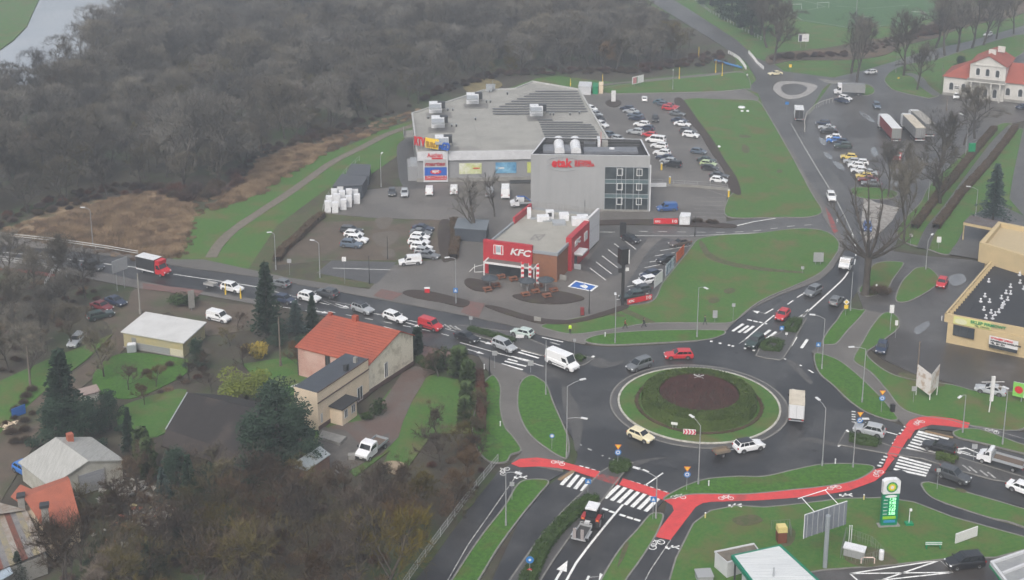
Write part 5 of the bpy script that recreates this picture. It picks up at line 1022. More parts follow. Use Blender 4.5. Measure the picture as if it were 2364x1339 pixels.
for a in (
 ('suv', 536, 663, 60, 13, 'white', 'towing a small grey trailer on the main road'),
 ('hatchback', 647, 653, -60, -13, 'grey', 'on the far lane behind the tall spruce'),
 ('hatchback', 657, 690, 60, 14, 'navy', 'half hidden behind the small spruce on the main road'),
 ('suv', 714, 685, 60, 15, 'white', 'in the main road queue just beyond the conifers'),
 ('suv', 755, 675, -60, -15, 'dark grey', 'on the far lane opposite the conifers'),
 ('suv', 837, 711, 60, 20, 'silver', 'with black roof in the main road queue'),
 ('estate', 912, 731, 60, 21, 'white', 'in the queue right behind the red van'),
 ('small_van', 994, 748, 60, 18, 'red', 'with roof rack in the main road queue'),
 ('sedan', 1078, 777, 60, 20, 'black', 'in the queue beside the long median hedge'),
 ('minivan', 1164, 796, 60, 24, 'silver', 'stopped just before the west zebra crossing'),
 ('hatchback', 1206, 767, -60, -14, 'pale green', 'leaving the roundabout on the far lane'),
 ('large_van', 1298, 831, 60, 24, 'white', 'entering the roundabout from the west zebra'),
 ('minivan', 1476, 840, -60, 22, 'grey', 'on the upper left of the roundabout'),
 ('estate', 1567, 818, -60, 1, 'red', 'driving along the top of the roundabout'),
 ('hatchback', 1479, 1004, 50, 21, 'cream', 'on the lower left of the roundabout'),
 ('suv', 1729, 1027, 60, -12, 'white', 'with black roof towing a cart round the island'),
 ('suv', 1743, 787, -22, 18, 'dark green', 'waiting at the north entry of the roundabout'),
 ('hatchback', 1807, 726, -22, 22, 'red', 'beside the north median hedge'),
 ('suv', 1877, 671, -35, 21, 'grey', 'approaching the roundabout from the north'),
 ('hatchback', 1931, 693, 20, -20, 'grey', 'heading north past the yellow post sign'),
 ('suv', 1919, 453, 10, 24, 'white', 'with dark bonnet stripes on the north road'),
 ('suv', 2007, 991, -60, -13, 'silver', 'leaving the east exit beside the planter'),
 ('estate', 2168, 1031, -60, -16, 'black', 'stopped on the east zebra crossing'),
 ('suv', 2201, 1095, 60, 22, 'dark grey', 'leaving eastwards just past the striped crossing'),
 ('sedan', 2366, 1128, 60, 22, 'white', 'cut off by the right edge of the picture'),
 ('minivan', 2228, 1294, -60, 6, 'black', 'on the petrol station forecourt'),
 ('sedan', 1790, 169, -50, 3, 'cream', 'by the striped bridge end of the mini roundabout'),
 ('hatchback', 2010, 166, -50, 4, 'white', 'on the road beyond the mini roundabout'),
 ('suv', 2281, 79, -50, 15, 'white', 'driving along the avenue behind the villa'),
 ('suv', 215, 614, 60, 13, 'dark grey', 'following behind the red cabbed lorry'),
): car(*a[:6], a[6], G1)
for a in (
 ('sedan', 2287, 899, -60, -12, 'silver', 'parked behind the tall white pole sign'),
 ('hatchback', 2175, 652, -14, 26, 'red', 'parked on the old asphalt beside the yellow shop'),
 ('hatchback', 2036, 801, -10, 26, 'navy', 'parked by the curved verge of the old lot'),
 ('hatchback', 2003, 523, 2, 26, 'blue', 'behind the large bare pollard tree'),
 ('small_van', 505, 730, 60, 14, 'white', 'parked right of the yellow shed'),
 ('small_van', 947, 601, -60, 4, 'white', 'at the corner of the gravel car park'),
 ('sedan', 267, 694, 50, 17, 'navy', 'furthest of three cars under the bare trees'),
 ('sedan', 235, 706, 50, 15, 'dark red', 'middle of three cars under the bare trees'),
 ('estate', 232, 726, 50, -12, 'dark green', 'nearest of three cars under the bare trees'),
 ('estate', 177, 784, -24, 24, 'silver', 'alone on the grass by the dirt lane'),
 ('hatchback', 57, 1082, 40, 22, 'bright blue', 'beside the grey corrugated garage'),
 ('small_van', 1540, 478, -60, 2, 'blue', 'alone in the yard behind the restaurant drive'),
 ('hatchback', 1457, 551, 40, 14, 'black', 'in the first bay right of the restaurant'),
 ('sedan', 1570, 560, -50, 8, 'brown', 'in the top bay by the raised mulch end'),
 ('hatchback', 1539, 598, -50, 10, 'black', 'behind the white and blue banner'),
 ('hatchback', 1501, 633, -50, 12, 'navy', 'behind the plain white banner'),
 ('estate', 1489, 648, -50, 10, 'white', 'beside the plain white banner'),
 ('hatchback', 1479, 668, -50, 10, 'dark grey', 'second from the low red banner'),
 ('estate', 1459, 682, -50, 8, 'dark green', 'right behind the low red banner'),
 ('minivan', 2024, 243, 12, 18, 'blue grey', 'crossing the lorry park'),
 ('hatchback', 1952, 226, 50, 12, 'white', 'beside the end of the curved railing'),
 ('sedan', 1944, 232, 50, 12, 'navy', 'nearest the end of the curved railing'),
 ('hatchback', 2209, 222, -14, 20, 'white', 'parked at the villa wall'),
 ('hatchback', 2360, 246, -30, 4, 'navy', 'at the right edge below the villa'),
 ('hatchback', 905, 443, -1, 30, 'dark grey', 'leftmost in the row under the shop sign panel'),
 ('hatchback', 934, 445, -1, 30, 'silver', 'second in the row under the shop sign panel'),
 ('small_van', 991, 439, 1, -30, 'white', 'directly below the tall shop sign panel'),
 ('small_van', 1048, 437, 1, -30, 'white', 'left of the bare tree by the hall wall'),
 ('small_van', 1130, 442, 1, -30, 'silver', 'behind the bare tree by the hall wall'),
 ('large_van', 1167, 441, 1, -30, 'white', 'nearest the grey office by the hall wall'),
 ('hatchback', 1488, 228, -1, -20, 'white', 'driving in at the top of the shopping car park'),
 ('suv', 1513, 273, 2, 20, 'black', 'moving down the aisle of the shopping car park'),
 ('hatchback', 1360, 8, 30, 2, 'white', 'half hidden in the wood at the top edge'),
 ('sedan', 1487, 24, 20, -4, 'blue grey', 'at the top end of the far road'),
): car(*a[:6], a[6])
def row(name, group, items, d, ord_):
    for i, (k, x, y, c) in enumerate(items):
        car(k, x, y, d[0], d[1], c, '%s, number %d from the far end' % (ord_, i + 1) if False else ord_[i], group)
zl = lambda x, y: (1340 + x / 5.355, 200 + y / 5.355); z1 = lambda x, y: (1700 + x / 3.524, 80 + y / 3.524); z6 = lambda x, y: (600 + x / 2.975, 440 + y / 2.975)
ORD = ['first', 'second', 'third', 'fourth', 'fifth', 'sixth', 'seventh', 'eighth', 'ninth', 'tenth', 'eleventh', 'twelfth', 'thirteenth', 'fourteenth', 'fifteenth', 'sixteenth', 'seventeenth']
def prow(zf, items, d, where, group):
    for i, (k, x, y, c) in enumerate(items): car(k, *zf(x, y), *d, c, ('%s from the far end, %s' % (ORD[i], where)), group)
prow(zl, (('sedan', 995, 190, 'teal'), ('hatchback', 1035, 215, 'blue grey'), ('sedan', 1120, 238, 'red'), ('hatchback', 1095, 265, 'red'), ('sedan', 1195, 330, 'grey'), ('sedan', 1225, 415, 'navy'), ('sedan', 1262, 460, 'white'), ('suv', 1330, 550, 'dark grey'), ('suv', 1365, 592, 'white'), ('hatchback', 1460, 797, 'blue grey'), ('sedan', 1560, 905, 'dark green'), ('hatchback', 1580, 950, 'light green'), ('hatchback', 1600, 1003, 'black'), ('sedan', 1715, 1095, 'dark grey'), ('hatchback', 1710, 1152, 'white')), (50, 6), 'row beside the mulch bed', 'cars parked along the mulch bed')
prow(zl, (('hatchback', 575, 265, 'navy'), ('sedan', 625, 302, 'silver'), ('sedan', 680, 348, 'blue grey'), ('sedan', 695, 390, 'navy'), ('suv', 757, 462, 'white'), ('hatchback', 820, 510, 'navy'), ('suv', 680, 553, 'silver'), ('hatchback', 850, 592, 'red'), ('minibus', 932, 650, 'white'), ('suv', 975, 728, 'white'), ('suv', 1008, 815, 'white'), ('sedan', 1045, 872, 'navy'), ('hatchback', 1085, 915, 'silver'), ('minivan', 1137, 955, 'black')), (-50, -6), 'row nearest the office', 'cars parked in the middle row of the shopping car park')
prow(zl, (('hatchback', 135, 268, 'white'), ('hatchback', 195, 335, 'silver'), ('hatchback', 225, 390, 'black'), ('suv', 262, 465, 'white'), ('hatchback', 365, 592, 'blue grey'), ('hatchback', 470, 640, 'silver')), (50, 14), 'line along the hall east wall', 'cars parked along the hall wall')
prow(z6, (('estate', 628, 268, 'dark grey'), ('hatchback', 645, 297, 'white'), ('suv', 670, 332, 'white'), ('suv', 628, 364, 'blue grey')), (50, 5), 'short gravel car park row', 'cars in the left gravel row')
prow(z6, (('sedan', 1120, 256, 'navy'), ('sedan', 1105, 286, 'grey'), ('hatchback', 1100, 315, 'white'), ('suv', 1092, 348, 'white'), ('suv', 1110, 386, 'white'), ('hatchback', 1130, 415, 'silver'), ('sedan', 1155, 442, 'grey')), (50, 6), 'gravel row by the brown hedge', 'cars in the right gravel row')
prow(z1, (('hatchback', 705, 716, 'navy'), ('sedan', 735, 752, 'silver'), ('sedan', 752, 780, 'black'), ('hatchback', 792, 832, 'white'), ('hatchback', 795, 858, 'bright blue'), ('hatchback', 845, 868, 'navy'), ('suv', 868, 900, 'dark green'), ('hatchback', 915, 992, 'yellow'), ('hatchback', 940, 1028, 'silver'), ('hatchback', 1008, 1038, 'white'), ('hatchback', 975, 1062, 'white'), ('hatchback', 1000, 1102, 'white'), ('sedan', 1070, 1118, 'silver'), ('hatchback', 1040, 1148, 'yellow'), ('sedan', 1070, 1175, 'dark red'), ('sedan', 1100, 1208, 'grey')), (-50, -3), 'lorry park row', 'cars parked along the north road edge of the lorry park')
# ---------------- lorries, trailers, tractor: built in a frame with x forward
def wheels(par, xs, y, r=.42, w_=.3, z=None):
    for x in xs:
        for s in (-1, 1): m = wheel_mesh(r, w_); o = m.build('wheel', par); o.location = (x, s * y, r)
def vehicle(name, px, py, dx, dy, label, cat, z=0.7, group=None):
    q = P(px, py, z); return empty(name, (q.x, q.y, .035), heading(px, py, dx, dy), label, cat, group)
def P2(col): return mat('paint_%02x%02x%02x' % tuple(int(c * 255) for c in col), col, .35)
def cab(par, x0, L_, W_, H_, col, hood=.8, z0=.45):
    m = MB(); c = P2(col); hw = W_ / 2; f = x0 + L_
    prof = [(x0, z0), (f, z0), (f, z0 + .55), (f - hood * .25, z0 + .78), (f - hood, z0 + 1.0), (f - hood - .45, H_ - .12), (f - hood - .7, H_), (x0, H_)]
    n = len(prof); m.add([(x, -hw, z) for x, z in prof] + [(x, hw, z) for x, z in prof], [tuple(range(n)), tuple(range(2 * n - 1, n - 1, -1))] + [(i, n + i, n + (i + 1) % n, (i + 1) % n) for i in range(n)], c)
    m.box((f - .02, 0, z0 + .15), (.12, W_ * .96, .3), TRIM); m.box((f + .03, 0, z0 + .2), (.04, .5, .11), PLT); m.build('cab', par)
    m = MB(); a, b = prof[4], prof[5]; nx, nz = (b[1] - a[1]), -(b[0] - a[0]); l = math.hypot(nx, nz); nx /= l; nz /= l
    pt = lambda t, y: (a[0] + (b[0] - a[0]) * t + nx * .015, y, a[1] + (b[1] - a[1]) * t + nz * .015)
    m.quad([pt(.06, -hw * .88), pt(.06, hw * .88), pt(.95, hw * .8), pt(.95, -hw * .8)], CG); m.build('windscreen', par)
    for s in (-1, 1):
        m = MB(); y = s * (hw + .012); q = [(x0 + .25, y, z0 + 1.0), (f - hood - .08, y, z0 + 1.0), (f - hood - .5, y, H_ - .25), (x0 + .25, y, H_ - .25)]; m.quad(q if s < 0 else q[::-1], CG); m.build('side_window', par)
        m = MB(); m.box((f - .1, s * hw * .75, z0 + .55), (.2, .36, .2), HL, -s * .25); m.build('headlight', par)
        m = MB(); m.box((f - hood - .1, s * (hw + .16), z0 + 1.25), (.12, .2, .35), TRIM); m.build('mirror', par)
def boxbody(par, x0, x1, W_, z0, z1, side, top, rear=None):
    m = MB(); m.box(((x0 + x1) / 2, 0, (z0 + z1) / 2), (x1 - x0, W_, z1 - z0), side); m.build('cargo_box', par)
    m = MB(); m.box(((x0 + x1) / 2, 0, z1 + .03), (x1 - x0 + .04, W_ + .04, .07), top); m.build('roof', par)
    m = MB(); m.box((x0 - .02, 0, (z0 + z1) / 2), (.05, W_ - .1, z1 - z0 - .1), rear or side)
    for y in (-W_ / 2 + .08, 0, W_ / 2 - .08): m.box((x0 - .06, y, (z0 + z1) / 2), (.05, .05, z1 - z0 - .2), ACG)
    m.build('rear_door', par)
    for s in (-1, 1): m = MB(); m.box((x0 - .05, s * (W_ / 2 - .2), z0 - .15), (.08, .3, .16), TL); m.build('taillight', par)
    m = MB(); m.box(((x0 + x1) / 2, 0, z0 - .12), (x1 - x0, W_ * .5, .2), TRIM); m.box((x0 - .02, 0, z0 - .3), (.1, W_ * .95, .14), ACG); m.build('chassis', par)
TARPW = mat('tarp_white', (.66, .67, .68), .5, (.58, .59, .60), 1); TARPG = mat('tarp_grey', (.24, .245, .25), .6, (.20, .205, .21), .8); TARPR = mat('tarp_red', (.26, .05, .05), .6, (.2, .04, .045), .8); TARPB = mat('tarp_black', (.028, .03, .034), .55, (.04, .042, .046), .8); TARPC = mat('tarp_cream', (.56, .51, .42), .6, (.46, .41, .33), .6)
v = vehicle('box_lorry', 356, 618, 60, 14, 'lorry with black box body, white roof and red cab on the main road', 'lorry', 1.2)
boxbody(v, -3.6, 1.0, 2.2, .95, 3.2, TARPB, TARPW); cab(v, 1.1, 2.3, 2.0, 2.5, (.5, .02, .03), 1.0); m = MB(); m.box((1.7, 0, 2.75), (1.1, 1.9, .7), P2((.5, .02, .03))); m.build('roof_fairing', v); wheels(v, (2.4, -2.1), .95, .36); m = MB(); m.box((-1.3, -1.12, .8), (4.4, .05, .25), AC); m.build('side_skirt', v)
v = vehicle('box_lorry', 1839, 934, 1, -60, 'white box lorry with a cream roof going round the east side of the roundabout', 'lorry', 1.6)
boxbody(v, -3.2, 1.6, 2.25, .9, 3.1, TARPW, TARPC, mat('white_door', (.62, .63, .65), .45)); cab(v, 1.7, 1.9, 2.1, 2.5, (.6, .6, .6), .8); wheels(v, (2.6, -1.9), .95, .38)
v = vehicle('box_lorry', 1844, 261, -10, -60, 'white lorry with an open dark rear on the north road by the railing', 'lorry', 1.6)
boxbody(v, -3.4, 2.0, 2.4, .9, 3.3, TARPW, TARPW, TARPB); cab(v, 2.1, 1.9, 2.1, 2.6, (.7, .7, .7), .8); wheels(v, (2.9, -2.0), 1.0, .42)
v = vehicle('box_lorry', 1962, 208, -60, -2, 'lorry with white cab and grey tarpaulin body near the mini roundabout', 'lorry', 1.4)
boxbody(v, -4.2, 2.3, 2.4, .9, 3.3, TARPG, TARPG); cab(v, 2.4, 2.2, 2.1, 2.5, (.66, .66, .68), .9); m = MB(); m.box((3.0, 0, 2.9), (1.2, 1.9, .9), P2((.66, .66, .68))); m.build('sleeper_pod', v); wheels(v, (3.5, -2.4), 1.0, .4)
# articulated lorries, seen from behind
def artic(px, py, tx, ty, sm, top, rear, lab, cabcol=(.62, .63, .64)):
    a = P(px, py, 0); b = P(tx, ty, 4.0); c = P(px, py - 31, 4.0); an = math.atan2((b - c).y, (b - c).x)
    r = empty('articulated_lorry', (a.x, a.y, .02), an, lab, 'lorry', 'articulated lorries in the lorry park')
    m = MB(); m.box((6.8, 0, 2.6), (13.6, 2.5, 2.7), sm); m.box((6.8, 0, 4.0), (13.65, 2.55, .1), top); m.build('trailer_body', r)
    m = MB(); m.box((-.03, 0, 2.6), (.06, 2.4, 2.6), rear)
    for y in (-.6, 0, .6): m.box((-.08, y, 2.6), (.04, .05, 2.4), ACG)
    m.build('rear_door', r); m = MB(); m.box((6.5, 0, 1.1), (12.5, 1.0, .25), TRIM); m.box((-.05, 0, .75), (.12, 2.4, .2), AC); m.build('chassis', r)
    for s in (-1, 1): m = MB(); m.box((-.06, s * 1.0, 1.0), (.08, .4, .16), TL); m.build('taillight', r)
    m = MB(); m.box((14.9, 0, 2.1), (2.2, 2.45, 3.0), P2(cabcol)); m.box((14.6, 0, 3.75), (1.4, 2.3, .4), P2(cabcol)); m.box((15.98, 0, 2.6), (.06, 2.1, 1.0), CG); m.build('tractor_cab', r); wheels(r, (2.0, 3.3, 4.6, 12.6, 15.4), 1.1, .5, .32)
artic(2068, 331, 2037, 265.5, TARPR, TARPW, mat('grey_door', (.16, .165, .17), .6), 'lorry with a red tarpaulin side and clean white roof, leftmost of the three')
artic(2123, 330, 2088, 263, TARPG, TARPC, mat('grey_door2', (.20, .20, .20), .6), 'lorry with grey sides and dirty pale roof, middle of the three')
artic(2146, 320, 2108, 256, TARPG, mat('tarp_taupe', (.34, .32, .29), .6, (.26, .25, .22), .6), mat('grey_door3', (.12, .12, .12), .6), 'lorry with brownish roof, rightmost and partly hidden of the three')
def flatbed(name, px, py, dx, dy, lab, col, lbed, crew=0, z=.8):
    v = vehicle(name, px, py, dx, dy, lab, 'truck', z); x0 = .2; cl = 1.9 + crew
    cab(v, x0, cl, 1.95, 2.2, col, .9); b0 = x0 - .1 - lbed; m = MB(); m.box((x0 - .1 - lbed / 2, 0, .95), (lbed, 2.1, .1), mat('bed_floor', (.12, .09, .07), .8)); m.box((x0 - lbed / 2, 0, .75), (lbed, .9, .2), TRIM); m.build('load_bed', v)
    m = MB(); 
    for s in (-1, 1): m.box((x0 - .1 - lbed / 2, s * 1.05, 1.15), (lbed, .05, .4), ACG)
    m.box((b0, 0, 1.15), (.05, 2.1, .4), ACG); m.box((x0 - .12, 0, 1.35), (.05, 2.1, .8), ACG); m.build('side_board', v)
    for s in (-1, 1): m = MB(); m.box((b0 - .03, s * .85, .78), (.08, .3, .14), TL); m.build('taillight', v)
    wheels(v, (x0 + cl - .75, b0 + lbed * .3), .88, .34); return v
flatbed('flatbed_truck', 2295, 1058, -60, -17, 'white flatbed truck with grey side boards on the east road', (.7, .71, .73), 4.1)
flatbed('flatbed_truck', 860, 1034, -30, 24, 'white crew cab flatbed parked on the brick driveway', (.7, .71, .73), 2.6, .8)
flatbed('flatbed_truck', 1952, 610, -14, 26, 'white flatbed truck coming down past the bare pollard tree', (.68, .69, .7), 3.0)
flatbed('flatbed_truck', 2072, 364, -12, 24, 'red flatbed truck parked empty behind the articulated lorries', (.30, .03, .03), 6.0)
v = flatbed('lift_truck', 1200, 469, -60, 2, 'white truck with blue folding lift boom beside the grey office', (.66, .66, .68), 3.0)
m = MB(); m.tube([(-2.4, 0, 1.2), (-1, 0, 2.3), (.6, 0, 2.4)], .14, P2((.03, .12, .4))); m.box((-.2, 0, 1.7), (1.4, 1.2, .9), AC); m.build('lift_boom', v)
v = flatbed('flatbed_truck', 1482, 14, -20, 8, 'white truck at the top end of the far road', (.5, .52, .52), 2.8)
def cart(px, py, dx, dy, lab, wall, inner, L_=2.2, W_=1.3, z=.5):
    v = vehicle('car_trailer', px, py, dx, dy, lab, 'trailer', z); m = MB()
    m.box((0, 0, .55), (L_, W_, .05), inner)
    for s in (-1, 1): m.box((0, s * W_ / 2, .72), (L_, .04, .35), wall)
    for s in (-1, 1): m.box((s * L_ / 2, 0, .72), (.04, W_, .35), wall)
    m.build('tub', v); m = MB(); m.tube([(L_ / 2, 0, .5), (L_ / 2 + 1.3, 0, .48)], .05, ACG); m.box((0, 0, .45), (.1, W_ + .3, .08), TRIM); m.build('drawbar', v); wheels(v, (-.1,), W_ / 2 + .12, .28, .18)
    for s in (-1, 1): m = MB(); m.box((-L_ / 2 - .03, s * W_ * .4, .55), (.05, .2, .1), TL); m.build('taillight', v)
    return v
cart(486, 655, 60, 13, 'small light grey trailer hitched behind a white car on the main road', mat('galv', (.34, .34, .34), .5), DSM, 2.3, 1.4, .7)
cart(1665, 1043, 60, -12, 'brown wooden cart trailer towed behind the black roofed white car', mat('cart_wood', (.17, .14, .11), .8), mat('cart_floor', (.20, .15, .10), .8))
# tractor
v = vehicle('farm_tractor', 1369, 1190, 22, -40, 'tractor with a white cab roof and red rear wings leaving the south zebra', 'tractor', 1.3)
m = MB(); m.box((1.3, 0, 1.15), (1.9, .8, .7), P2((.06, .05, .05))); m.box((2.3, 0, 1.1), (.15, .75, .65), P2((.35, .03, .03))); m.box((.2, 0, .8), (3.2, .5, .4), TRIM); m.build('bonnet', v)
m = MB(); 
for x in (-.9, .55):
    for s in (-1, 1): m.tube([(x, s * .68, 1.1), (x * .9, s * .66, 2.6)], .05, TRIM, 6)
m.box((-.15, 0, 1.25), (1.5, 1.3, .5), TRIM); m.box((-.2, 0, 1.85), (1.4, 1.28, .85), CG); m.build('cab', v)
m = MB(); m.box((-.18, 0, 2.7), (1.75, 1.5, .2), AC); m.box((-.18, 0, 2.84), (1.4, 1.2, .1), AC); m.build('cab_roof', v)
for s in (-1, 1):
    m = MB(); m.box((-.7, s * .95, 1.62), (1.2, .5, .1), P2((.35, .03, .03))); m.box((-1.25, s * .95, 1.35), (.1, .5, .5), P2((.35, .03, .03))); m.build('wing', v)
    m = MB(); m.box((-1.32, s * .95, 1.45), (.05, .3, .2), mat('orange_lamp', (.7, .18, .05), .4)); m.build('taillight', v)
    o = wheel_mesh(.8, .45).build('wheel', v); o.location = (-.7, s * .95, .8); o = wheel_mesh(.55, .32).build('wheel', v); o.location = (1.5, s * .8, .55)
m = MB(); m.tube([(1.1, .3, 1.4), (1.1, .3, 2.3)], .05, TRIM); m.build('exhaust', v)
v = vehicle('plant_trailer', 1344, 1228, 22, -36, 'galvanised plant trailer with two upright ramps behind the tractor', 'trailer', .7)
GV = mat('galvanised', (.42, .43, .44), .4, metal=.3)
m = MB(); m.box((0, 0, .55), (3.0, 1.5, .06), mat('trailer_deck', (.05, .05, .05), .8))
for s in (-1, 1): m.box((0, s * .78, .68), (3.1, .08, .25), GV); m.tube([(1.5, s * .78, .7), (1.5, s * .78, 1.1)], .04, GV, 6)
m.box((1.5, 0, .75), (.1, 1.6, .3), GV); m.box((-1.5, 0, .5), (.12, 1.9, .18), GV); m.tube([(1.5, -.7, 1.1), (1.5, .7, 1.1)], .04, GV, 6); m.build('deck', v)
for s in (-1, 1):
    m = MB(); m.box((-1.48, s * .5, 1.25), (.12, .4, 1.4), mat('ramp', (.3, .27, .27), .5)); m.build('ramp', v)
    m = MB(); m.box((-.3, s * 1.0, .68), (1.7, .3, .06), GV); m.build('mudguard', v)
    for x in (-.7, .1): o = wheel_mesh(.3, .2).build('wheel', v); o.location = (x, s * 1.0, .3)
m = MB(); m.tube([(1.5, -.6, .5), (2.8, 0, .5)], .05, GV); m.tube([(1.5, .6, .5), (2.8, 0, .5)], .05, GV); m.box((2.1, 0, .85), (.9, .7, .35), AC); m.build('drawbar', v)
# ================================================================ STREET FURNITURE
STEEL = mat('lamp_steel', (.30, .31, .32), .45, (.24, .25, .26), 2); CONC = mat('pole_concrete', (.25, .24, .22), .85); WOODP = mat('pole_wood', (.15, .12, .10), .9); LH = mat('lamp_head', (.62, .63, .64), .4)
def lamp(b, t, e=None, lab='', r=.09, m=STEEL, name='street_lamp', two=None, dark=0):
    p = P(*b); h = HT(b[0], b[1], t[1]); root = empty(name, (p.x, p.y, 0), 0, lab, 'street lamp' if e else 'pole', 'street lamps around the junction' if e and not dark else None)
    mb = MB(); mb.tube([(0, 0, 0), (0, 0, .9)], r * 1.5, m, 8); mb.tube([(0, 0, .9), (0, 0, h)], [r, r * .65], m, 8); mb.build('pole', root)
    for a, c in ([(h, e)] if e else []) + ([two] if two else []):
        v = (c[1] - CY) / FOC; u = (c[0] - CX) / FOC
        # arm end read at the arm's height, a little above the pole top
        q = P(c[0], c[1], a + .5) ; d = Vector((q.x - p.x, q.y - p.y)); d = d * min(1, 2.6 / max(d.length, .01))
        mb = MB(); mb.tube([(0, 0, a), (d.x * .5, d.y * .5, a + .35), (d.x, d.y, a + .5)], .045, m, 6); mb.build('arm', root)
        n = d.normalized() if d.length > .05 else Vector((1, 0)); mb = MB(); mb.box((d.x + n.x * .3, d.y + n.y * .3, a + .52), (.9, .34, .13), LH, math.atan2(n.y, n.x)); mb.box((d.x + n.x * .3, d.y + n.y * .3, a + .43), (.6, .24, .06), CG, math.atan2(n.y, n.x)); mb.build('lamp_head', root)
    return root
for b, t, e, l in (
 ((215, 571), (205, 485), (194, 479), 'grey street lamp on the bridge rail in front of the dry reeds'),
 ((739, 641), (731, 562), (724, 555), 'street lamp on the grass strip left of the white lined bay'),
 ((637, 623), (631, 541), (625, 536), 'street lamp at the end of the dirt path embankment'),
 ((1053, 702), (1047, 598), (1036, 594), 'street lamp in the long mulch bed in front of the restaurant'),
 ((1420, 793), (1420, 695), (1421, 680), 'street lamp left of the narrow grass strip north of the roundabout'),
 ((1609, 779), (1612, 664), (1627, 664), 'street lamp in the right part of the narrow grass strip'),
 ((1897, 853), (1904, 736), (1880, 727), 'street lamp beside the north exit zebra'),
 ((1990, 930), (1996, 806), (1970, 801), 'street lamp in the long verge below the old asphalt lot'),
 ((1612, 1119), (1618, 983), (1600, 963), 'street lamp in front of the roundabout island chevrons'),
 ((1898, 1077), (1903, 943), (1891, 923), 'street lamp right of the roundabout at the kerb of the lower verge'),
 ((1969, 1080), (1977, 975), (1993, 967), 'street lamp with a fan of small signs near the east entry'),
 ((2314, 1027), (2327, 905), (2326, 897), 'street lamp by the cycle path at the right edge'),
 ((2222, 1000), (2230, 912), (2218, 915), 'small lamp at the end of the red cycle curve'),
 ((1168, 1215), (1170, 1092), (1192, 1091), 'street lamp in the verge beside the footpath railing'),
 ((1514, 1198), (1517, 1102), (1474, 1082), 'street lamp with long curved arm over the south zebra'),
 ((2137, 623), (2142, 557), (2164, 528), 'street lamp at the old lot between two paths'),
 ((2229, 358), (2238, 272), (2222, 264), 'street lamp near the green advert beyond the hedge'),
 ((2142, 472), (2148, 374), (2129, 367), 'street lamp at the lower edge of the lorry park'),
 ((2068, 168), (2070, 99), (2057, 91), 'street lamp at the bend beyond the mini roundabout'),
 ((2252, 500), (2258, 438), (2239, 431), 'street lamp beside the blue spruce'),
 ((880, 432), (880, 362), (881, 354), 'street lamp in the yard west of the shopping hall'),
 ((1553, 207), (1554, 170), (1554, 161), 'street lamp on the lawn above the shopping car park'),
): lamp(b, t, e, l)
lamp((1308, 1057), (1311, 892), (1341, 877), 'double armed tall lamp at the left kerb of the roundabout', two=(HT(1308, 1057, 966), (1344, 965)))
for b, t, l, m_, r in (((324, 725), (317.6, 631), 'tall concrete pole behind the yellow shed', CONC, .16), ((70, 890), (62, 800), 'wooden pole on the grass at the far left', WOODP, .14), ((648, 845), (640, 732), 'wooden pole left of the tiled house', WOODP, .14), ((1963, 718), (1971, 628), 'slim steel pole left of the trunk of the pollard tree', STEEL, .08), ((1260, 912), (1265, 786), 'slim steel pole in the west verge by the zebra', STEEL, .08), ((2117, 873), (2124, 788), 'dark pole in the middle of the old lot', WOODP, .14), ((2174, 200), (2178, 150), 'dark slim pole left of the villa', WOODP, .1), ((2185, 255), (2188, 225), 'short dark post in front of the villa', WOODP, .12), ((1350, 492), (1350, 462), 'black lamp post before the grey office', TRIM, .07), ((1360, 724), (1360, 668), 'black lamp post below the blue disabled bay', TRIM, .07), ((1604, 545), (1602, 498), 'dark lamp post by the bed at the junction lane', TRIM, .07), ((853, 655), (853, 590), 'dark lamp post at the dark bay corner', TRIM, .07), ((895, 598), (895, 545), 'dark lamp post in the gravel car park', TRIM, .07), ((1130, 868), (1134, 822), 'black post at the west zebra', TRIM, .1),
 ((1391, 200), (1391, 171), 'yellow post left of the street billboard', YEL, .12), ((1568, 183), (1568, 155), 'yellow post on the path right of the street billboard', YEL, .12), ((1652, 168), (1653, 138), 'yellow post nearest the blue pipe', YEL, .12), ((1667, 176), (1667, 146), 'yellow post just below the blue pipe', YEL, .12), ((1613, 132), (1613, 108), 'yellow post beyond the path by the wood', YEL, .12), ((1317, 199), (1317, 182), 'yellow post behind the shopping hall roof', YEL, .12), ((521, 680), (514, 655), 'thin yellow post beside the queue trailer', YEL, .1), ((556, 690), (552, 664), 'thin yellow post beside the white queue car', YEL, .1)):
    lamp(b, t, None, l, r, m_, 'post')
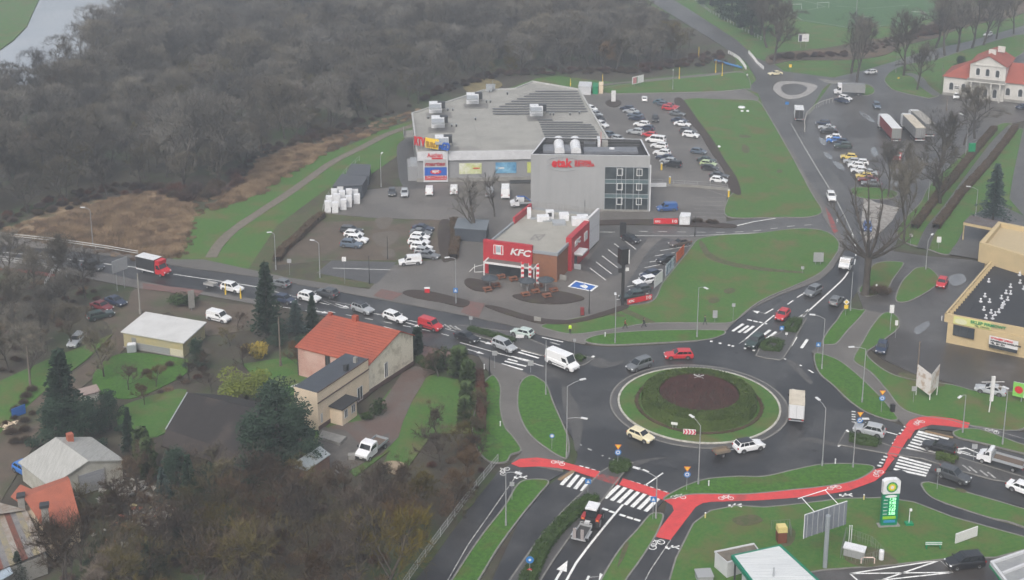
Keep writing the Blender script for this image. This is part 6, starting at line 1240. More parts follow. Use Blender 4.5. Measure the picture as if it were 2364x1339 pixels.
# signs
SB = mat('sign_back', (.30, .31, .32), .5); SW = mat('sign_white', (.66, .66, .66), .5); SBL = mat('sign_blue_face', (.03, .17, .45), .45); SOR = mat('sign_orange', (.62, .20, .04), .45); SYE = mat('sign_yellow_face', (.75, .50, .05), .45)
def sign(b, parts, lab, r=.035, rot=0, leg=None, grp=None):
    """b: foot; parts: (shape, centre pixel y, size m, colours)"""
    p = P(*b); root = empty('road_sign', (p.x, p.y, 0), rot, lab, 'road sign', grp); hm = max(HT(b[0], b[1], q[1]) for q in parts)
    m = MB(); m.tube([(0, 0, 0), (0, 0, hm)], r, STEEL, 6); m.build('pole', root)
    for sh, py, s, c in parts:
        z = HT(b[0], b[1], py); n = {'tri': 3, 'yield': 3, 'dia': 4, 'round': 20}.get(sh, 0); m = MB()
        def ngon(k, rad, a0, y, mm): m.add([(rad * math.cos(a0 + 2 * math.pi * i / k), y, z + rad * math.sin(a0 + 2 * math.pi * i / k)) for i in range(k)], [tuple(range(k))], mm)
        if n:
            a0 = {'tri': math.pi / 2, 'yield': -math.pi / 2, 'dia': 0, 'round': 0}[sh]
            ngon(n, s, a0, -.05, c[0]); ngon(n, s, a0, -.03, SB)
            if len(c) > 1: ngon(n, s * .62, a0, -.056, c[1])
            if len(c) > 2: ngon(n, s * .34, a0, -.062, c[2])
        else:
            w_, h_ = s; m.box((0, -.05, z), (w_, .03, h_), c[0])
            if len(c) > 1: m.add([(-w_ * .32, -.07, z - h_ * .28), (w_ * .32, -.07, z - h_ * .28), (0, -.07, z + h_ * .32)], [(0, 1, 2)], c[1])
        m.build('sign_face', root)
    return root
YR_ = [('yield', 0, .62, (SOR, SYE)), ('round', 0, .48, (SBL, SW, SBL))]
for b, y1, y2, l in (((1426, 1077), 1030, 1044, 'give way and roundabout signs on the south planter'), ((1585, 1132), 1081, 1095, 'give way and roundabout signs at the right kerb of the south entry'), ((2034, 952), 905, 919, 'give way and roundabout signs in the east verge'), ((1983, 998), 955, 970, 'give way and roundabout signs on the east planter')):
    sign(b, [('yield', y1, .55, (SOR, SYE)), ('round', y2, .45, (SBL, SW, SBL))], l)
for b, y, l in (((1357, 1146), 1111, 'blue pedestrian crossing sign on the south median'), ((1507, 1200), 1152, 'blue pedestrian crossing sign right of the south zebra'), ((1804, 770), 757, 'blue pedestrian crossing sign between the north planters'), ((1888, 815), 795, 'blue pedestrian crossing sign right of the north zebra'), ((2247, 1062), 1030, 'grey back of the crossing sign on the east median')):
    sign(b, [('sq', y, (.75, .75), (SBL, SW) if 'grey' not in l else (SB,))], l)
sign((1223, 1326), [('round', 1292, .48, (SBL, SBL, SW)), ('round', 1319, .42, (RED, SW))], 'keep right sign with a red and white disc at the end of the median hedge')
sign((1274, 1038), [('round', 1006, .35, (SBL, SW))], 'small blue cycle path sign in the west verge')
sign((1052, 704), [('sq', 670, (.8, .9), (SBL, SW))], 'blue parking sign on the bed before the restaurant')
sign((1952, 729), [('dia', 697, .55, (SW, SYE)), ('sq', 708, (.7, .7), (SYE,))], 'priority diamond with a yellow plate on the north verge')
for b, y, s, l in (((1225, 860), 838, (.9, .9), 'grey sign back left of the tall white van'), ((1142, 850), 815, (.8, .8), 'sign back beside the blue plate at the west zebra'), ((1692, 743), 704, (.6, .6), 'slim sign back at the corner of the north lawn'), ((1650, 745), 725, (.8, 1.4), 'double sign back on the path by the north lawn'), ((1852, 632), 618, (.6, .6), 'small sign back on the lawn near the north bend'), ((1087, 755), 734, (.6, .6), 'sign back at the tip of the long median hedge'), ((1200, 790), 776, (1.3, .6), 'low sign board at the right end of the median hedge'), ((1326, 822), 785, (.5, .5), 'sign back on the small west planter'), ((2108, 930), 897, (.8, .8), 'sign back left of the folded advertising stand'), ((1182, 1155), 1117, (.6, .6), 'sign back in the verge by the footpath'), ((2163, 1130), 1085, (.5, .5), 'sign back at the verge behind the leaving grey car'), ((669, 635), 602, (.8, .8), 'yellowish warning sign back on the road verge'), ((796, 655), 598, (.8, .9), 'narrow white sign by the dark bay'), ((1815, 590 + 190), 770, (.4, .4), 'little sign on the upper north planter'), ((2022, 680), 658, (.3, .4), 'small white marker on the verge by the pollard'), ((2067, 780), 745, (.5, .9), 'sign pair on the curved verge of the old lot'), ((2166, 575), 553, (.9, 1.2), 'white sign on the grass right of the hedge path'), ((2101, 570), 543, (.6, .6), 'round pale sign at the end of the hedge'), ((1816, 259), 238, (1, .8), 'blue arrow plate at the lower tip of the mini roundabout'), ((1824, 168), 152, (.9, 1.0), 'yellow plate sign beyond the mini roundabout'), ((2074, 185), 180, (.6, .4), 'small yellow sign on the round verge')):
    c = SB if 'back' in l else (SYE if 'yellow' in l else (SBL if 'blue' in l else SW)); sign(b, [('sq', y, s, (c,))], l)
def board(name, a, b, top, bot, lab, cat, face, back=SB, th=.12, legs=2, txt=None, r=.06, frame=None, gnd=None):
    """free-standing board: a, b photo points of its feet line, top/bottom pixel rows at a"""
    A_, B_ = Z2(P(*a)), Z2(P(*b)); wl = Wall(A_, B_); root = empty(name, (*((A_ + B_) / 2), 0), 0, lab, cat); z1_, z0_ = HT(a[0], a[1], top), HT(a[0], a[1], bot)
    m = MB(); wl.box(m, 0, z0_, wl.L, z1_, th, face); bk(m, 'panel', root)
    m = MB()
    for i in range(legs): u = wl.L * ((i + .5) / legs if legs < 3 else i / (legs - 1)); q = wl.w(u, 0, -.08); m.tube([q, q + Vector((0, 0, z1_ - .1))], r, STEEL, 6); bk(m, 'leg', root); m = MB()
    if txt:
        for s, u, dz, sz_, mm, ft in txt: o = text(s, wl, wl.L * u, z0_ + (z1_ - z0_) * dz, sz_, mm, None, off=th + .02, bold=.02, fit=wl.L * ft if ft else None); kid(o, root)
    return root, wl, z0_, z1_
board('direction_board', (263, 675), (297, 662), 604, 632, 'large grey back of a direction board before the red lorry', 'board', SB)
board('direction_board', (1877, 612), (1900, 612), 583, 604, 'grey back of a direction board on the bend lawn', 'board', SB)
r_, wl, a0, a1 = board('billboard', (1842, 112), (1866, 112), 78, 96, 'white billboard with a dark figure by the sports field', 'billboard', SW); m = MB(); wl.box(m, .2, a0 + .1, 1.2, a1 - .3, .02, mat('print_dark', (.06, .06, .1), .6), .12); wl.box(m, 1.7, a0 + .9, 3.0, a0 + 1.1, .02, mat('print_mauve', (.3, .25, .35), .6), .12); bk(m, 'print', r_)
r_, wl, a0, a1 = board('billboard', (1459, 202), (1485, 196), 178, 195, 'tilted billboard with a pink and green print above the shopping car park', 'billboard', SW); m = MB(); wl.box(m, .3, a0 + .2, 1.9, a1 - .3, .02, mat('print_pink', (.5, .2, .22), .6), .12); wl.box(m, 1.9, a0 + .2, 2.3, a1 - .3, .02, GRN, .12); bk(m, 'print', r_)
board('notice_board', (2050, 765), (2060, 765), 704, 722, 'white upright board on the curved verge', 'board', SW, legs=1)
r_, wl, a0, a1 = board('chevron_board', (1577, 1006), (1606, 1008), 990, 1001, 'red and white chevron board on the roundabout island', 'board', SW)
m = MB()
for i in range(4): u = wl.L * (i + .1) / 4; c = wl.L / 8; zc_ = (a0 + a1) / 2; hh_ = (a1 - a0) / 2; q = lambda x, z: wl.w(x, z, .135); m.add([q(u, a0), q(u + c, a0), q(u + c * 1.9, zc_), q(u + c, a1), q(u, a1), q(u + c * .9, zc_)], [(0, 1, 2, 5), (5, 2, 3, 4)], mat('chevron_red', (.55, .02, .08), .5))
bk(m, 'chevron', r_)
board('name_board', (1549, 992), (1564, 994), 974, 979, 'small white name board on legs left of the chevrons', 'board', SW)
board('sign_board', (2204, 1258), (2254, 1240), 1232, 1254, 'plain white low board on the petrol station lawn', 'board', SW)
board('sign_board', (1233, 742), (1249, 744), 730, 741, 'pale stone name board at the drive of the restaurant', 'board', DSM)
r_, wl, a0, a1 = board('billboard', (2336, 925), (2420, 945), 880, 912, 'green and white billboard cut off at the right edge', 'billboard', SW); m = MB(); wl.box(m, 0, a0, 1.6, a1, .02, mat('bill_green', (.2, .5, .1), .5), .12); wl.box(m, 1.7, a0 + .2, 5, a1 - .2, .02, mat('bill_pink', (.5, .3, .45), .5), .12); m.add([wl.w(.85 + .6 * math.cos(k * .4), (a0 + a1) / 2 + .6 * math.sin(k * .4), .16) for k in range(16)], [tuple(range(16))], RED); bk(m, 'print', r_)
TO = [('10', .72, .25, .9, SW, .2), ('KFC', .05, .3, .6, SW, .22)]
for a, b, t, bo, f, tx, l in (((1509, 519), (1565, 519), 504, 517, RED, TO, 'long low red banner on the bed below the blue parked van'), ((1448, 706), (1505, 694), 691, 703, RED, TO, 'low red banner at the near end of the bay row'), ((1511, 667), (1529, 652), 638, 664, SW, None, 'plain white banner, nearest of three along the lawn'), ((1537, 641), (1556, 620), 611, 638, mat('banner_bluewhite', (.45, .5, .55), .6, (.1, .15, .25), .8, (.5, .6)), None, 'white and dark blue banner, middle of three along the lawn'), ((1561, 609), (1579, 588), 584, 607, mat('banner_orange', (.6, .10, .03), .5, (.6, .3, .2), .6, (.6, .7)), None, 'orange banner, farthest of three along the lawn')):
    r_, wl, a0, a1 = board('advertising_banner', a, b, t, bo, l, 'banner', f, th=.04, txt=tx, legs=3)
# tall sign of the restaurant
r = empty('pole_sign', P(1437, 706), 0, 'tall black pole sign with a white lit panel in front of the restaurant car park', 'sign'); hs_ = HT(1437, 706, 573)
m = MB(); m.box((0, 0, hs_ / 2), (.55, .5, hs_), TRIM); m.build('pole', r); m = MB(); m.box((0, 0, hs_ - 1.4), (1.6, 1.5, 2.9), mat('sign_black', (.02, .018, .018), .4), R(20)); m.build('sign_box', r)
sgw = Wall(tuple((P(1437, 706) + Vector((.55, -1.0, 0)))[:2]), tuple((P(1437, 706) + Vector((.95, .1, 0)))[:2]))
m = MB(); m.box((.78 , -.15, hs_ - 1.4), (.08, 1.2, 2.6), SW, R(20)); m.box((.83, -.2, hs_ - 1.1), (.04, .7, 1.1), mat('sign_tan', (.35, .22, .15), .5), R(20)); m.build('sign_panel', r); m = MB(); m.box((-.5, 0, hs_ - 4.2), (.7, .5, .7), TRIM); m.box((.7, 0, hs_ - 4.0), (.6, .1, .6), SW); m.build('arrow_box', r)
p = P(1438, 547); m = MB(); m.box((p.x, p.y, 1.6), (1.3, .4, 3.2), TRIM); tag(m.build('menu_board'), 'black menu board standing at the drive behind the restaurant', 'menu board')
# flags, tables, parasols
for i, (x, y) in enumerate(((1203, 661), (1220, 664), (1238, 667))):
    p = P(x, y); r = empty('beach_flag', (p.x, p.y, 0), 0, 'red and white feather flag before the awning, %s of three' % ('left', 'middle', 'right')[i], 'flag', 'feather flags by the awning'); m = MB(); m.tube([(0, 0, 0), (0, 0, 4.9)], .035, SW, 5); m.build('pole', r)
    m = MB(); 
    for k in range(8): m.box((.26, 0, 1.2 + k * .48), (.5, .03, .46), RED if k % 2 else SW)
    m.build('flag_cloth', r)
PAR = mat('parasol_cloth', (.045, .055, .065), .7); TW = mat('table_wood', (.22, .09, .05), .8)
for i, (x, y, l) in enumerate(((1131, 668, 'left'), (1217, 674, 'middle'), (1260, 672, 'right'))):
    p = P(x, y); r = empty('parasol', (p.x, p.y, 0), 0, 'dark closed ribbed parasol over wooden benches, %s of three' % l, 'parasol', 'parasols on the terrace'); m = MB(); m.tube([(0, 0, 0), (0, 0, 2.9)], .04, SW, 6); m.build('pole', r); m = MB(); m.lathe([(.02, 2.95), (1.6, 2.3), (1.62, 2.15), (.02, 2.75)], (0, 0, 0), PAR, 8); m.build('canopy', r)
for i, (x, y) in enumerate(((1125, 672), (1145, 663), (1213, 684), (1236, 677), (1262, 687), (1278, 674), (1243, 664), (1157, 643), (1185, 648))):
    p = P(x, y); r = empty('picnic_table', (p.x, p.y, 0), .4, 'orange wooden picnic table on the terrace, %s counted from the play frame' % ORD[i], 'table', 'picnic tables on the terrace'); m = MB(); m.box((0, 0, .74), (1.5, .75, .06), TW); m.build('table_top', r)
    for s in (-1, 1): m = MB(); m.box((0, s * .7, .44), (1.5, .28, .05), TW); m.build('bench', r); m = MB(); m.box((s * .55, 0, .38), (.08, 1.3, .7), TW); m.build('leg', r)
def simple(name, x, y, dims, m_, lab, cat, cap=None):
    p = P(x, y); m = MB(); m.box((p.x, p.y, dims[2] / 2), dims, m_, .1); m.box((p.x, p.y, dims[2] + .04), (dims[0] * 1.1, dims[1] * 1.1, .1), cap or m_, .1); m.box((p.x, p.y, .04), (dims[0] * .9, dims[1] * 1.05, .08), TRIM, .1); return tag(m.build(name), lab, cat)
simple('litter_bin', 986, 677, (.9, .6, 1.0), RED, 'red box shaped sign bin on the long mulch bed', 'bin', SW); simple('litter_bin', 1344, 727, (.6, .6, 1.3), mat('deep_red', (.2, .02, .02), .5), 'dark red bin at the lawn edge below the disabled bay', 'bin'); simple('litter_bin', 2060, 951, (.55, .55, 1.15), TRIM, 'black bin on the east footpath', 'bin')
simple('donation_bin', 1803, 1251, (1.1, 1.0, 1.6), mat('brown_box', (.16, .05, .03), .7), 'brown donation bin with a yellow top on the station lawn', 'bin', mat('pale_yellow', (.62, .52, .22), .5))
p = P(1803, 1251); m = MB(); m.box((p.x, p.y, 1.95), (1.15, 1.05, .6), MATS['pale_yellow'], .1); m.box((p.x, p.y, 2.28), (.9, .9, .08), MATS['pale_yellow'], .1); tag(m.build('bin_hood'), 'yellow hood sitting on the brown donation bin', 'hood')
for x, y, l in ((1397, 778, 'white marker post on the narrow grass strip'), (1636, 1123, 'white marker post on the lower verge'), (1637 + 291, 1072, 'white reflector post at the lower kerb'), (1994, 1155, 'yellowish marker on the station lawn'), (1628, 1197, 'yellow marker at the path corner'), (1155, 985, 'white marker at the winding path'), (1932, 515, 'grey bollard at the junction kerb'), (1118, 852, 'pale marker by the hedge end'), (2174, 630 + 110, 'short post in the old lot')):
    p = P(x, y); m = MB(); m.tube([(p.x, p.y, 0), (p.x, p.y, .75)], .09, MATS['pale_yellow'] if 'yellow' in l else AC, 8); m.tube([(p.x, p.y, .75), (p.x, p.y, .85)], .11, AC, 8); tag(m.build('bollard'), l, 'bollard')
for i, (x, y, d) in enumerate(((1712, 249, 2.2), (1713, 258, .9), (1726, 258, .9), (1660, 340, .8))): p = P(x, y); m = MB(); m.lathe([(0, .5), (d * .4, .42), (d * .5, .1), (d * .5, 0)], p, AC, 10); m.box((p.x, p.y, .2), (d * .8, .5, .3), AC); tag(m.build('white_ornament'), ['large white bracket ornament', 'left small white ball', 'right small white ball', 'lone white lump'][i] + ' on the triangular lawn', 'ornament')
# petrol station pylon
r = empty('price_pylon', P(2050, 1214), R(6), 'green and white petrol price pylon with lit green prices', 'price sign'); hpz = HT(2050, 1214, 1104); BPG = mat('pylon_green', (.0, .20, .10), .4); BPL = mat('pylon_lime', (.25, .5, .03), .4)
m = MB(); m.box((0, 0, hpz * .36), (2.1, .5, hpz * .68), BPG); m.build('lower_panel', r)
m = MB(); zt_ = hpz * .7; pr = [(-1.1, zt_), (1.1, zt_), (1.1, hpz - .3), (.7, hpz - .05), (0, hpz), (-.7, hpz - .05), (-1.1, hpz - .3)]; n = len(pr); m.add([(x, -.32, z) for x, z in pr] + [(x, .32, z) for x, z in pr], [tuple(range(n)), tuple(range(2 * n - 1, n - 1, -1))] + [(i, n + i, n + (i + 1) % n, (i + 1) % n)[::-1] for i in range(n)], AC); m.build('top_panel', r)
m = MB(); zc_ = hpz * .84
for rr, k, mm, y in ((.72, 24, BPG, -.34), (.62, 18, BPL, -.35), (.46, 16, YEL, -.36), (.24, 12, SW, -.37)): m.add([((rr if i % 2 or rr > .7 else rr * .86) * math.cos(2 * math.pi * i / k), y, zc_ + (rr if i % 2 or rr > .7 else rr * .86) * math.sin(2 * math.pi * i / k)) for i in range(k)], [tuple(range(k))], mm)
m.build('flower_emblem', r)
m = MB(); m.add([(.8 * math.cos(k * .4), -.27, hpz * .645 + .2 * math.sin(k * .4)) for k in range(16)], [tuple(range(16))], AC); m.box((-.05, -.27, hpz * .2), (1.7, .04, .38), BPL); m.box((0, -.27, hpz * .12), (1.5, .04, .35), mat('pylon_blue', (.05, .25, .45), .4)); m.build('badge', r)
LED = mat('led_green', (.3, 1, .4), .5, emit=((.45, 1.0, .5), .8))
for i, s in enumerate(('6.59', '7.45', '6.65', '7.57', '3.05')):
    cu = bpy.data.curves.new('price', 'FONT'); cu.body = s; cu.size = .5; cu.extrude = .01; cu.offset = .02; t = bpy.data.objects.new('price', cu); C.objects.link(t); me = bpy.data.meshes.new_from_object(t.evaluated_get(bpy.context.evaluated_depsgraph_get())); bpy.data.objects.remove(t); me.materials.clear(); me.materials.append(LED)
    me.transform(Matrix.Translation((-.18, -.28, hpz * (.555 - i * .073))) @ Matrix.Rotation(R(90), 4, 'X')); link(bpy.data.objects.new('price_digits', me), r); m = MB(); m.box((-.65, -.26, hpz * (.57 - i * .073)), (.55, .03, .07), SW); m.build('fuel_name', r)
m = MB(); m.box((0, 0, .12), (2.8, .9, .25), DSM); m.build('base', r)
# back of the big billboard on its mast
r = empty('advertising_mast', P(1904, 1311), 0, 'grey back of a big billboard on a thick steel mast with lamp frame', 'billboard'); h_ = HT(1904, 1311, 1190); pb = P(1904, 1311)
m = MB(); m.tube([(0, 0, 0), (0, 0, h_)], .28, mat('mast_grey', (.25, .28, .30), .5), 12); m.build('mast', r)
d1 = P(1859, 1202, h_ - .3) - pb; d2 = P(1957, 1165, h_ + 0) - pb; d = Vector((d2.x - d1.x, d2.y - d1.y)); an = math.atan2(d.y, d.x); cxx, cyy = (d1.x + d2.x) / 2, (d1.y + d2.y) / 2; Lb = d.length
m = MB(); m.box((cxx, cyy + .3, h_ - 1.3), (Lb, .12, 3.0), mat('panel_back_blue', (.15, .17, .20), .5, (.2, .22, .25), .8), an)
for i in range(8): t = (i + .5) / 8 - .5; m.box((cxx + t * Lb * math.cos(an), cyy + .2 + t * Lb * math.sin(an), h_ - 1.3), (.08, .1, 3.0), ACG, an)
m.build('panel', r); m = MB(); e1 = Vector((math.cos(an), math.sin(an), 0)); n1 = Vector((-e1.y, e1.x, 0)); c_ = Vector((cxx, cyy + .3, h_ + .3))
for s in (-.28, .28): a = c_ + e1 * Lb * s; m.tube([a + Vector((0, 0, -2.2)), a, a + n1 * 2.4 + Vector((0, 0, .6))], .05, AC, 6)
a = c_ + n1 * 2.4 + Vector((0, 0, .6)); m.tube([a - e1 * Lb * .36, a + e1 * Lb * .33], .06, AC, 6); m.tube([c_ - e1 * Lb * .5 + Vector((0, 0, -3.2)), c_ - e1 * Lb * .5], .06, AC, 6); m.tube([c_ - e1 * Lb * .5, c_ + e1 * Lb * .5], .05, AC, 6); m.build('lamp_frame', r)
r = empty('generator', P(1972, 1284), R(-25), 'grey generator box with a white lid inside a mesh fence', 'generator'); m = MB(); m.box((0, 0, .6), (2.4, 1.2, 1.1), SB); m.build('housing', r); m = MB(); m.box((0, 0, 1.22), (2.6, 1.4, .14), AC); m.build('lid', r)
for i, x in enumerate((1959, 1964)): p = P(x, 1258); m = MB(); m.tube([(p.x, p.y, 0), (p.x, p.y, 2.6)], .05, AC, 6); m.tube([(p.x, p.y, 2.6), (p.x, p.y, 2.7)], .08, AC, 6); tag(m.build('vent_pipe'), 'thin white vent pipe behind the generator, %s of two' % ('left', 'right')[i], 'pipe')
p = P(2034, 1293); m = MB(); m.lathe([(.3, 0), (.32, 1.2), (.28, 1.35), (.1, 1.42), (0, 1.42)], p, AC, 14); tag(m.build('white_tank'), 'small white cylinder tank by the forecourt edge', 'tank')
p = P(2003, 1303); m = MB(); m.tube([(p.x - .8, p.y, 0), (p.x - .8, p.y, .8), (p.x - .6, p.y, .95), (p.x + .6, p.y, .95), (p.x + .8, p.y, .8), (p.x + .8, p.y, 0)], .07, mat('hoop', (.7, .55, .5), .5), 8); tag(m.build('hoop_barrier'), 'white and orange hoop barrier in front of the generator fence', 'barrier')
r = empty('park_bench', P(2154, 1268), 0, 'green and white long bench sign on the station lawn', 'bench'); m = MB(); m.box((0, 0, .8), (2.0, .08, .5), GRN); m.box((0, -.06, .95), (2.05, .05, .1), SW); m.box((0, -.06, .72), (2.05, .05, .1), SW); m.build('backrest', r)
for s in (-1, 1): m = MB(); m.box((s * .85, 0, .3), (.1, .3, .6), GRN); m.build('leg', r)
r = empty('water_post', P(2098, 1212), 0, 'slim white air post on a green foot beside the price pylon', 'post'); m = MB(); m.tube([(0, 0, .3), (0, 0, 2.2)], .05, AC, 6); m.box((.1, 0, 2.15), (.3, .2, .3), AC); m.build('post', r); m = MB(); m.box((0, 0, .2), (1.0, .7, .35), GRN); m.build('foot', r)
p = P(1760 - 135, 1335); simple('metal_cabinet', 1625, 1339, (1.8, 1.6, .9), SB, 'grey slanted metal cabinet at the bottom edge by the service box', 'cabinet')
# folded advertising stand, white pole sign, green advert
r = empty('folded_stand', P(2146, 925), 0, 'tall V shaped white advertising stand on the east lawn', 'advertising stand')
for s, l in ((-1, 0), (1, 0)):
    m = MB(); m.add([(0, 0, .8), (s * 1.7, 1.6, .8 + .9), (s * 1.7, 1.6, 5.3), (0, 0, 4.3), (0, .08, .8), (s * 1.7, 1.68, 1.7), (s * 1.7, 1.68, 5.3), (0, .08, 4.3)], [(0, 1, 2, 3)[::s], (7, 6, 5, 4)[::s], (3, 2, 6, 7), (0, 4, 5, 1), (1, 5, 6, 2)], mat('stand_print', (.55, .53, .52), .5, (.38, .30, .24), .9, (.5, .58), (.5, .28, .3), .5, (.62, .7))); m.build('panel', r)
    m = MB(); m.tube([(s * 1.6, 1.6, 0), (s * 1.6, 1.6, 2)], .07, SW, 6); m.build('leg', r)
m = MB(); m.tube([(0, 0, 0), (0, 0, 1.2)], .07, SW, 6); m.build('leg', r)
r = empty('pole_sign', P(2283, 953), R(8), 'tall thin white pylon sign with cross bars on the east lawn', 'sign'); m = MB(); m.box((.2, 0, 3.9), (.5, .25, 4.0), SW); m.tube([(0, 0, 0), (.1, 0, 2)], .09, SW, 6); m.build('pylon', r); m = MB(); m.tube([(-1.6, 0, 5.1), (2.0, 0, 4.9)], .05, SW, 5); m.tube([(-1.9, 0, 4.3), (1.8, 0, 4.1)], .05, SW, 5); m.build('cross_bar', r)
board('advert', (2234, 362), (2250, 362), 330, 350, 'upright green advert with white print beyond the hedges', 'advert', GRN, legs=1)
board('hoarding', (436, 718), (450, 715), 672, 712, 'weathered white upright hoarding left of the parked van', 'board', DSM, legs=1)
r = empty('garden_gate', P(44, 962), 0, 'blue metal gate at the dirt lane', 'gate'); m = MB(); m.box((0, 0, .9), (2.2, .08, 1.5), BLU, R(50)); m.build('leaf', r)
board('totem_sign', (1411, 236), (1421, 236), 209, 234, 'white totem sign on the round bed of the shopping car park', 'sign', SW, legs=1)
slab('mulch_bed', '1398,236;1410,231;1430,233;1434,240;1420,248;1402,244', MUL, .15, .2, True)
# railings and fences
def fence(name, s, h, lab, cat, m_, gap=2.0, rails=(1.0,), r=.04, mesh=None, rr=.03, z0=.05, clo=False):
    w_ = W(pairs(s)); root = empty(name, (*w_[0], 0), 0, lab, cat); pts_ = []
    for i in range(len(w_) - 1):
        a, b = Vector(w_[i]), Vector(w_[i + 1]); n = max(1, round((b - a).length / gap))
        for k in range(n): pts_.append(a.lerp(b, k / n))
    pts_.append(Vector(w_[-1])); root_ = Vector((*w_[0], 0))
    if len(pts_) > 95: print('posts', name, len(pts_))
    for p in pts_: m = MB(); q = Vector((p.x, p.y, 0)) - root_; m.tube([q, q + Vector((0, 0, h))], r, m_, 4); m.build('post', root)
    for t in rails: m = MB(); m.tube([Vector((p.x, p.y, h * t)) - root_ for p in pts_], rr, m_, 4); m.build('rail', root)
    if mesh:
        m = MB()
        for i in range(len(pts_) - 1):
            for k in range(mesh): p = pts_[i].lerp(pts_[i + 1], (k + .5) / mesh); q = Vector((p.x, p.y, 0)) - root_; m.box(q + Vector((0, 0, h * .5)), (.025, .025, h * .9), m_)
        m.build('mesh_panel', root)
    return root
GALV = mat('fence_zinc', (.38, .39, .39), .45)
fence('mesh_railing', '1150,1067;1100,1128;1050,1195;1000,1262;945,1339;905,1400', 1.25, 'galvanised mesh railing along the south footpath', 'railing', GALV, 2.4, (1, .12, .55), mesh=9)
fence('guard_rail', '-60,543;0,549;134,563;250,580;319,592', 1.1, 'steel guard rail on the far side of the bridge', 'guard rail', mat('rail_steel', (.40, .40, .39), .5), 3, (1, .6), rr=.09)
fence('guard_rail', '-60,600;0,604;70,614;128,628;155,642', 1.2, 'steel guard rail on the near side of the bridge', 'guard rail', mat('rail_steel', (0, 0, 0)), 3, (1, .6, .3), rr=.09)
slab('bridge_parapet', '-60,608;0,612;70,622;128,634;126,640;70,630;0,621;-60,617', mat('parapet_red', (.22, .05, .04), .8), -.0, 1.6)
fence('curved_railing', '1858,305;1857,285;1862,268;1880,252;1900,242;1922,236', 1.2, 'curved pale railing round the corner of the lorry park', 'railing', mat('rail_pale', (.45, .43, .40), .6), 1.4, (1,), rr=.08, r=.07)
ST = mat('bollard_white', (.68, .68, .68), .5)
fence('bridge_rail', '1682,124;1694,130;1706,138;1716,150;1722,160', 1.1, 'white striped bridge rail on the left of the far bridge', 'railing', ST, 1.6, (.95,), r=.22, rr=.05)
fence('bridge_rail', '1729,124;1738,134;1748,148;1762,160', 1.1, 'white striped bridge rail on the right of the far bridge', 'railing', ST, 1.6, (.95,), r=.22, rr=.05)
p = P(1694, 146, 0); q = P(1712, 160, 0); m = MB(); m.tube([(p.x - 6, p.y + 2, .6), (q.x, q.y, .6)], .35, mat('blue_pipe', (.04, .17, .4), .5), 8); m.box(((p.x + q.x) / 2, (p.y + q.y) / 2, .2), (.5, .5, .8), DSM); tag(m.build('water_pipe'), 'blue pipe crossing beside the far bridge', 'pipe')
fence('wire_fence', '1952,1240;2012,1262;2040,1290;1990,1306;1940,1290;1952,1240', 1.4, 'thin wire fence round the generator', 'fence', mat('fence_thin', (.2, .22, .2), .6), 2.2, (1, .5), r=.025, rr=.015, mesh=5)
fence('wire_fence', '1780,1225;1822,1222;1826,1240', 1.4, 'short wire fence beside the donation bin', 'fence', mat('fence_thin', (0, 0, 0)), 2.2, (1,), r=.025, rr=.015, mesh=5)
fence('picket_line', '1592,-8;1640,30;1700,62;1764,96', 1.3, 'row of pale posts along the far road', 'fence', mat('pale_post', (.35, .38, .37), .7), 3.2, (.9,), r=.16, rr=.05)
fence('yard_wall', '1680,437;1640,431;1580,428;1505,424', 1.1, 'low fence on the wall between the car park and the yard', 'fence', GALV, 3, (1, .5), r=.04)
fence('stair_rail', '104,660;128,622', 1.0, 'white stair rail going down from the bridge', 'railing', AC, 1.2, (1, .5), r=.05)
fence('yard_fence', '745,492;752,465;800,400;830,372', 1.3, 'pale fence along the west side of the shed yard', 'fence', GALV, 3, (1, .5), r=.04)
m = MB(); ribbon(m, W(pairs('1505,428;1600,432;1684,440')), .3, .6, DSM, .6); tag(m.build('retaining_wall'), 'low concrete retaining wall under the car park fence', 'wall')
board('gate_barrier', (1500, 434), (1538, 434), 422, 431, 'low white screen at the corner of the grey office', 'screen', AC, legs=2)
for i, (x, y, l) in enumerate(((1527, 392, 'yellow post among the parked cars'), (1546, 424, 'fat yellow post at the car park exit'), (1682, 455, 'yellow post at the lawn corner'))): p = P(x, y); m = MB(); m.tube([(p.x, p.y, 0), (p.x, p.y, 1.6)], .22, YEL, 8); m.tube([(p.x, p.y, 1.6), (p.x, p.y, 1.75)], .26, AC, 8); tag(m.build('gas_post'), l, 'post')
for i, (x, y) in enumerate(((1838 - 1, 22), (1900, 18), (2119, 40))):
    a = P(x, y); r = empty('goal', a, R((10, 10, -20)[i]), 'white football goal on the sports pitch, %s of three' % ('left', 'middle', 'right')[i], 'goal', 'football goals'); m = MB(); m.tube([(-2.5, 0, 0), (-2.5, 0, 2.2), (2.5, 0, 2.2), (2.5, 0, 0)], .09, AC, 6); m.build('frame', r)
lamp((1975, 60), (1976, -40), (1978, -45), 'tall floodlight mast on the sports pitch', .14)
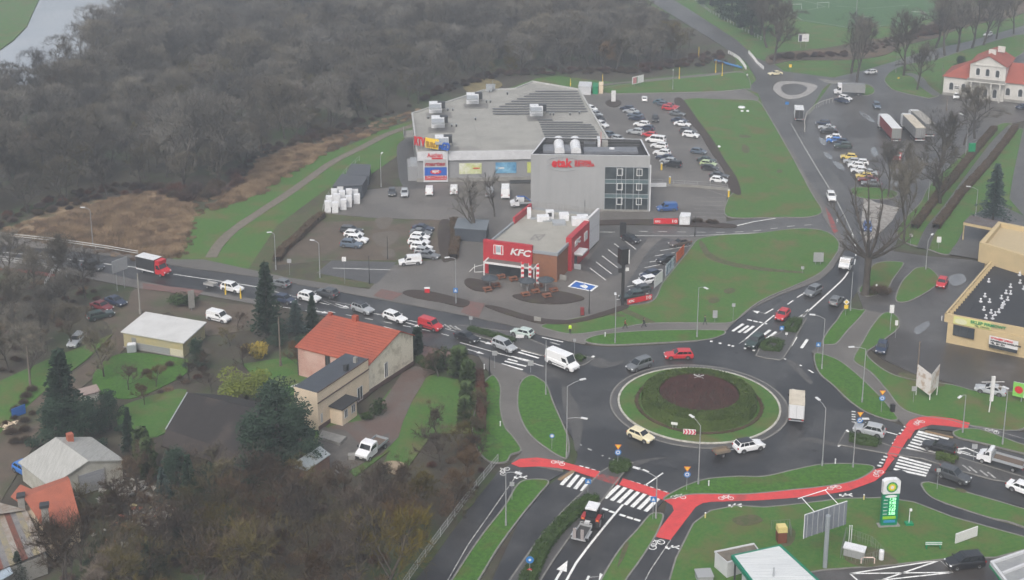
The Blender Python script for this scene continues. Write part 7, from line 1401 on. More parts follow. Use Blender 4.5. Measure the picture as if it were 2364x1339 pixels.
# bits of rubbish, rubble and sacks near the garage
def heap(px, py, n, sx, sy, lab, mats, name='rubbish_heap', s=(.25, .7)):
    p = P(px, py); m = MB()
    for i in range(n):
        x, y = rnd.gauss(0, sx), rnd.gauss(0, sy); d = rnd.uniform(*s); c = Vector((p.x + x, p.y + y, rnd.uniform(.05, .5))); mm = rnd.choice(mats)
        vs = [c + Vector((rnd.uniform(-1, 1), rnd.uniform(-1, 1), rnd.uniform(-.5, .6))) * d for _ in range(6)]; m.add(vs, [(0, 1, 2), (0, 2, 3), (3, 4, 5), (1, 4, 2), (5, 1, 0)], mm)
    o = tag(m.build(name), lab, 'rubbish'); o['kind'] = 'stuff'
SACK = mat('sack_white', (.42, .41, .38), .6); WD_ = mat('scrap_wood', (.16, .12, .09), .9)
heap(285, 1135, 90, 2.6, 1.6, 'heap of white sacks beside the corrugated garage', [SACK, SACK, DSM, WD_]); heap(360, 1190, 40, 1.2, 1.0, 'scattered white bags among the trees', [SACK, YR, DSM]); heap(290, 1215, 60, 3, 2.5, 'scrap and boards in the undergrowth', [SACK, WD_, DSM, ORG]); heap(15, 990, 16, .8, .6, 'small pile of boards by the blue gate', [SACK, WD_, CRM])
heap(745, 870 + 30, 30, 1.6, 1.2, 'junk in the courtyard of the tiled house', [SACK, DSM, WD_, NAVY], s=(.4, 1))
simple('stone_block', 812, 1060, (.9, .7, .7), DSM, 'grey stone block on the gravel left of the flatbed', 'block')
r = empty('small_hutch', P(208, 922), R(35), 'small weathered hutch with a ribbed roof behind the large spruce', 'hutch'); m = MB(); m.box((0, 0, .7), (2.4, 1.6, 1.4), SACK); m.build('wall', r); m = MB(); m.box((0, 0, 1.5), (2.8, 1.9, .15), mat('hutch_roof', (.28, .22, .2), .8), 0, (R(12), 'X')); m.build('roof', r)
# centre cross on the island
r = empty('island_cross', (*P(1612, 905)[:2], 0), R(30), 'thin white cross shaped ornament standing on the island shrubs', 'ornament'); m = MB(); m.tube([(0, 0, 0), (0, 0, 3.0)], .05, AC, 6); m.build('mast', r)
for an in (0, R(105)): m = MB(); c, s_ = math.cos(an), math.sin(an); m.box((0, 0, 2.6), (1.9, .1, .1), AC, an); m.build('cross_arm', r)
# ---------------------------------------------------------------- people
SKIN = mat('skin', (.5, .3, .22), .6)
def person(px, py, face, top, legs, lab, stride=.5, hat=None, pack=None):
    p = P(px, py); a = heading(px, py, *face); root = empty('person', (p.x, p.y, .1), a, lab, 'person')
    s = stride * .5; J = [(0, 0, .98), (0, 0, 1.18), (0, 0, 1.42), (.01, 0, 1.53), (.02, 0, 1.63), (.02, 0, 1.74)]; Rr_ = [(.15, .12), (.14, .11), (.15, .11), (.055, .055), (.095, .085), (.07, .07)]
    V_ = list(J); E_ = [(0, 1), (1, 2), (2, 3), (3, 4), (4, 5)]; RR = list(Rr_)
    def chain(st, pts_, rs):
        k = st
        for q, r_ in zip(pts_, rs): V_.append(q); RR.append((r_, r_)); E_.append((k, len(V_) - 1)); k = len(V_) - 1
        return k
    for sd in (-1, 1):
        chain(0, [(0, sd * .1, .92), (s * sd * .5 + .04, sd * .1, .5), (s * sd - (.05 if sd < 0 else 0), sd * .1, .09), (s * sd + .16, sd * .1, .04)], (.095, .07, .05, .04))
        h_ = chain(2, [(0, sd * .19, 1.40), (-s * sd * .3 - .02, sd * .24, 1.14), (-s * sd * .7 + .08, sd * .23, .92), (-s * sd * .7 + .13, sd * .23, .86)], (.07, .05, .036, .034))
        for f_ in range(4): chain(h_, [(-s * sd * .7 + .15, sd * (.205 + .016 * f_), .80 - .008 * (f_ % 2)), (-s * sd * .7 + .14, sd * (.205 + .016 * f_), .765)], (.010, .008))
        chain(h_, [(-s * sd * .7 + .17, sd * .2, .84)], (.011,))
    me = bpy.data.meshes.new('body'); me.from_pydata(V_, E_, []); o = bpy.data.objects.new('body', me); link(o, root); md = o.modifiers.new('s', 'SKIN'); 
    me.skin_vertices.new() if not me.skin_vertices else None
    for i, (x, y) in enumerate(RR): me.skin_vertices[0].data[i].radius = (x, y)
    me.skin_vertices[0].data[0].use_root = True; o.modifiers.new('u', 'SUBSURF').levels = 1
    dg = bpy.context.evaluated_depsgraph_get(); nm = bpy.data.meshes.new_from_object(o.evaluated_get(dg)); o.modifiers.clear(); o.data = nm; nm.materials.clear()
    for mm in (SKIN, top, legs, TRIM): nm.materials.append(mm)
    for f_ in nm.polygons:
        z = sum(nm.vertices[v].co.z for v in f_.vertices) / len(f_.vertices); yy = abs(sum(nm.vertices[v].co.y for v in f_.vertices) / len(f_.vertices))
        f_.material_index = 0 if z > 1.5 or (z < .93 and yy > .17) else (1 if z > .95 else (2 if z > .1 else 3)); f_.use_smooth = True
    m = MB(); m.lathe([(.0, .135), (.06, .12), (.1, .06), (.105, 0), (.09, -.05)], (0, 0, 1.68), hat or mat('hair', (.03, .02, .015), .8), 12); m.build('hair', root, True)
    m = MB(); m.box((.115, 0, 1.64), (.03, .022, .04), SKIN)
    for sd in (-1, 1): m.box((.105, sd * .035, 1.68), (.01, .02, .012), TRIM)
    m.box((.105, 0, 1.60), (.01, .04, .01), RED); m.build('face', root)
    if pack: m = MB(); m.box((-.18, 0, 1.25), (.16, .3, .42), pack); m.build('backpack', root)
    return root
HV = mat('hi_vis', (.55, .85, .05), .6)
person(1316, 771, (1, 12), HV, mat('trousers', (.02, .022, .03), .8), 'person in a bright yellow-green high visibility jacket standing on the pavement', .15, TRIM)
person(1443, 760, (30, 2), mat('jacket_red', (.22, .03, .03), .7), mat('trousers', (0, 0, 0)), 'person in a red jacket walking along the path', .75)
person(1486, 757, (30, 0), mat('jacket_black', (.02, .02, .025), .7), mat('trousers', (0, 0, 0)), 'person in black striding along the path', .85)
person(1627, 751, (30, 2), mat('jacket_green', (.03, .05, .05), .7), mat('trousers', (0, 0, 0)), 'person in dark green walking past the sign backs', .6)
person(1725, 182, (3, 10), mat('jacket_white', (.55, .56, .58), .7), mat('trousers', (0, 0, 0)), 'person in white walking by the far bridge', .5)
# ================================================================ VEGETATION
def leafm(n, c1, c2, s=.5): return mat(n, c1, .85, c2, s, (.35, .65), spec=.2)
def vary(m, lo=.45, hi=1.35):          # each tree a little lighter, darker or browner than its neighbour
    n = m.node_tree.nodes; L = m.node_tree.links; b = n['Principled BSDF']; src = b.inputs['Base Color'].links[0].from_socket; oi = n.new('ShaderNodeObjectInfo'); hsv = n.new('ShaderNodeHueSaturation'); mr = n.new('ShaderNodeMapRange'); mr.inputs['To Min'].default_value = lo; mr.inputs['To Max'].default_value = hi
    m2 = n.new('ShaderNodeMath'); m2.operation = 'MULTIPLY'; m2.inputs[1].default_value = 7.31; m3 = n.new('ShaderNodeMath'); m3.operation = 'FRACT'; m4 = n.new('ShaderNodeMapRange'); m4.inputs['To Min'].default_value = .6; m4.inputs['To Max'].default_value = 1.5
    L.new(oi.outputs['Random'], mr.inputs['Value']); L.new(oi.outputs['Random'], m2.inputs[0]); L.new(m2.outputs[0], m3.inputs[0]); L.new(m3.outputs[0], m4.inputs['Value']); L.new(mr.outputs[0], hsv.inputs['Value']); L.new(m4.outputs[0], hsv.inputs['Saturation']); L.new(src, hsv.inputs['Color']); L.new(hsv.outputs[0], b.inputs['Base Color']); return m
TWG = vary(leafm('twig_grey', (.158, .146, .122), (.088, .080, .066), .1)); TWB = vary(leafm('twig_brown', (.115, .084, .058), (.068, .052, .038), .15)); TWO = vary(leafm('twig_olive', (.135, .115, .050), (.080, .068, .036), .15)); TWR = vary(leafm('twig_red', (.115, .066, .054), (.07, .048, .04), .2))
BRKM = leafm('bark', (.085, .075, .065), (.055, .048, .042), 1); NED = leafm('needles', (.032, .058, .036), (.020, .038, .025), .6); NEB = leafm('needles_blue', (.070, .105, .095), (.042, .068, .062), .6); NEG = leafm('needles_green', (.065, .10, .035), (.042, .068, .026), .6)
HDG = leafm('hedge_leaf', (.046, .078, .022), (.026, .046, .014), .8); HDO = leafm('hedge_olive', (.066, .098, .024), (.036, .060, .014), .5); HDB = leafm('hedge_brown', (.095, .062, .042), (.060, .048, .030), .6); WIL = leafm('willow_leaf', (.17, .20, .035), (.10, .13, .03), .5); FOR = leafm('yellow_bloom', (.38, .28, .04), (.16, .14, .04), .6)
def bare(seed, H=14.0, spread=.42, twigs=3200, trunk=.28, tw=.045, up=.55, lean=0, mt=None, first=.22, levels=4, shell=0):
    """mesh pair (trunk and limbs, twigs) of a leafless tree, foot at the origin"""
    r = random.Random(seed); T = MB(); K = MB(); ends = []
    def br(p, d, L_, rad, lv):
        n = 4 if lv < 2 else 2; pts_ = [p]; q = Vector(p); dd = Vector(d)
        for i in range(n):
            dd = (dd + Vector((r.gauss(0, .13), r.gauss(0, .13), r.gauss(0, .06) + up * .06))).normalized(); q = q + dd * (L_ / n); pts_.append(q.copy())
        T.tube(pts_, [rad * (1 - .55 * i / n) for i in range(n + 1)], BRKM, 6 if lv < 2 else 3, False)
        if lv >= levels - 1: ends.extend(zip(pts_[:-1], pts_[1:])); return
        k = (7 if lv == 0 else 4) 
        for i in range(k):
            t = (first + (1 - first) * (i + r.random()) / k) if lv == 0 else (.25 + .75 * (i + r.random()) / k); j = min(n - 1, int(t * n)); b = pts_[j].lerp(pts_[j + 1], t * n - j)
            az = r.uniform(0, 6.283) + i * 2.4; ti = R(r.uniform(28, 62)) * (1 if lv else spread * 2); x = dd.orthogonal().normalized(); x.rotate(Matrix.Rotation(az, 3, dd)); nd = dd * math.cos(ti) + x * math.sin(ti); nd.z += up * .35
            br(b, nd.normalized(), L_ * r.uniform(.48, .68) * (1.0 if lv else (1.15 - .6 * t)), rad * .48, lv + 1)
    br(Vector((0, 0, 0)), Vector((lean, 0, 1)).normalized(), H * .62, trunk, 0)
    for i in range(twigs):
        a, b = ends[r.randrange(len(ends))]; p = a.lerp(b, r.random()); d = (b - a).normalized(); v = (d * .6 + Vector((r.gauss(0, .5), r.gauss(0, .5), r.gauss(.18, .4)))).normalized(); L_ = r.uniform(.5, 1.5) * H / 14; e = p + v * L_; s = v.cross(Vector((r.random(), r.random(), r.random()))).normalized() * tw / 2
        K.add([p - s, p + s, e], [(0, 1, 2)], mt or TWG)
        if i % 2: m_ = p.lerp(e, .45); e2 = m_ + (v + s.normalized() * r.uniform(.5, 1.1)).normalized() * L_ * .5; K.add([m_ - s * .7, m_ + s * .7, e2], [(0, 1, 2)], mt or TWG)
    zs = [e.z for _, e in ends]; zm = (max(zs) + min(zs)) / 2 + .04 * H; rz = (max(zs) - min(zs)) / 2; rx = max(math.hypot(e.x, e.y) for _, e in ends) * .82
    for i in range(shell):
        v = Vector((r.gauss(0, 1), r.gauss(0, 1), r.gauss(.35, 1))).normalized(); k = (.72 + .3 * noise.noise(v * 2.2 + Vector((seed, 0, 0)))) * r.uniform(.9, 1.08); p = Vector((v.x * rx * k * 1.15, v.y * rx * k * 1.15, zm + v.z * rz * k * 1.1)); e = p + (v + Vector((r.gauss(0, .5), r.gauss(0, .5), r.gauss(.2, .4)))) * .6; s = Vector((r.gauss(0, 1), r.gauss(0, 1), 0)).normalized() * tw / 2; K.add([p - s, p + s, e], [(0, 1, 2)], mt or TWG)
    return T, K
def leafball(K, c, rx, ry, rz, n, size, m_, r, shell=.55, low=-1):
    for i in range(n):
        while 1:
            v = Vector((r.gauss(0, 1), r.gauss(0, 1), r.gauss(0, 1))).normalized()
            if v.z > low: break
        k = shell + (1 - shell) * r.random() ** .6; p = Vector(c) + Vector((v.x * rx, v.y * ry, v.z * rz)) * k
        a = Vector((r.gauss(0, 1), r.gauss(0, 1), r.gauss(0, 1))).normalized(); b = a.orthogonal().normalized(); s = size * r.uniform(.6, 1.3)
        K.add([p - a * s, p + b * s * .6, p + a * s, p - b * s * .6], [(0, 1, 2, 3)], m_)
def spruce(seed, H=12.0, Rb=2.6, m_=NED, n=26, dens=1.0, col=0):
    r = random.Random(seed); T = MB(); K = MB(); T.tube([(0, 0, 0), (0, 0, H * .96)], [H * .016, .03], BRKM, 6, False)
    for i in range(n):
        t = (i + .5) / n; z = H * (.07 + .9 * t); rad = Rb * ((1 - t) ** (.85 if not col else .35)) * r.uniform(.78, 1.12) + .12
        for k in range(max(5, int((11 + 6 * (1 - t)) * dens))):
            az = r.uniform(0, 6.283); L_ = rad * r.uniform(.65, 1.08); d = Vector((math.cos(az), math.sin(az), 0)); tip = Vector((0, 0, z)) + d * L_ + Vector((0, 0, -.22 * L_ if not col else .5 * L_)); st = Vector((0, 0, z)); side = Vector((-d.y, d.x, 0))
            for q in range(7):
                u = (q + r.random()) / 7; p = st.lerp(tip, u) + Vector((0, 0, .08 * math.sin(u * 3) * L_)); w_ = .16 + .17 * (1 - abs(u - .5)); a = side * r.uniform(-1, 1) * w_ * 2; dn = Vector((r.uniform(-.1, .1), r.uniform(-.1, .1), -r.uniform(.12, .34)))
                K.add([p, p + a * .7 + d * w_, p + a + dn + d * .1, p + dn * .6 - d * .05], [(0, 1, 2, 3)], m_)
    K.add([(0, 0, H), (.12, 0, H - .8), (-.12, 0.05, H - .8)], [(0, 1, 2)], m_); return T, K
def bushmesh(seed, r_=1.2, h=1.6, m_=HDG, n=700, size=.13, twiggy=False):
    r = random.Random(seed); T = MB(); K = MB()
    for k in range(6): a = k * 1.05; T.tube([(0, 0, 0), (r_ * .5 * math.cos(a), r_ * .5 * math.sin(a), h * .7)], [.05, .02], BRKM, 4, False)
    if twiggy:
        for i in range(n):
            a = r.uniform(0, 6.283); t = r.random() ** .5; p = Vector((math.cos(a) * r_ * t * .5, math.sin(a) * r_ * t * .5, h * .1)); e = Vector((math.cos(a) * r_ * t + r.gauss(0, .2), math.sin(a) * r_ * t + r.gauss(0, .2), h * (1 - .55 * t * t) * r.uniform(.5, 1.08))); s = Vector((r.gauss(0, 1), r.gauss(0, 1), 0)).normalized() * .03
            q = p.lerp(e, r.uniform(.2, .7)); K.add([q - s, q + s, e], [(0, 1, 2)], m_)
    else:
        for k in range(5): c = (r.gauss(0, r_ * .3), r.gauss(0, r_ * .3), h * r.uniform(.4, .62)); leafball(K, c, r_ * .62, r_ * .62, h * .42, n // 5, size, m_, r, .45)
    return T, K
VP = {}
def proto(key, fn):
    if key not in VP:
        T, K = fn(); r = []
        for mb, nm in ((T, 'trunk'), (K, 'crown')):
            me = bpy.data.meshes.new(nm); me.from_pydata(mb.v, [], mb.f)
            for q in mb.mats: me.materials.append(q)
            me.polygons.foreach_set('material_index', mb.m); r.append(bpy.data.objects.new(nm, me))
        VP[key] = (bpy.data.objects.new(key, None), r)
    return VP[key]
def plant(key, name, px, py, lab, cat, s=1.0, group=None, sz_=None, wp=None):
    root, ps = VP[key]; r = root.copy(); r.name = name; C.objects.link(r); p = P(px, py) if wp is None else Vector((*wp, 0)); r.location = (p.x, p.y, 0); r.rotation_euler = (0, 0, rnd.uniform(0, 6.28)); r.scale = (s, s, s * (sz_ or 1)); tag(r, lab, cat, group)
    for q in ps: o = q.copy(); C.objects.link(o); o.parent = r
    return r
for i in range(4): proto('bare_g%d' % i, lambda: bare(11 + i, 14, .46, 2600, .24, .06, .6, mt=TWG, shell=2200))
proto('open_tree', lambda: bare(61, 11, .62, 1500, .26, .04, .75, first=.12))
for i in range(3): proto('bare_b%d' % i, lambda: bare(31 + i, 11, .55, 3000, .19, .045, .5, mt=(TWB, TWO, TWB)[i], first=.15, shell=700))
proto('avenue0', lambda: bare(51, 17, .42, 4200, .34, .055, .7, first=.25, shell=500)); proto('avenue1', lambda: bare(53, 17, .38, 4200, .34, .055, .8, first=.25, shell=500))
proto('spruce', lambda: spruce(1)); proto('spruce_blue', lambda: spruce(2, 12, 3.2, NEB)); proto('pine', lambda: (lambda r, T, K: (T.tube([(0, 0, 0), (.1, 0, 4), (0, .1, 8)], [.25, .18, .06], BRKM, 6, False), [leafball(K, ((lambda a, q: (q * math.cos(a), q * math.sin(a)))(r.uniform(0, 6.28), r.uniform(.1, 1.25) * (2.7 - 2.2 * z / 9))) + (z,), r.uniform(.7, 1.5), r.uniform(.7, 1.5), r.uniform(.45, .9), 170, .13, NED, r, .2) for z in [1.0 + 7.8 * i / 33 for i in range(34)]], (T, K))[2])(random.Random(3), MB(), MB())); proto('thuja', lambda: spruce(4, 4.5, .85, NEG, 24, 1.0, 1)); proto('thuja_dark', lambda: spruce(5, 4.5, .8, NED, 24, 1.0, 1))
proto('bush_green', lambda: bushmesh(1)); proto('bush_brown', lambda: bushmesh(2, 1.3, 1.5, HDB, 900, .1, True)); proto('bush_red', lambda: bushmesh(3, 1.6, 1.7, TWR, 1000, .1, True)); proto('bush_yellow', lambda: bushmesh(4, 1.5, 2.0, FOR, 900, .14)); proto('willow', lambda: (lambda r, T, K: (T.tube([(0, 0, 0), (.2, 0, 2), (.1, .2, 4)], [.25, .18, .08], BRKM, 6, False), [leafball(K, (r.gauss(0, 1.3), r.gauss(0, 1.1), r.uniform(2.2, 4.6)), 1.2, 1.2, 1.0, 330, .11, WIL, r, .3) for _ in range(13)], (T, K))[2])(random.Random(9), MB(), MB()))
def reed(seed, m_):
    r = random.Random(seed); T = MB(); K = MB(); T.box((0, 0, .02), (.2, .2, .04), m_)
    for i in range(260):
        a = r.uniform(0, 6.283); t = r.random() ** .5 * 1.5; p = Vector((math.cos(a) * t, math.sin(a) * t, 0)); e = p + Vector((r.gauss(.35, .35), r.gauss(0, .35), r.uniform(.4, 1.1))); s = Vector((r.gauss(0, 1), r.gauss(0, 1), 0)).normalized() * .035; K.add([p - s, p + s, e], [(0, 1, 2)], m_)
    return T, K
proto('reed_a', lambda: reed(1, leafm('reed_tan', (.36, .26, .165), (.22, .155, .095), .3))); proto('reed_b', lambda: reed(2, leafm('reed_brown', (.20, .13, .085), (.12, .085, .055), .3)))
# ---------------- the wood: one mass, its front trees single
def inpoly(x, y, pl):
    c = False; j = len(pl) - 1
    for i in range(len(pl)):
        if (pl[i][1] > y) != (pl[j][1] > y) and x < (pl[j][0] - pl[i][0]) * (y - pl[i][1]) / (pl[j][1] - pl[i][1]) + pl[i][0]: c = not c
        j = i
    return c
def scatter(name, polys, keys, step, smin, smax, lab, cat, jit=.45, zs=None):
    col = bpy.data.collections.new(name + '_kinds')
    for k in keys:
        T, K = None, None; ro, ps = VP[k]; mb = bpy.data.meshes.new(k); bm = bmesh.new()
        off = 0; mats_ = []
        for q in ps:
            n0 = len(bm.faces); bm.from_mesh(q.data); bm.faces.ensure_lookup_table()
            for f_ in bm.faces[n0:]: f_.material_index += len(mats_)
            mats_ += list(q.data.materials)
        bm.to_mesh(mb); bm.free()
        for q in mats_: mb.materials.append(q)
        col.objects.link(bpy.data.objects.new(k + '_src', mb))
    pts_ = []; rot = []; sc__ = []
    for pl in polys:
        wp = W(pairs(pl)); x0, x1 = min(p[0] for p in wp), max(p[0] for p in wp); y0, y1 = min(p[1] for p in wp), max(p[1] for p in wp); y = y0
        while y < y1:
            x = x0
            while x < x1:
                a, b = x + rnd.uniform(-jit, jit) * step, y + rnd.uniform(-jit, jit) * step
                if inpoly(a, b, wp): pts_.append((a, b, 0)); rot.append((0, 0, rnd.uniform(0, 6.283))); sc__.append(rnd.uniform(smin, smax) * (.8 + .5 * noise.noise(Vector((a * .03, b * .03, 1)))))
                x += step
            y += step
    me = bpy.data.meshes.new(name); me.from_pydata(pts_, [], []); o = bpy.data.objects.new(name, me); C.objects.link(o)
    me.attributes.new('rot', 'FLOAT_VECTOR', 'POINT').data.foreach_set('vector', [c for r_ in rot for c in r_]); me.attributes.new('scl', 'FLOAT', 'POINT').data.foreach_set('value', sc__)
    ng = bpy.data.node_groups.new(name, 'GeometryNodeTree'); ng.interface.new_socket('Geometry', in_out='INPUT', socket_type='NodeSocketGeometry'); ng.interface.new_socket('Geometry', in_out='OUTPUT', socket_type='NodeSocketGeometry')
    N = ng.nodes; gi, go = N.new('NodeGroupInput'), N.new('NodeGroupOutput'); ip = N.new('GeometryNodeInstanceOnPoints'); ci = N.new('GeometryNodeCollectionInfo'); ci.inputs[0].default_value = col; ci.inputs[1].default_value = True; ci.inputs[2].default_value = True
    ip.inputs['Pick Instance'].default_value = True; A1 = N.new('GeometryNodeInputNamedAttribute'); A1.data_type = 'FLOAT_VECTOR'; A1.inputs[0].default_value = 'rot'; A2 = N.new('GeometryNodeInputNamedAttribute'); A2.data_type = 'FLOAT'; A2.inputs[0].default_value = 'scl'; RI = N.new('FunctionNodeRandomValue'); RI.data_type = 'INT'
    RI.inputs[5].default_value = len(keys) - 1; l = ng.links; l.new(gi.outputs[0], ip.inputs['Points']); l.new(ci.outputs[0], ip.inputs['Instance']); l.new(A1.outputs[0], ip.inputs['Rotation']); l.new(A2.outputs[0], ip.inputs['Scale']); l.new(RI.outputs[2], ip.inputs['Instance Index']); l.new(ip.outputs[0], go.inputs[0])
    md = o.modifiers.new('scatter', 'NODES'); md.node_group = ng; tag(o, lab, cat); o['kind'] = 'stuff'; return o
WOOD = '-260,520;0,505;130,462;240,435;330,430;420,440;520,432;600,352;680,322;760,300;850,270;950,235;1050,200;1150,172;1290,165;1460,165;1560,150;1600,120;1520,60;1440,0;1380,-90;700,-140;330,-110;340,-40;300,50;250,110;190,165;120,210;40,250;-60,300;-300,340'
G3_ = ['bare_g0', 'bare_g1', 'bare_g2', 'bare_g3']
scatter('bare_wood', [WOOD], G3_ + ['bare_b0', 'bare_b1', 'bare_g0', 'bare_g2'], 6.2, .62, 1.5, 'large mass of grey brown leafless trees filling the upper left', 'wood')
scatter('undergrowth', ['-200,560;0,530;60,505;200,478;240,455;330,448;440,470;540,445;600,362;700,335;780,315;860,280;950,245;900,262;800,290;700,312;600,345;520,425;420,432;240,430;130,455;0,500;-200,520', '955,245;1060,205;1150,180;1290,172;1480,170;1560,158;1660,150;1690,150;1660,120;1600,130;1460,160;1290,160;1130,168;1000,210', '1780,140;1960,132;2090,100;2230,60;2300,45;2200,45;2080,85;1960,118;1790,132'], ['bush_red', 'bush_brown'], 2.6, .8, 1.5, 'reddish brown scrub along the foot of the wood', 'scrub')
scatter('reeds', ['80,520;200,478;300,452;437,470;446,500;432,548;415,590;330,590;200,568;100,550', '515,478;560,428;600,368;690,338;760,335;725,372;660,402;600,440'], ['reed_a', 'reed_a', 'reed_b'], 1.15, .6, 1.2, 'dry orange brown reeds lying in the meadow', 'reeds')
scatter('rough_grass', ['0,528;100,505;230,462;330,445;560,440;600,352;760,318;960,250;990,262;780,340;600,450;460,500;445,560;420,600;300,600;100,560;0,545'], ['reed_b', 'reed_a', 'reed_b'], 2.0, .4, 1.0, 'brown rough grass between the wood and the meadow', 'scrub')
scatter('brush', ['0,1010;60,1050;90,900;60,880'], ['bush_brown'], 2.5, .7, 1.2, 'low brown brush by the blue gate', 'scrub')
edge = spline([(60, 500), (200, 465), (330, 442), (470, 440), (560, 400), (640, 345), (760, 312), (860, 280), (960, 242), (1080, 205), (1200, 180), (1340, 178), (1500, 172), (1590, 150)], 3, False)
for i, (x, y) in enumerate(edge[::2][:17]):
    plant(G3_[i % 4], 'bare_tree', x + rnd.uniform(-6, 6), y - rnd.uniform(2, 10), 'bare grey tree on the near edge of the large wood, %s from the left' % ORD[i], 'tree', rnd.uniform(.75, 1.1), 'trees on the near edge of the wood')
for i, (x, y) in enumerate(((20, 240), (80, 215), (140, 185), (190, 140), (235, 100), (270, 60))): plant(G3_[i % 4], 'bare_tree', x, y, 'bare riverside tree, %s upstream along the bank' % ORD[i], 'tree', 1.05, 'trees along the river')
# near thicket, lower left
k3 = ['bare_b0', 'bare_b1', 'bare_b2']
rows_ = [([(20, 700), (80, 690), (150, 660), (30, 760), (100, 750), (160, 720), (50, 820), (110, 800)], 'dark thicket left of the dirt lane', 1.0, 'bare_g%d'), ([(790, 1150), (860, 1160), (930, 1150), (1010, 1090), (1060, 1050), (1000, 1020), (1080, 1120), (1100, 1010), (1050, 1160)], 'thicket beside the south footpath', .62, None), ([(300, 1240), (380, 1230), (470, 1230), (560, 1200), (640, 1170), (720, 1190), (800, 1200), (880, 1210), (960, 1200)], 'upper row of the near thicket', .72, None), ([(180, 1320), (260, 1330), (350, 1320), (440, 1320), (530, 1310), (620, 1290), (710, 1300), (790, 1290), (870, 1290), (940, 1270)], 'middle row of the near thicket', .95, None), ([(150, 1420), (240, 1430), (340, 1420), (440, 1430), (540, 1410), (640, 1420), (730, 1400), (820, 1400), (900, 1390)], 'front row of the near thicket', 1.2, None), ([(340, 1290), (430, 1275), (520, 1260), (600, 1245), (680, 1240), (760, 1250), (840, 1255), (910, 1240), (500, 1180), (580, 1150)], 'inner row of the near thicket', .78, None), ([(690, 1170), (740, 1160), (1040, 1180), (980, 1230), (970, 1150), (905, 1165), (1110, 1060), (1120, 960)], 'gaps above the near thicket', .5, None), ([(300, 905), (365, 885), (430, 880), (480, 850), (525, 805), (560, 850), (490, 900), (255, 830), (550, 760), (330, 935)], 'strip between the yellow shed and the barn', .42, None), ([(440, 1115), (500, 1130), (560, 1145), (640, 1135), (700, 1120), (330, 1120), (270, 1180), (210, 1210), (310, 1160), (240, 1240)], 'fringe below the barn and the garage', .6, None), ([(10, 640), (60, 650), (120, 650), (190, 700), (170, 800), (20, 850), (70, 870), (130, 740)], 'second dark row left of the dirt lane', 1.0, 'bare_g%d')]
for pts_, where, s, kk in rows_:
    for i, (x, y) in enumerate(pts_): plant((kk % (i % 4)) if kk else k3[(i + len(where)) % 3], 'bare_tree', x + rnd.uniform(-10, 10), y + rnd.uniform(-8, 8), 'leafless brown tree, %s in the %s' % (ORD[i], where), 'tree', s * rnd.uniform(.8, 1.1) * (.7 if kk else 1), 'bare trees of the lower left')
scatter('brambles', ['200,1180;320,1150;450,1180;600,1130;640,1100;720,1110;880,1100;1010,1060;1100,1000;1130,1040;1140,1070;1060,1180;930,1350;880,1460;80,1460;150,1330;190,1230', '0,640;130,640;230,650;220,720;150,780;110,830;0,880;-100,900;-100,640', '1110,880;1140,900;1140,1040;1110,1060;1090,980', '330,830;480,830;500,880;430,900;330,915;280,905'], ['bush_brown', 'bush_red', 'reed_b'], 3.3, .5, 1.1, 'tangled brown brambles below the near trees', 'scrub')
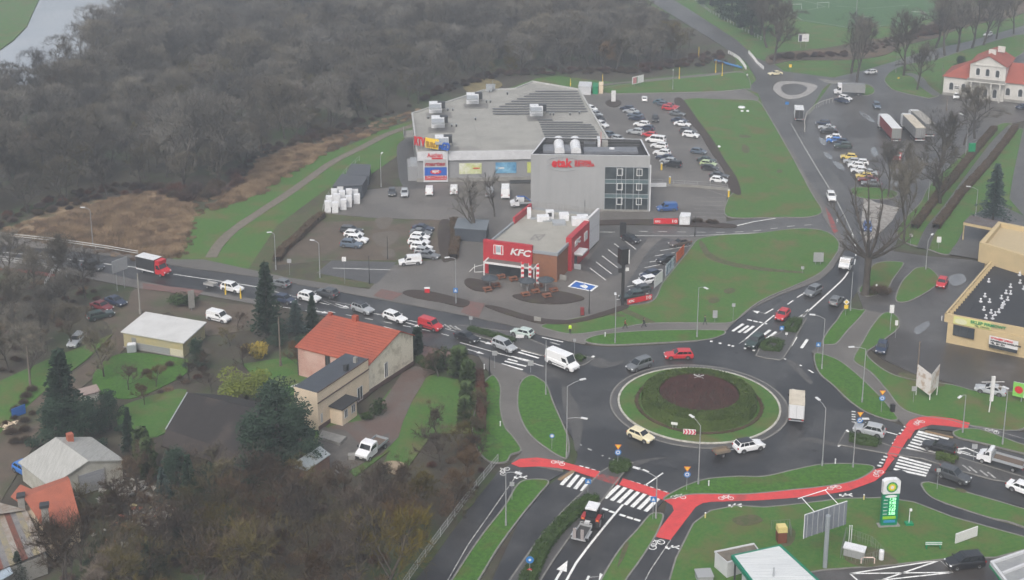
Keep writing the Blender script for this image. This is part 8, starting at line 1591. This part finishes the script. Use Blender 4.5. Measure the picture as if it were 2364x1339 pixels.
# named trees
def T1(key, name, x, yb, yt, lab, cat='tree', H0=12.0, wide=1.0, grp=None):
    h = HT(x, yb, yt); s = h / H0; return plant(key, name, x, yb, lab, cat, s * wide, grp, 1 / wide)
for a in (('spruce', 'spruce_tree', 618, 775, 598, 'tall dark spruce beside the main road', 'tree', 12, 1.15), ('spruce', 'spruce_tree', 150, 1000, 798, 'large dark spruce at the dirt lane', 'tree', 12, 1.45), ('spruce_blue', 'spruce_tree', 684, 772, 690, 'smaller grey green spruce right of the tall one', 'tree', 12, 1.5), ('spruce', 'spruce_tree', 722, 762, 678, 'small dark spruce touching the queue', 'tree', 12, 1.2), ('spruce_blue', 'spruce_tree', 2292, 508, 372, 'blue green spruce behind the flat canopy', 'tree', 12, 1.15), ('pine', 'pine_tree', 640, 1060, 888, 'broad dark pine in front of the cream extension', 'tree', 9, 1.35), ('pine', 'pine_tree', 695, 1080, 935, 'dark pine overhanging the small metal shed', 'tree', 9, 1.25), ('pine', 'pine_tree', 595, 1120, 960, 'dark pine at the corner of the barn', 'tree', 9, 1.35), ('pine', 'pine_tree', 205, 1020, 925, 'dark low pine right of the lane spruce', 'tree', 9, 1.7), ('pine', 'pine_tree', 130, 1035, 930, 'dark low pine below the lane spruce', 'tree', 9, 1.6), ('pine', 'pine_tree', 255, 990, 905, 'dark pine between the hutch and the corrugated garage', 'tree', 9, 1.4), ('pine', 'pine_tree', 350, 1330, 1240, 'dark green evergreen among bare trees, left of the pair at the bottom', 'tree', 9, 1.5), ('pine', 'pine_tree', 415, 1300, 1220, 'dark green evergreen among bare trees, right of the pair at the bottom', 'tree', 9, 1.4), ('pine', 'pine_tree', 540, 1255, 1180, 'dark evergreen alone among bare trees below the barn', 'tree', 9, 1.5), ('pine', 'yew_bush', 230, 1300, 1250, 'dark evergreen bush right of the orange roofed house', 'shrub', 9, 1.7), ('pine', 'pine_tree', 410, 1130, 1040, 'dark evergreen in front of the barn eaves', 'tree', 9, 1.4), ('pine', 'pine_tree', 490, 1150, 1075, 'dark low evergreen below the barn', 'tree', 9, 1.6), ('spruce', 'spruce_tree', 300, 1050, 935, 'slender dark spruce between garage and barn', 'tree', 12, .9), ('thuja', 'thuja_tree', 330, 1080, 985, 'green thuja right of the corrugated garage', 'tree', 4.5, 1.0), ('thuja', 'thuja_tree', 345, 1110, 1010, 'second green thuja in front of the barn', 'tree', 4.5, .9), ('spruce', 'spruce_tree', 440, 1175, 1045, 'dark green spruce below the barn', 'tree', 12, 1.1), ('spruce_blue', 'spruce_tree', 378, 1170, 1075, 'blue spruce left of the dark green one below the barn', 'tree', 12, 1.1), ('spruce', 'spruce_tree', 45, 1345, 1270, 'dark spruce tip at the lower left rusty roof', 'tree', 12, 1.3), ('thuja_dark', 'thuja_tree', 964, 822, 755, 'dark column shrub at the gable of the tiled house', 'shrub', 4.5, .9),
 ('thuja', 'thuja_tree', 1060, 870, 800, 'rounded conifer at the top of the garden hedge', 'shrub', 4.5, 1.5), ('thuja', 'thuja_tree', 1080, 895, 830, 'second conifer of the garden hedge row', 'shrub', 4.5, 1.3), ('thuja', 'thuja_tree', 1077, 945, 880, 'third conifer of the garden hedge row', 'shrub', 4.5, 1.2), ('thuja', 'thuja_tree', 1074, 985, 915, 'fourth conifer of the garden hedge row', 'shrub', 4.5, 1.1), ('willow', 'willow_tree', 567, 940, 848, 'bright yellow green willow left of the dark pine', 'tree', 5.6, 1.35), ('bush_yellow', 'forsythia_bush', 600, 825, 788, 'yellow flowering bush under the tall spruce', 'shrub', 2.2, 1.2), ('bush_yellow', 'forsythia_bush', 575, 812, 790, 'small yellow flowering bush left of the larger one', 'shrub', 2.2, 1.2),
 ('pine', 'yew_bush', 455, 850, 785, 'dark evergreen bush at the yellow shed corner', 'shrub', 9, 1.3), ('pine', 'yew_bush', 640, 800, 750, 'dark evergreen below the tall spruce', 'shrub', 9, 1.6), ('pine', 'yew_bush', 690, 830, 780, 'dark evergreen behind the tiled house', 'shrub', 9, 1.3), ('bush_green', 'round_bush', 876, 955, 925, 'round dark bush on the strip by the driveway', 'shrub', 1.6, 1), ('bush_green', 'round_bush', 845, 970, 952, 'low green bush beside the porch path', 'shrub', 1.6, 1), ('bush_green', 'round_bush', 1020, 850, 810, 'grey green bush at the driveway entrance', 'shrub', 1.6, 1.2), ('bush_green', 'round_bush', 2310, 200, 180, 'green bush behind the villa', 'shrub', 1.6, 1.3), ('pine', 'yew_bush', 2215, 165, 130, 'dark evergreen left of the villa roof', 'shrub', 9, 1.6), ('bush_brown', 'brown_bush', 2030, 680, 655, 'brown bush right of the pollard trunk', 'shrub', 1.5, 1.4), ('bush_green', 'round_bush', 430, 700, 676, 'low bush on the verge of the main road', 'shrub', 1.6, 1.6), ('bush_green', 'round_bush', 410, 705, 684, 'low bush left of its larger neighbour on the verge', 'shrub', 1.6, 1.5),
 ('bare_b2', 'bare_tree', 1012, 870, 800, 'pale twiggy tree beside the conifer hedge', 'tree', 9.5, 1.0), ('bare_b0', 'bare_tree', 690, 860, 790, 'twiggy brown tree left of the tiled house', 'tree', 9.5, .9), ('bare_b1', 'bare_tree', 240, 870, 735, 'thin bare tree leaning over the dirt lane', 'tree', 9.5, .7),
 ('open_tree', 'bare_tree', 1097, 545, 380, 'tall open bare tree in front of the shopping hall', 'tree', 11.5, 1.1), ('open_tree', 'bare_tree', 1142, 500, 365, 'slim bare tree beside the tall open one', 'tree', 11.5, .6),
 ('avenue0', 'bare_tree', 1978, 190, 30, 'bare tree at the mini roundabout', 'tree', 15.5, .8), ('avenue1', 'bare_tree', 2086, 175, 20, 'bare tree left of the leaning avenue trees', 'tree', 15.5, .9), ('avenue0', 'bare_tree', 2117, 208, 90, 'bare tree on the round verge near the villa', 'tree', 15.5, .9), ('avenue1', 'bare_tree', 2181, 128, -20, 'first roadside avenue tree behind the villa', 'tree', 15.5, .9), ('avenue0', 'bare_tree', 2210, 120, -30, 'second roadside avenue tree behind the villa', 'tree', 15.5, .9), ('avenue1', 'bare_tree', 2244, 112, -30, 'third roadside avenue tree behind the villa', 'tree', 15.5, .9), ('avenue0', 'bare_tree', 2300, 90, -30, 'fourth roadside avenue tree, near the white car', 'tree', 15.5, .8), ('avenue1', 'bare_tree', 2340, 78, -30, 'fifth roadside avenue tree at the right edge', 'tree', 15.5, .8),
 ('avenue1', 'bare_tree', 1786, 145, 10, 'dense bare tree right of the far bridge', 'tree', 15.5, 1.0), ('avenue0', 'bare_tree', 2050, 455, 310, 'bare tree at the lower end of the parked row', 'tree', 15.5, .7), ('avenue1', 'bare_tree', 2155, 430, 255, 'large bare tree in front of the grey lorries', 'tree', 15.5, .9), ('avenue0', 'bare_tree', 2086, 560, 350, 'tall bare tree on the hedge side of the setts triangle', 'tree', 15.5, .65), ('open_tree', 'bare_tree', 2225, 335, 230, 'open bare tree left of the spreading one below the villa', 'tree', 11.5, 1.0), ('open_tree', 'bare_tree', 2170, 470, 300, 'open bare tree beside the lamp at the lorry park', 'tree', 11.5, 1.1), ('avenue0', 'bare_tree', 2250, 320, 190, 'spreading bare tree in front of the villa', 'tree', 15.5, 1.1), ('avenue1', 'bare_tree', 2100, 450, 330, 'slim bare tree between the parked row and the hedge', 'tree', 15.5, .6),
 ('pine', 'pine_tree', 1735, 80, -10, 'dark evergreen beside the pale post row, lowest one', 'tree', 9, 1.5), ('pine', 'pine_tree', 1712, 62, -25, 'dark evergreen beside the pale post row, second from below', 'tree', 9, 1.5), ('pine', 'pine_tree', 1690, 45, -40, 'dark evergreen beside the pale post row, third from below', 'tree', 9, 1.5), ('pine', 'pine_tree', 1665, 30, -50, 'dark evergreen beside the pale post row, fourth from below', 'tree', 9, 1.5), ('pine', 'pine_tree', 1640, 12, -60, 'dark evergreen beside the pale post row, uppermost', 'tree', 9, 1.5), ('avenue1', 'bare_tree', 1770, 110, 0, 'bare tree below the dark evergreens', 'tree', 15.5, 1.2), ('avenue0', 'bare_tree', 1800, 95, -30, 'bare tree left of the sports pitch', 'tree', 15.5, 1.1), ('avenue1', 'bare_tree', 2160, 110, -20, 'bare tree before the avenue behind the villa', 'tree', 15.5, 1.1), ('avenue0', 'bare_tree', 1965, 170, 20, 'twin bare tree behind the grey tarpaulin lorry', 'tree', 15.5, .9), ('avenue1', 'bare_tree', 2270, 105, -20, 'slender tree in the avenue above the villa chimneys', 'tree', 15.5, 1.0), ('avenue0', 'bare_tree', 1755, 80, -30, 'bare tree above the dark conifers', 'tree', 15.5, 1)):
    T1(*a[:5], a[5], a[6], a[7], a[8])
# the big pollard: short thick trunk, stubby limbs
def pollard():
    r = random.Random(77); T = MB(); K = MB(); H = 5.6; T.tube([(0, 0, 0), (.05, 0, .6), (.1, 0, 3), (.15, .1, H)], [.66, .5, .43, .5], BRKM, 10, False); ends = []
    for az, ti, L_ in ((0.2, 62, 9.5), (0.05, 75, 6.5), (3.0, 40, 8), (3.3, 68, 4), (2.5, 22, 11), (1.2, 14, 12), (.5, 20, 11.5), (4.5, 30, 8), (5.4, 45, 7), (.8, 48, 8), (2.9, 70, 4.5), (2.0, 32, 9)):
        p = Vector((.15, .1, H - .4)); d = Vector((math.cos(az) * math.sin(R(ti)), math.sin(az) * math.sin(R(ti)), math.cos(R(ti)))); pts_ = [p]
        for i in range(6): d = (d + Vector((r.gauss(0, .12), r.gauss(0, .12), .07))).normalized(); p = p + d * L_ / 6; pts_.append(p.copy())
        T.tube(pts_, [.21 * (1 - .7 * i / 6) for i in range(7)], BRKM, 6, False)
        for i in range(2, 7):
            for q in range(5):
                v = (d + Vector((r.gauss(0, .7), r.gauss(0, .7), r.gauss(.2, .5)))).normalized(); e = pts_[i] + v * r.uniform(.6, 2.0); T.tube([pts_[i], e], [.05, .02], BRKM, 3, False); ends.append((pts_[i], e))
    for i in range(900): a, b = r.choice(ends); p = a.lerp(b, r.random()); e = p + Vector((r.gauss(0, .5), r.gauss(0, .5), r.gauss(.2, .5))); s = Vector((.02, .01, 0)); K.add([p - s, p + s, e], [(0, 1, 2)], TWB)
    return T, K
proto('pollard', pollard); o = T1('pollard', 'pollard_tree', 1997, 680, 425, 'huge bare pollard tree with thick trunk at the north bend', 'tree', 16.0, 1.0); o.rotation_euler = (0, 0, 0)
# ---------------- hedges
def hedge(name, s, wd, h, m_, lab, dens=34, size=.12, core=None, smooth=False, world=None, closed=False):
    w_ = world or W(pairs(s)); w_ = spline(w_, 4, closed) if smooth else w_; r = random.Random(len(w_) + int(h * 10)); K = MB(); segs = list(zip(w_, w_[1:] + (w_[:1] if closed else []))) if closed else list(zip(w_, w_[1:]))
    ribbon(K, w_, wd * .82, h * .86, core or m_, h * .86, closed)
    for a, b in segs:
        a, b = Vector(a), Vector(b); L_ = (b - a).length; d = (b - a).normalized(); nn = Vector((-d.y, d.x))
        for i in range(int(L_ * (wd + 2 * h) * dens)):
            t = r.random() * (wd + 2 * h); u = r.random() * L_; wob = 1 + .14 * noise.noise(Vector((a.x + d.x * u, a.y + d.y * u, 3)) * .7)
            if t < h: off, z = -wd / 2, t
            elif t < h + wd: off, z = t - h - wd / 2, h
            else: off, z = wd / 2, t - h - wd
            p = Vector((*(a + d * u + nn * off * wob), z * wob)) + Vector((r.gauss(0, .07), r.gauss(0, .07), r.gauss(0, .07))); q = Vector((r.gauss(0, 1), r.gauss(0, 1), r.gauss(0, 1))).normalized(); o_ = q.orthogonal().normalized(); k = size * r.uniform(.6, 1.3); K.add([p - q * k, p + o_ * k * .6, p + q * k, p - o_ * k * .6], [(0, 1, 2, 3)], m_)
    return tag(K.build(name), lab, 'hedge')
hedge('median_hedge', '1362,1150;1336,1168;1309,1192;1269,1233;1242,1270;1225,1310;1205,1350;1180,1400', 1.0, .7, HDG, 'left long hedge of the south median'); hedge('median_hedge', '1378,1153;1352,1175;1326,1198;1287,1237;1260,1274;1242,1314;1228,1345;1205,1400', .9, .8, HDG, 'right long hedge of the south median')
hedge('planter_hedge', '1412,1085;1428,1070;1448,1074;1444,1086;1425,1092;1412,1085', 1.1, .8, HDG, 'leafy hedge on the south planter tip'); hedge('planter_hedge', '1420,1083;1442,1080', 1.6, .7, HDG, 'low inner clump on the south planter')
hedge('planter_hedge', '1960,1010;1990,1014;2026,1022;2022,1030;1985,1026;1962,1018', 1.0, .7, HDG, 'flat hedge on the east planter'); hedge('planter_hedge', '2160,1056;2185,1060;2208,1068', 1.6, .7, HDO, 'small hedge at the end of the east median')
hedge('planter_hedge', '1758,804;1775,790;1804,794;1796,812;1762,808;1758,804', .9, .8, HDG, 'square hedge of the lower north planter'); hedge('planter_hedge', '1812,762;1828,744;1846,744;1834,768;1812,764', .9, .8, HDG, 'square hedge of the upper north planter')
hedge('median_hedge', '1082,762;1120,772;1155,782;1188,792', 1.3, .7, HDG, 'long low hedge of the west median'); hedge('planter_hedge', '1328,828;1348,834', 1.5, .7, HDG, 'small hedge on the west splitter tip')
hedge('brown_hedge', '2296,300;2270,330;2240,365;2205,410;2170,450;2140,490;2110,530', 1.6, 1.3, HDB, 'left brown green clipped hedge along the diagonal path', 26, .13); hedge('brown_hedge', '2345,296;2325,325;2290,370;2255,410;2215,455;2190,490;2160,530', 1.5, 1.3, HDB, 'right brown clipped hedge along the diagonal path', 26, .13)
hedge('brown_hedge', '1048,512;1052,560;1046,598', 1.8, 1.2, HDB, 'brown hedge right of the gravel car park', 26, .12); hedge('brown_hedge', '745,500;720,520;690,550;650,585;640,605', 1.6, 1.2, HDB, 'brown hedge down the embankment', 26, .12)
hedge('garden_hedge', '1106,870;1112,930;1110,1000', 1.2, 1.6, TWR, 'dark red twiggy hedge along the garden path', 30, .11)
hedge('garden_hedge', '965,835;985,850;1010,848', 1.0, 1.2, HDG, 'green hedge beside the gable and the road', 26)
for i, (x, y) in enumerate(((1605, 512), (1615, 512), (1638, 514), (1650, 515))): plant('bush_brown', 'pruned_shrub', x, y + 2, 'small pruned shrub in the bed by the junction lane, %s of four' % ORD[i], 'shrub', .8, 'pruned shrubs by the junction lane')
# island planting: sloping green ring and brown centre
def ring(name, r0, r1, z0, z1, m_, lab, n, size, twig=False):
    K = MB(); r = random.Random(5); N_ = 64; lv = [(r0, 0), (r0 + (r1 - r0) * .12, z0), (r0 + (r1 - r0) * .5, (z0 + z1) / 2 + .15), (r1, z1)] if r1 else [(r0, 0), (r0, z0), (r0 * .7, z0 + (z1 - z0) * .6), (r0 * .4, z1 * .96), (.01, z1)]
    pr = [(q[0], q[1] * .93) for q in lv]; K.lathe(pr, (cc.x, cc.y, .1), m_ if not twig else MUL, N_)
    for i in range(n):
        a = r.uniform(0, 6.283); t = r.random(); 
        if r1: rr = r0 + (r1 - r0) * t; z = z0 + (z1 - z0) * t + .1 * math.sin(t * 3) if t > .1 else z0 * t * 10
        else: rr = r0 * math.sqrt(t); z = z1 - (z1 - z0) * t * .9
        p = Vector((cc.x + rr * math.cos(a), cc.y + rr * math.sin(a), .1 + z + r.gauss(0, .06))); k = size * r.uniform(.6, 1.3)
        if twig: e = p + Vector((r.gauss(0, .15), r.gauss(0, .15), r.uniform(.1, .45))); s = Vector((.025, .012, 0)); K.add([p - s - Vector((0, 0, .2)), p + s - Vector((0, 0, .2)), e], [(0, 1, 2)], m_)
        else: q = Vector((r.gauss(0, 1), r.gauss(0, 1), r.gauss(0, 1))).normalized(); o_ = q.orthogonal().normalized(); K.add([p - q * k, p + o_ * k * .6, p + q * k, p - o_ * k * .6], [(0, 1, 2, 3)], m_)
    return tag(K.build(name), lab, 'planting')
ring('island_hedge', 8.7, 6.1, 1.75, 2.0, HDO, 'sloping dark green hedge ring on the roundabout island', 16000, .13); ring('island_shrubs', 5.9, None, 1.75, 2.9, leafm('twig_plum', (.13, .062, .056), (.08, .044, .040), .5), 'round mass of reddish brown shrubs in the middle of the island', 9000, .1, True)
hedge('island_border', None, .5, .35, HDB, 'thin brown border shrub round the island hedge', 40, .09, world=[(cc.x + 9.35 * math.cos(i * .1), cc.y + 9.35 * math.sin(i * .1)) for i in range(63)], closed=True)
# ================================================================ AIR
hz_ = bpy.data.materials.new('haze_air'); hz_.use_nodes = True; n = hz_.node_tree.nodes; n.clear(); ou = n.new('ShaderNodeOutputMaterial'); pv = n.new('ShaderNodeVolumePrincipled')
pv.inputs['Color'].default_value = (.86, .92, 1, 1); pv.inputs['Density'].default_value = .00072; pv.inputs['Anisotropy'].default_value = .25; hz_.node_tree.links.new(pv.outputs[0], ou.inputs['Volume'])
m = MB(); m.box((0, 900, 46), (2900, 2300, 98), hz_); o = m.build('haze'); o['kind'] = 'stuff'; tag(o, 'thin pale haze hanging in the air over the whole town', 'haze')
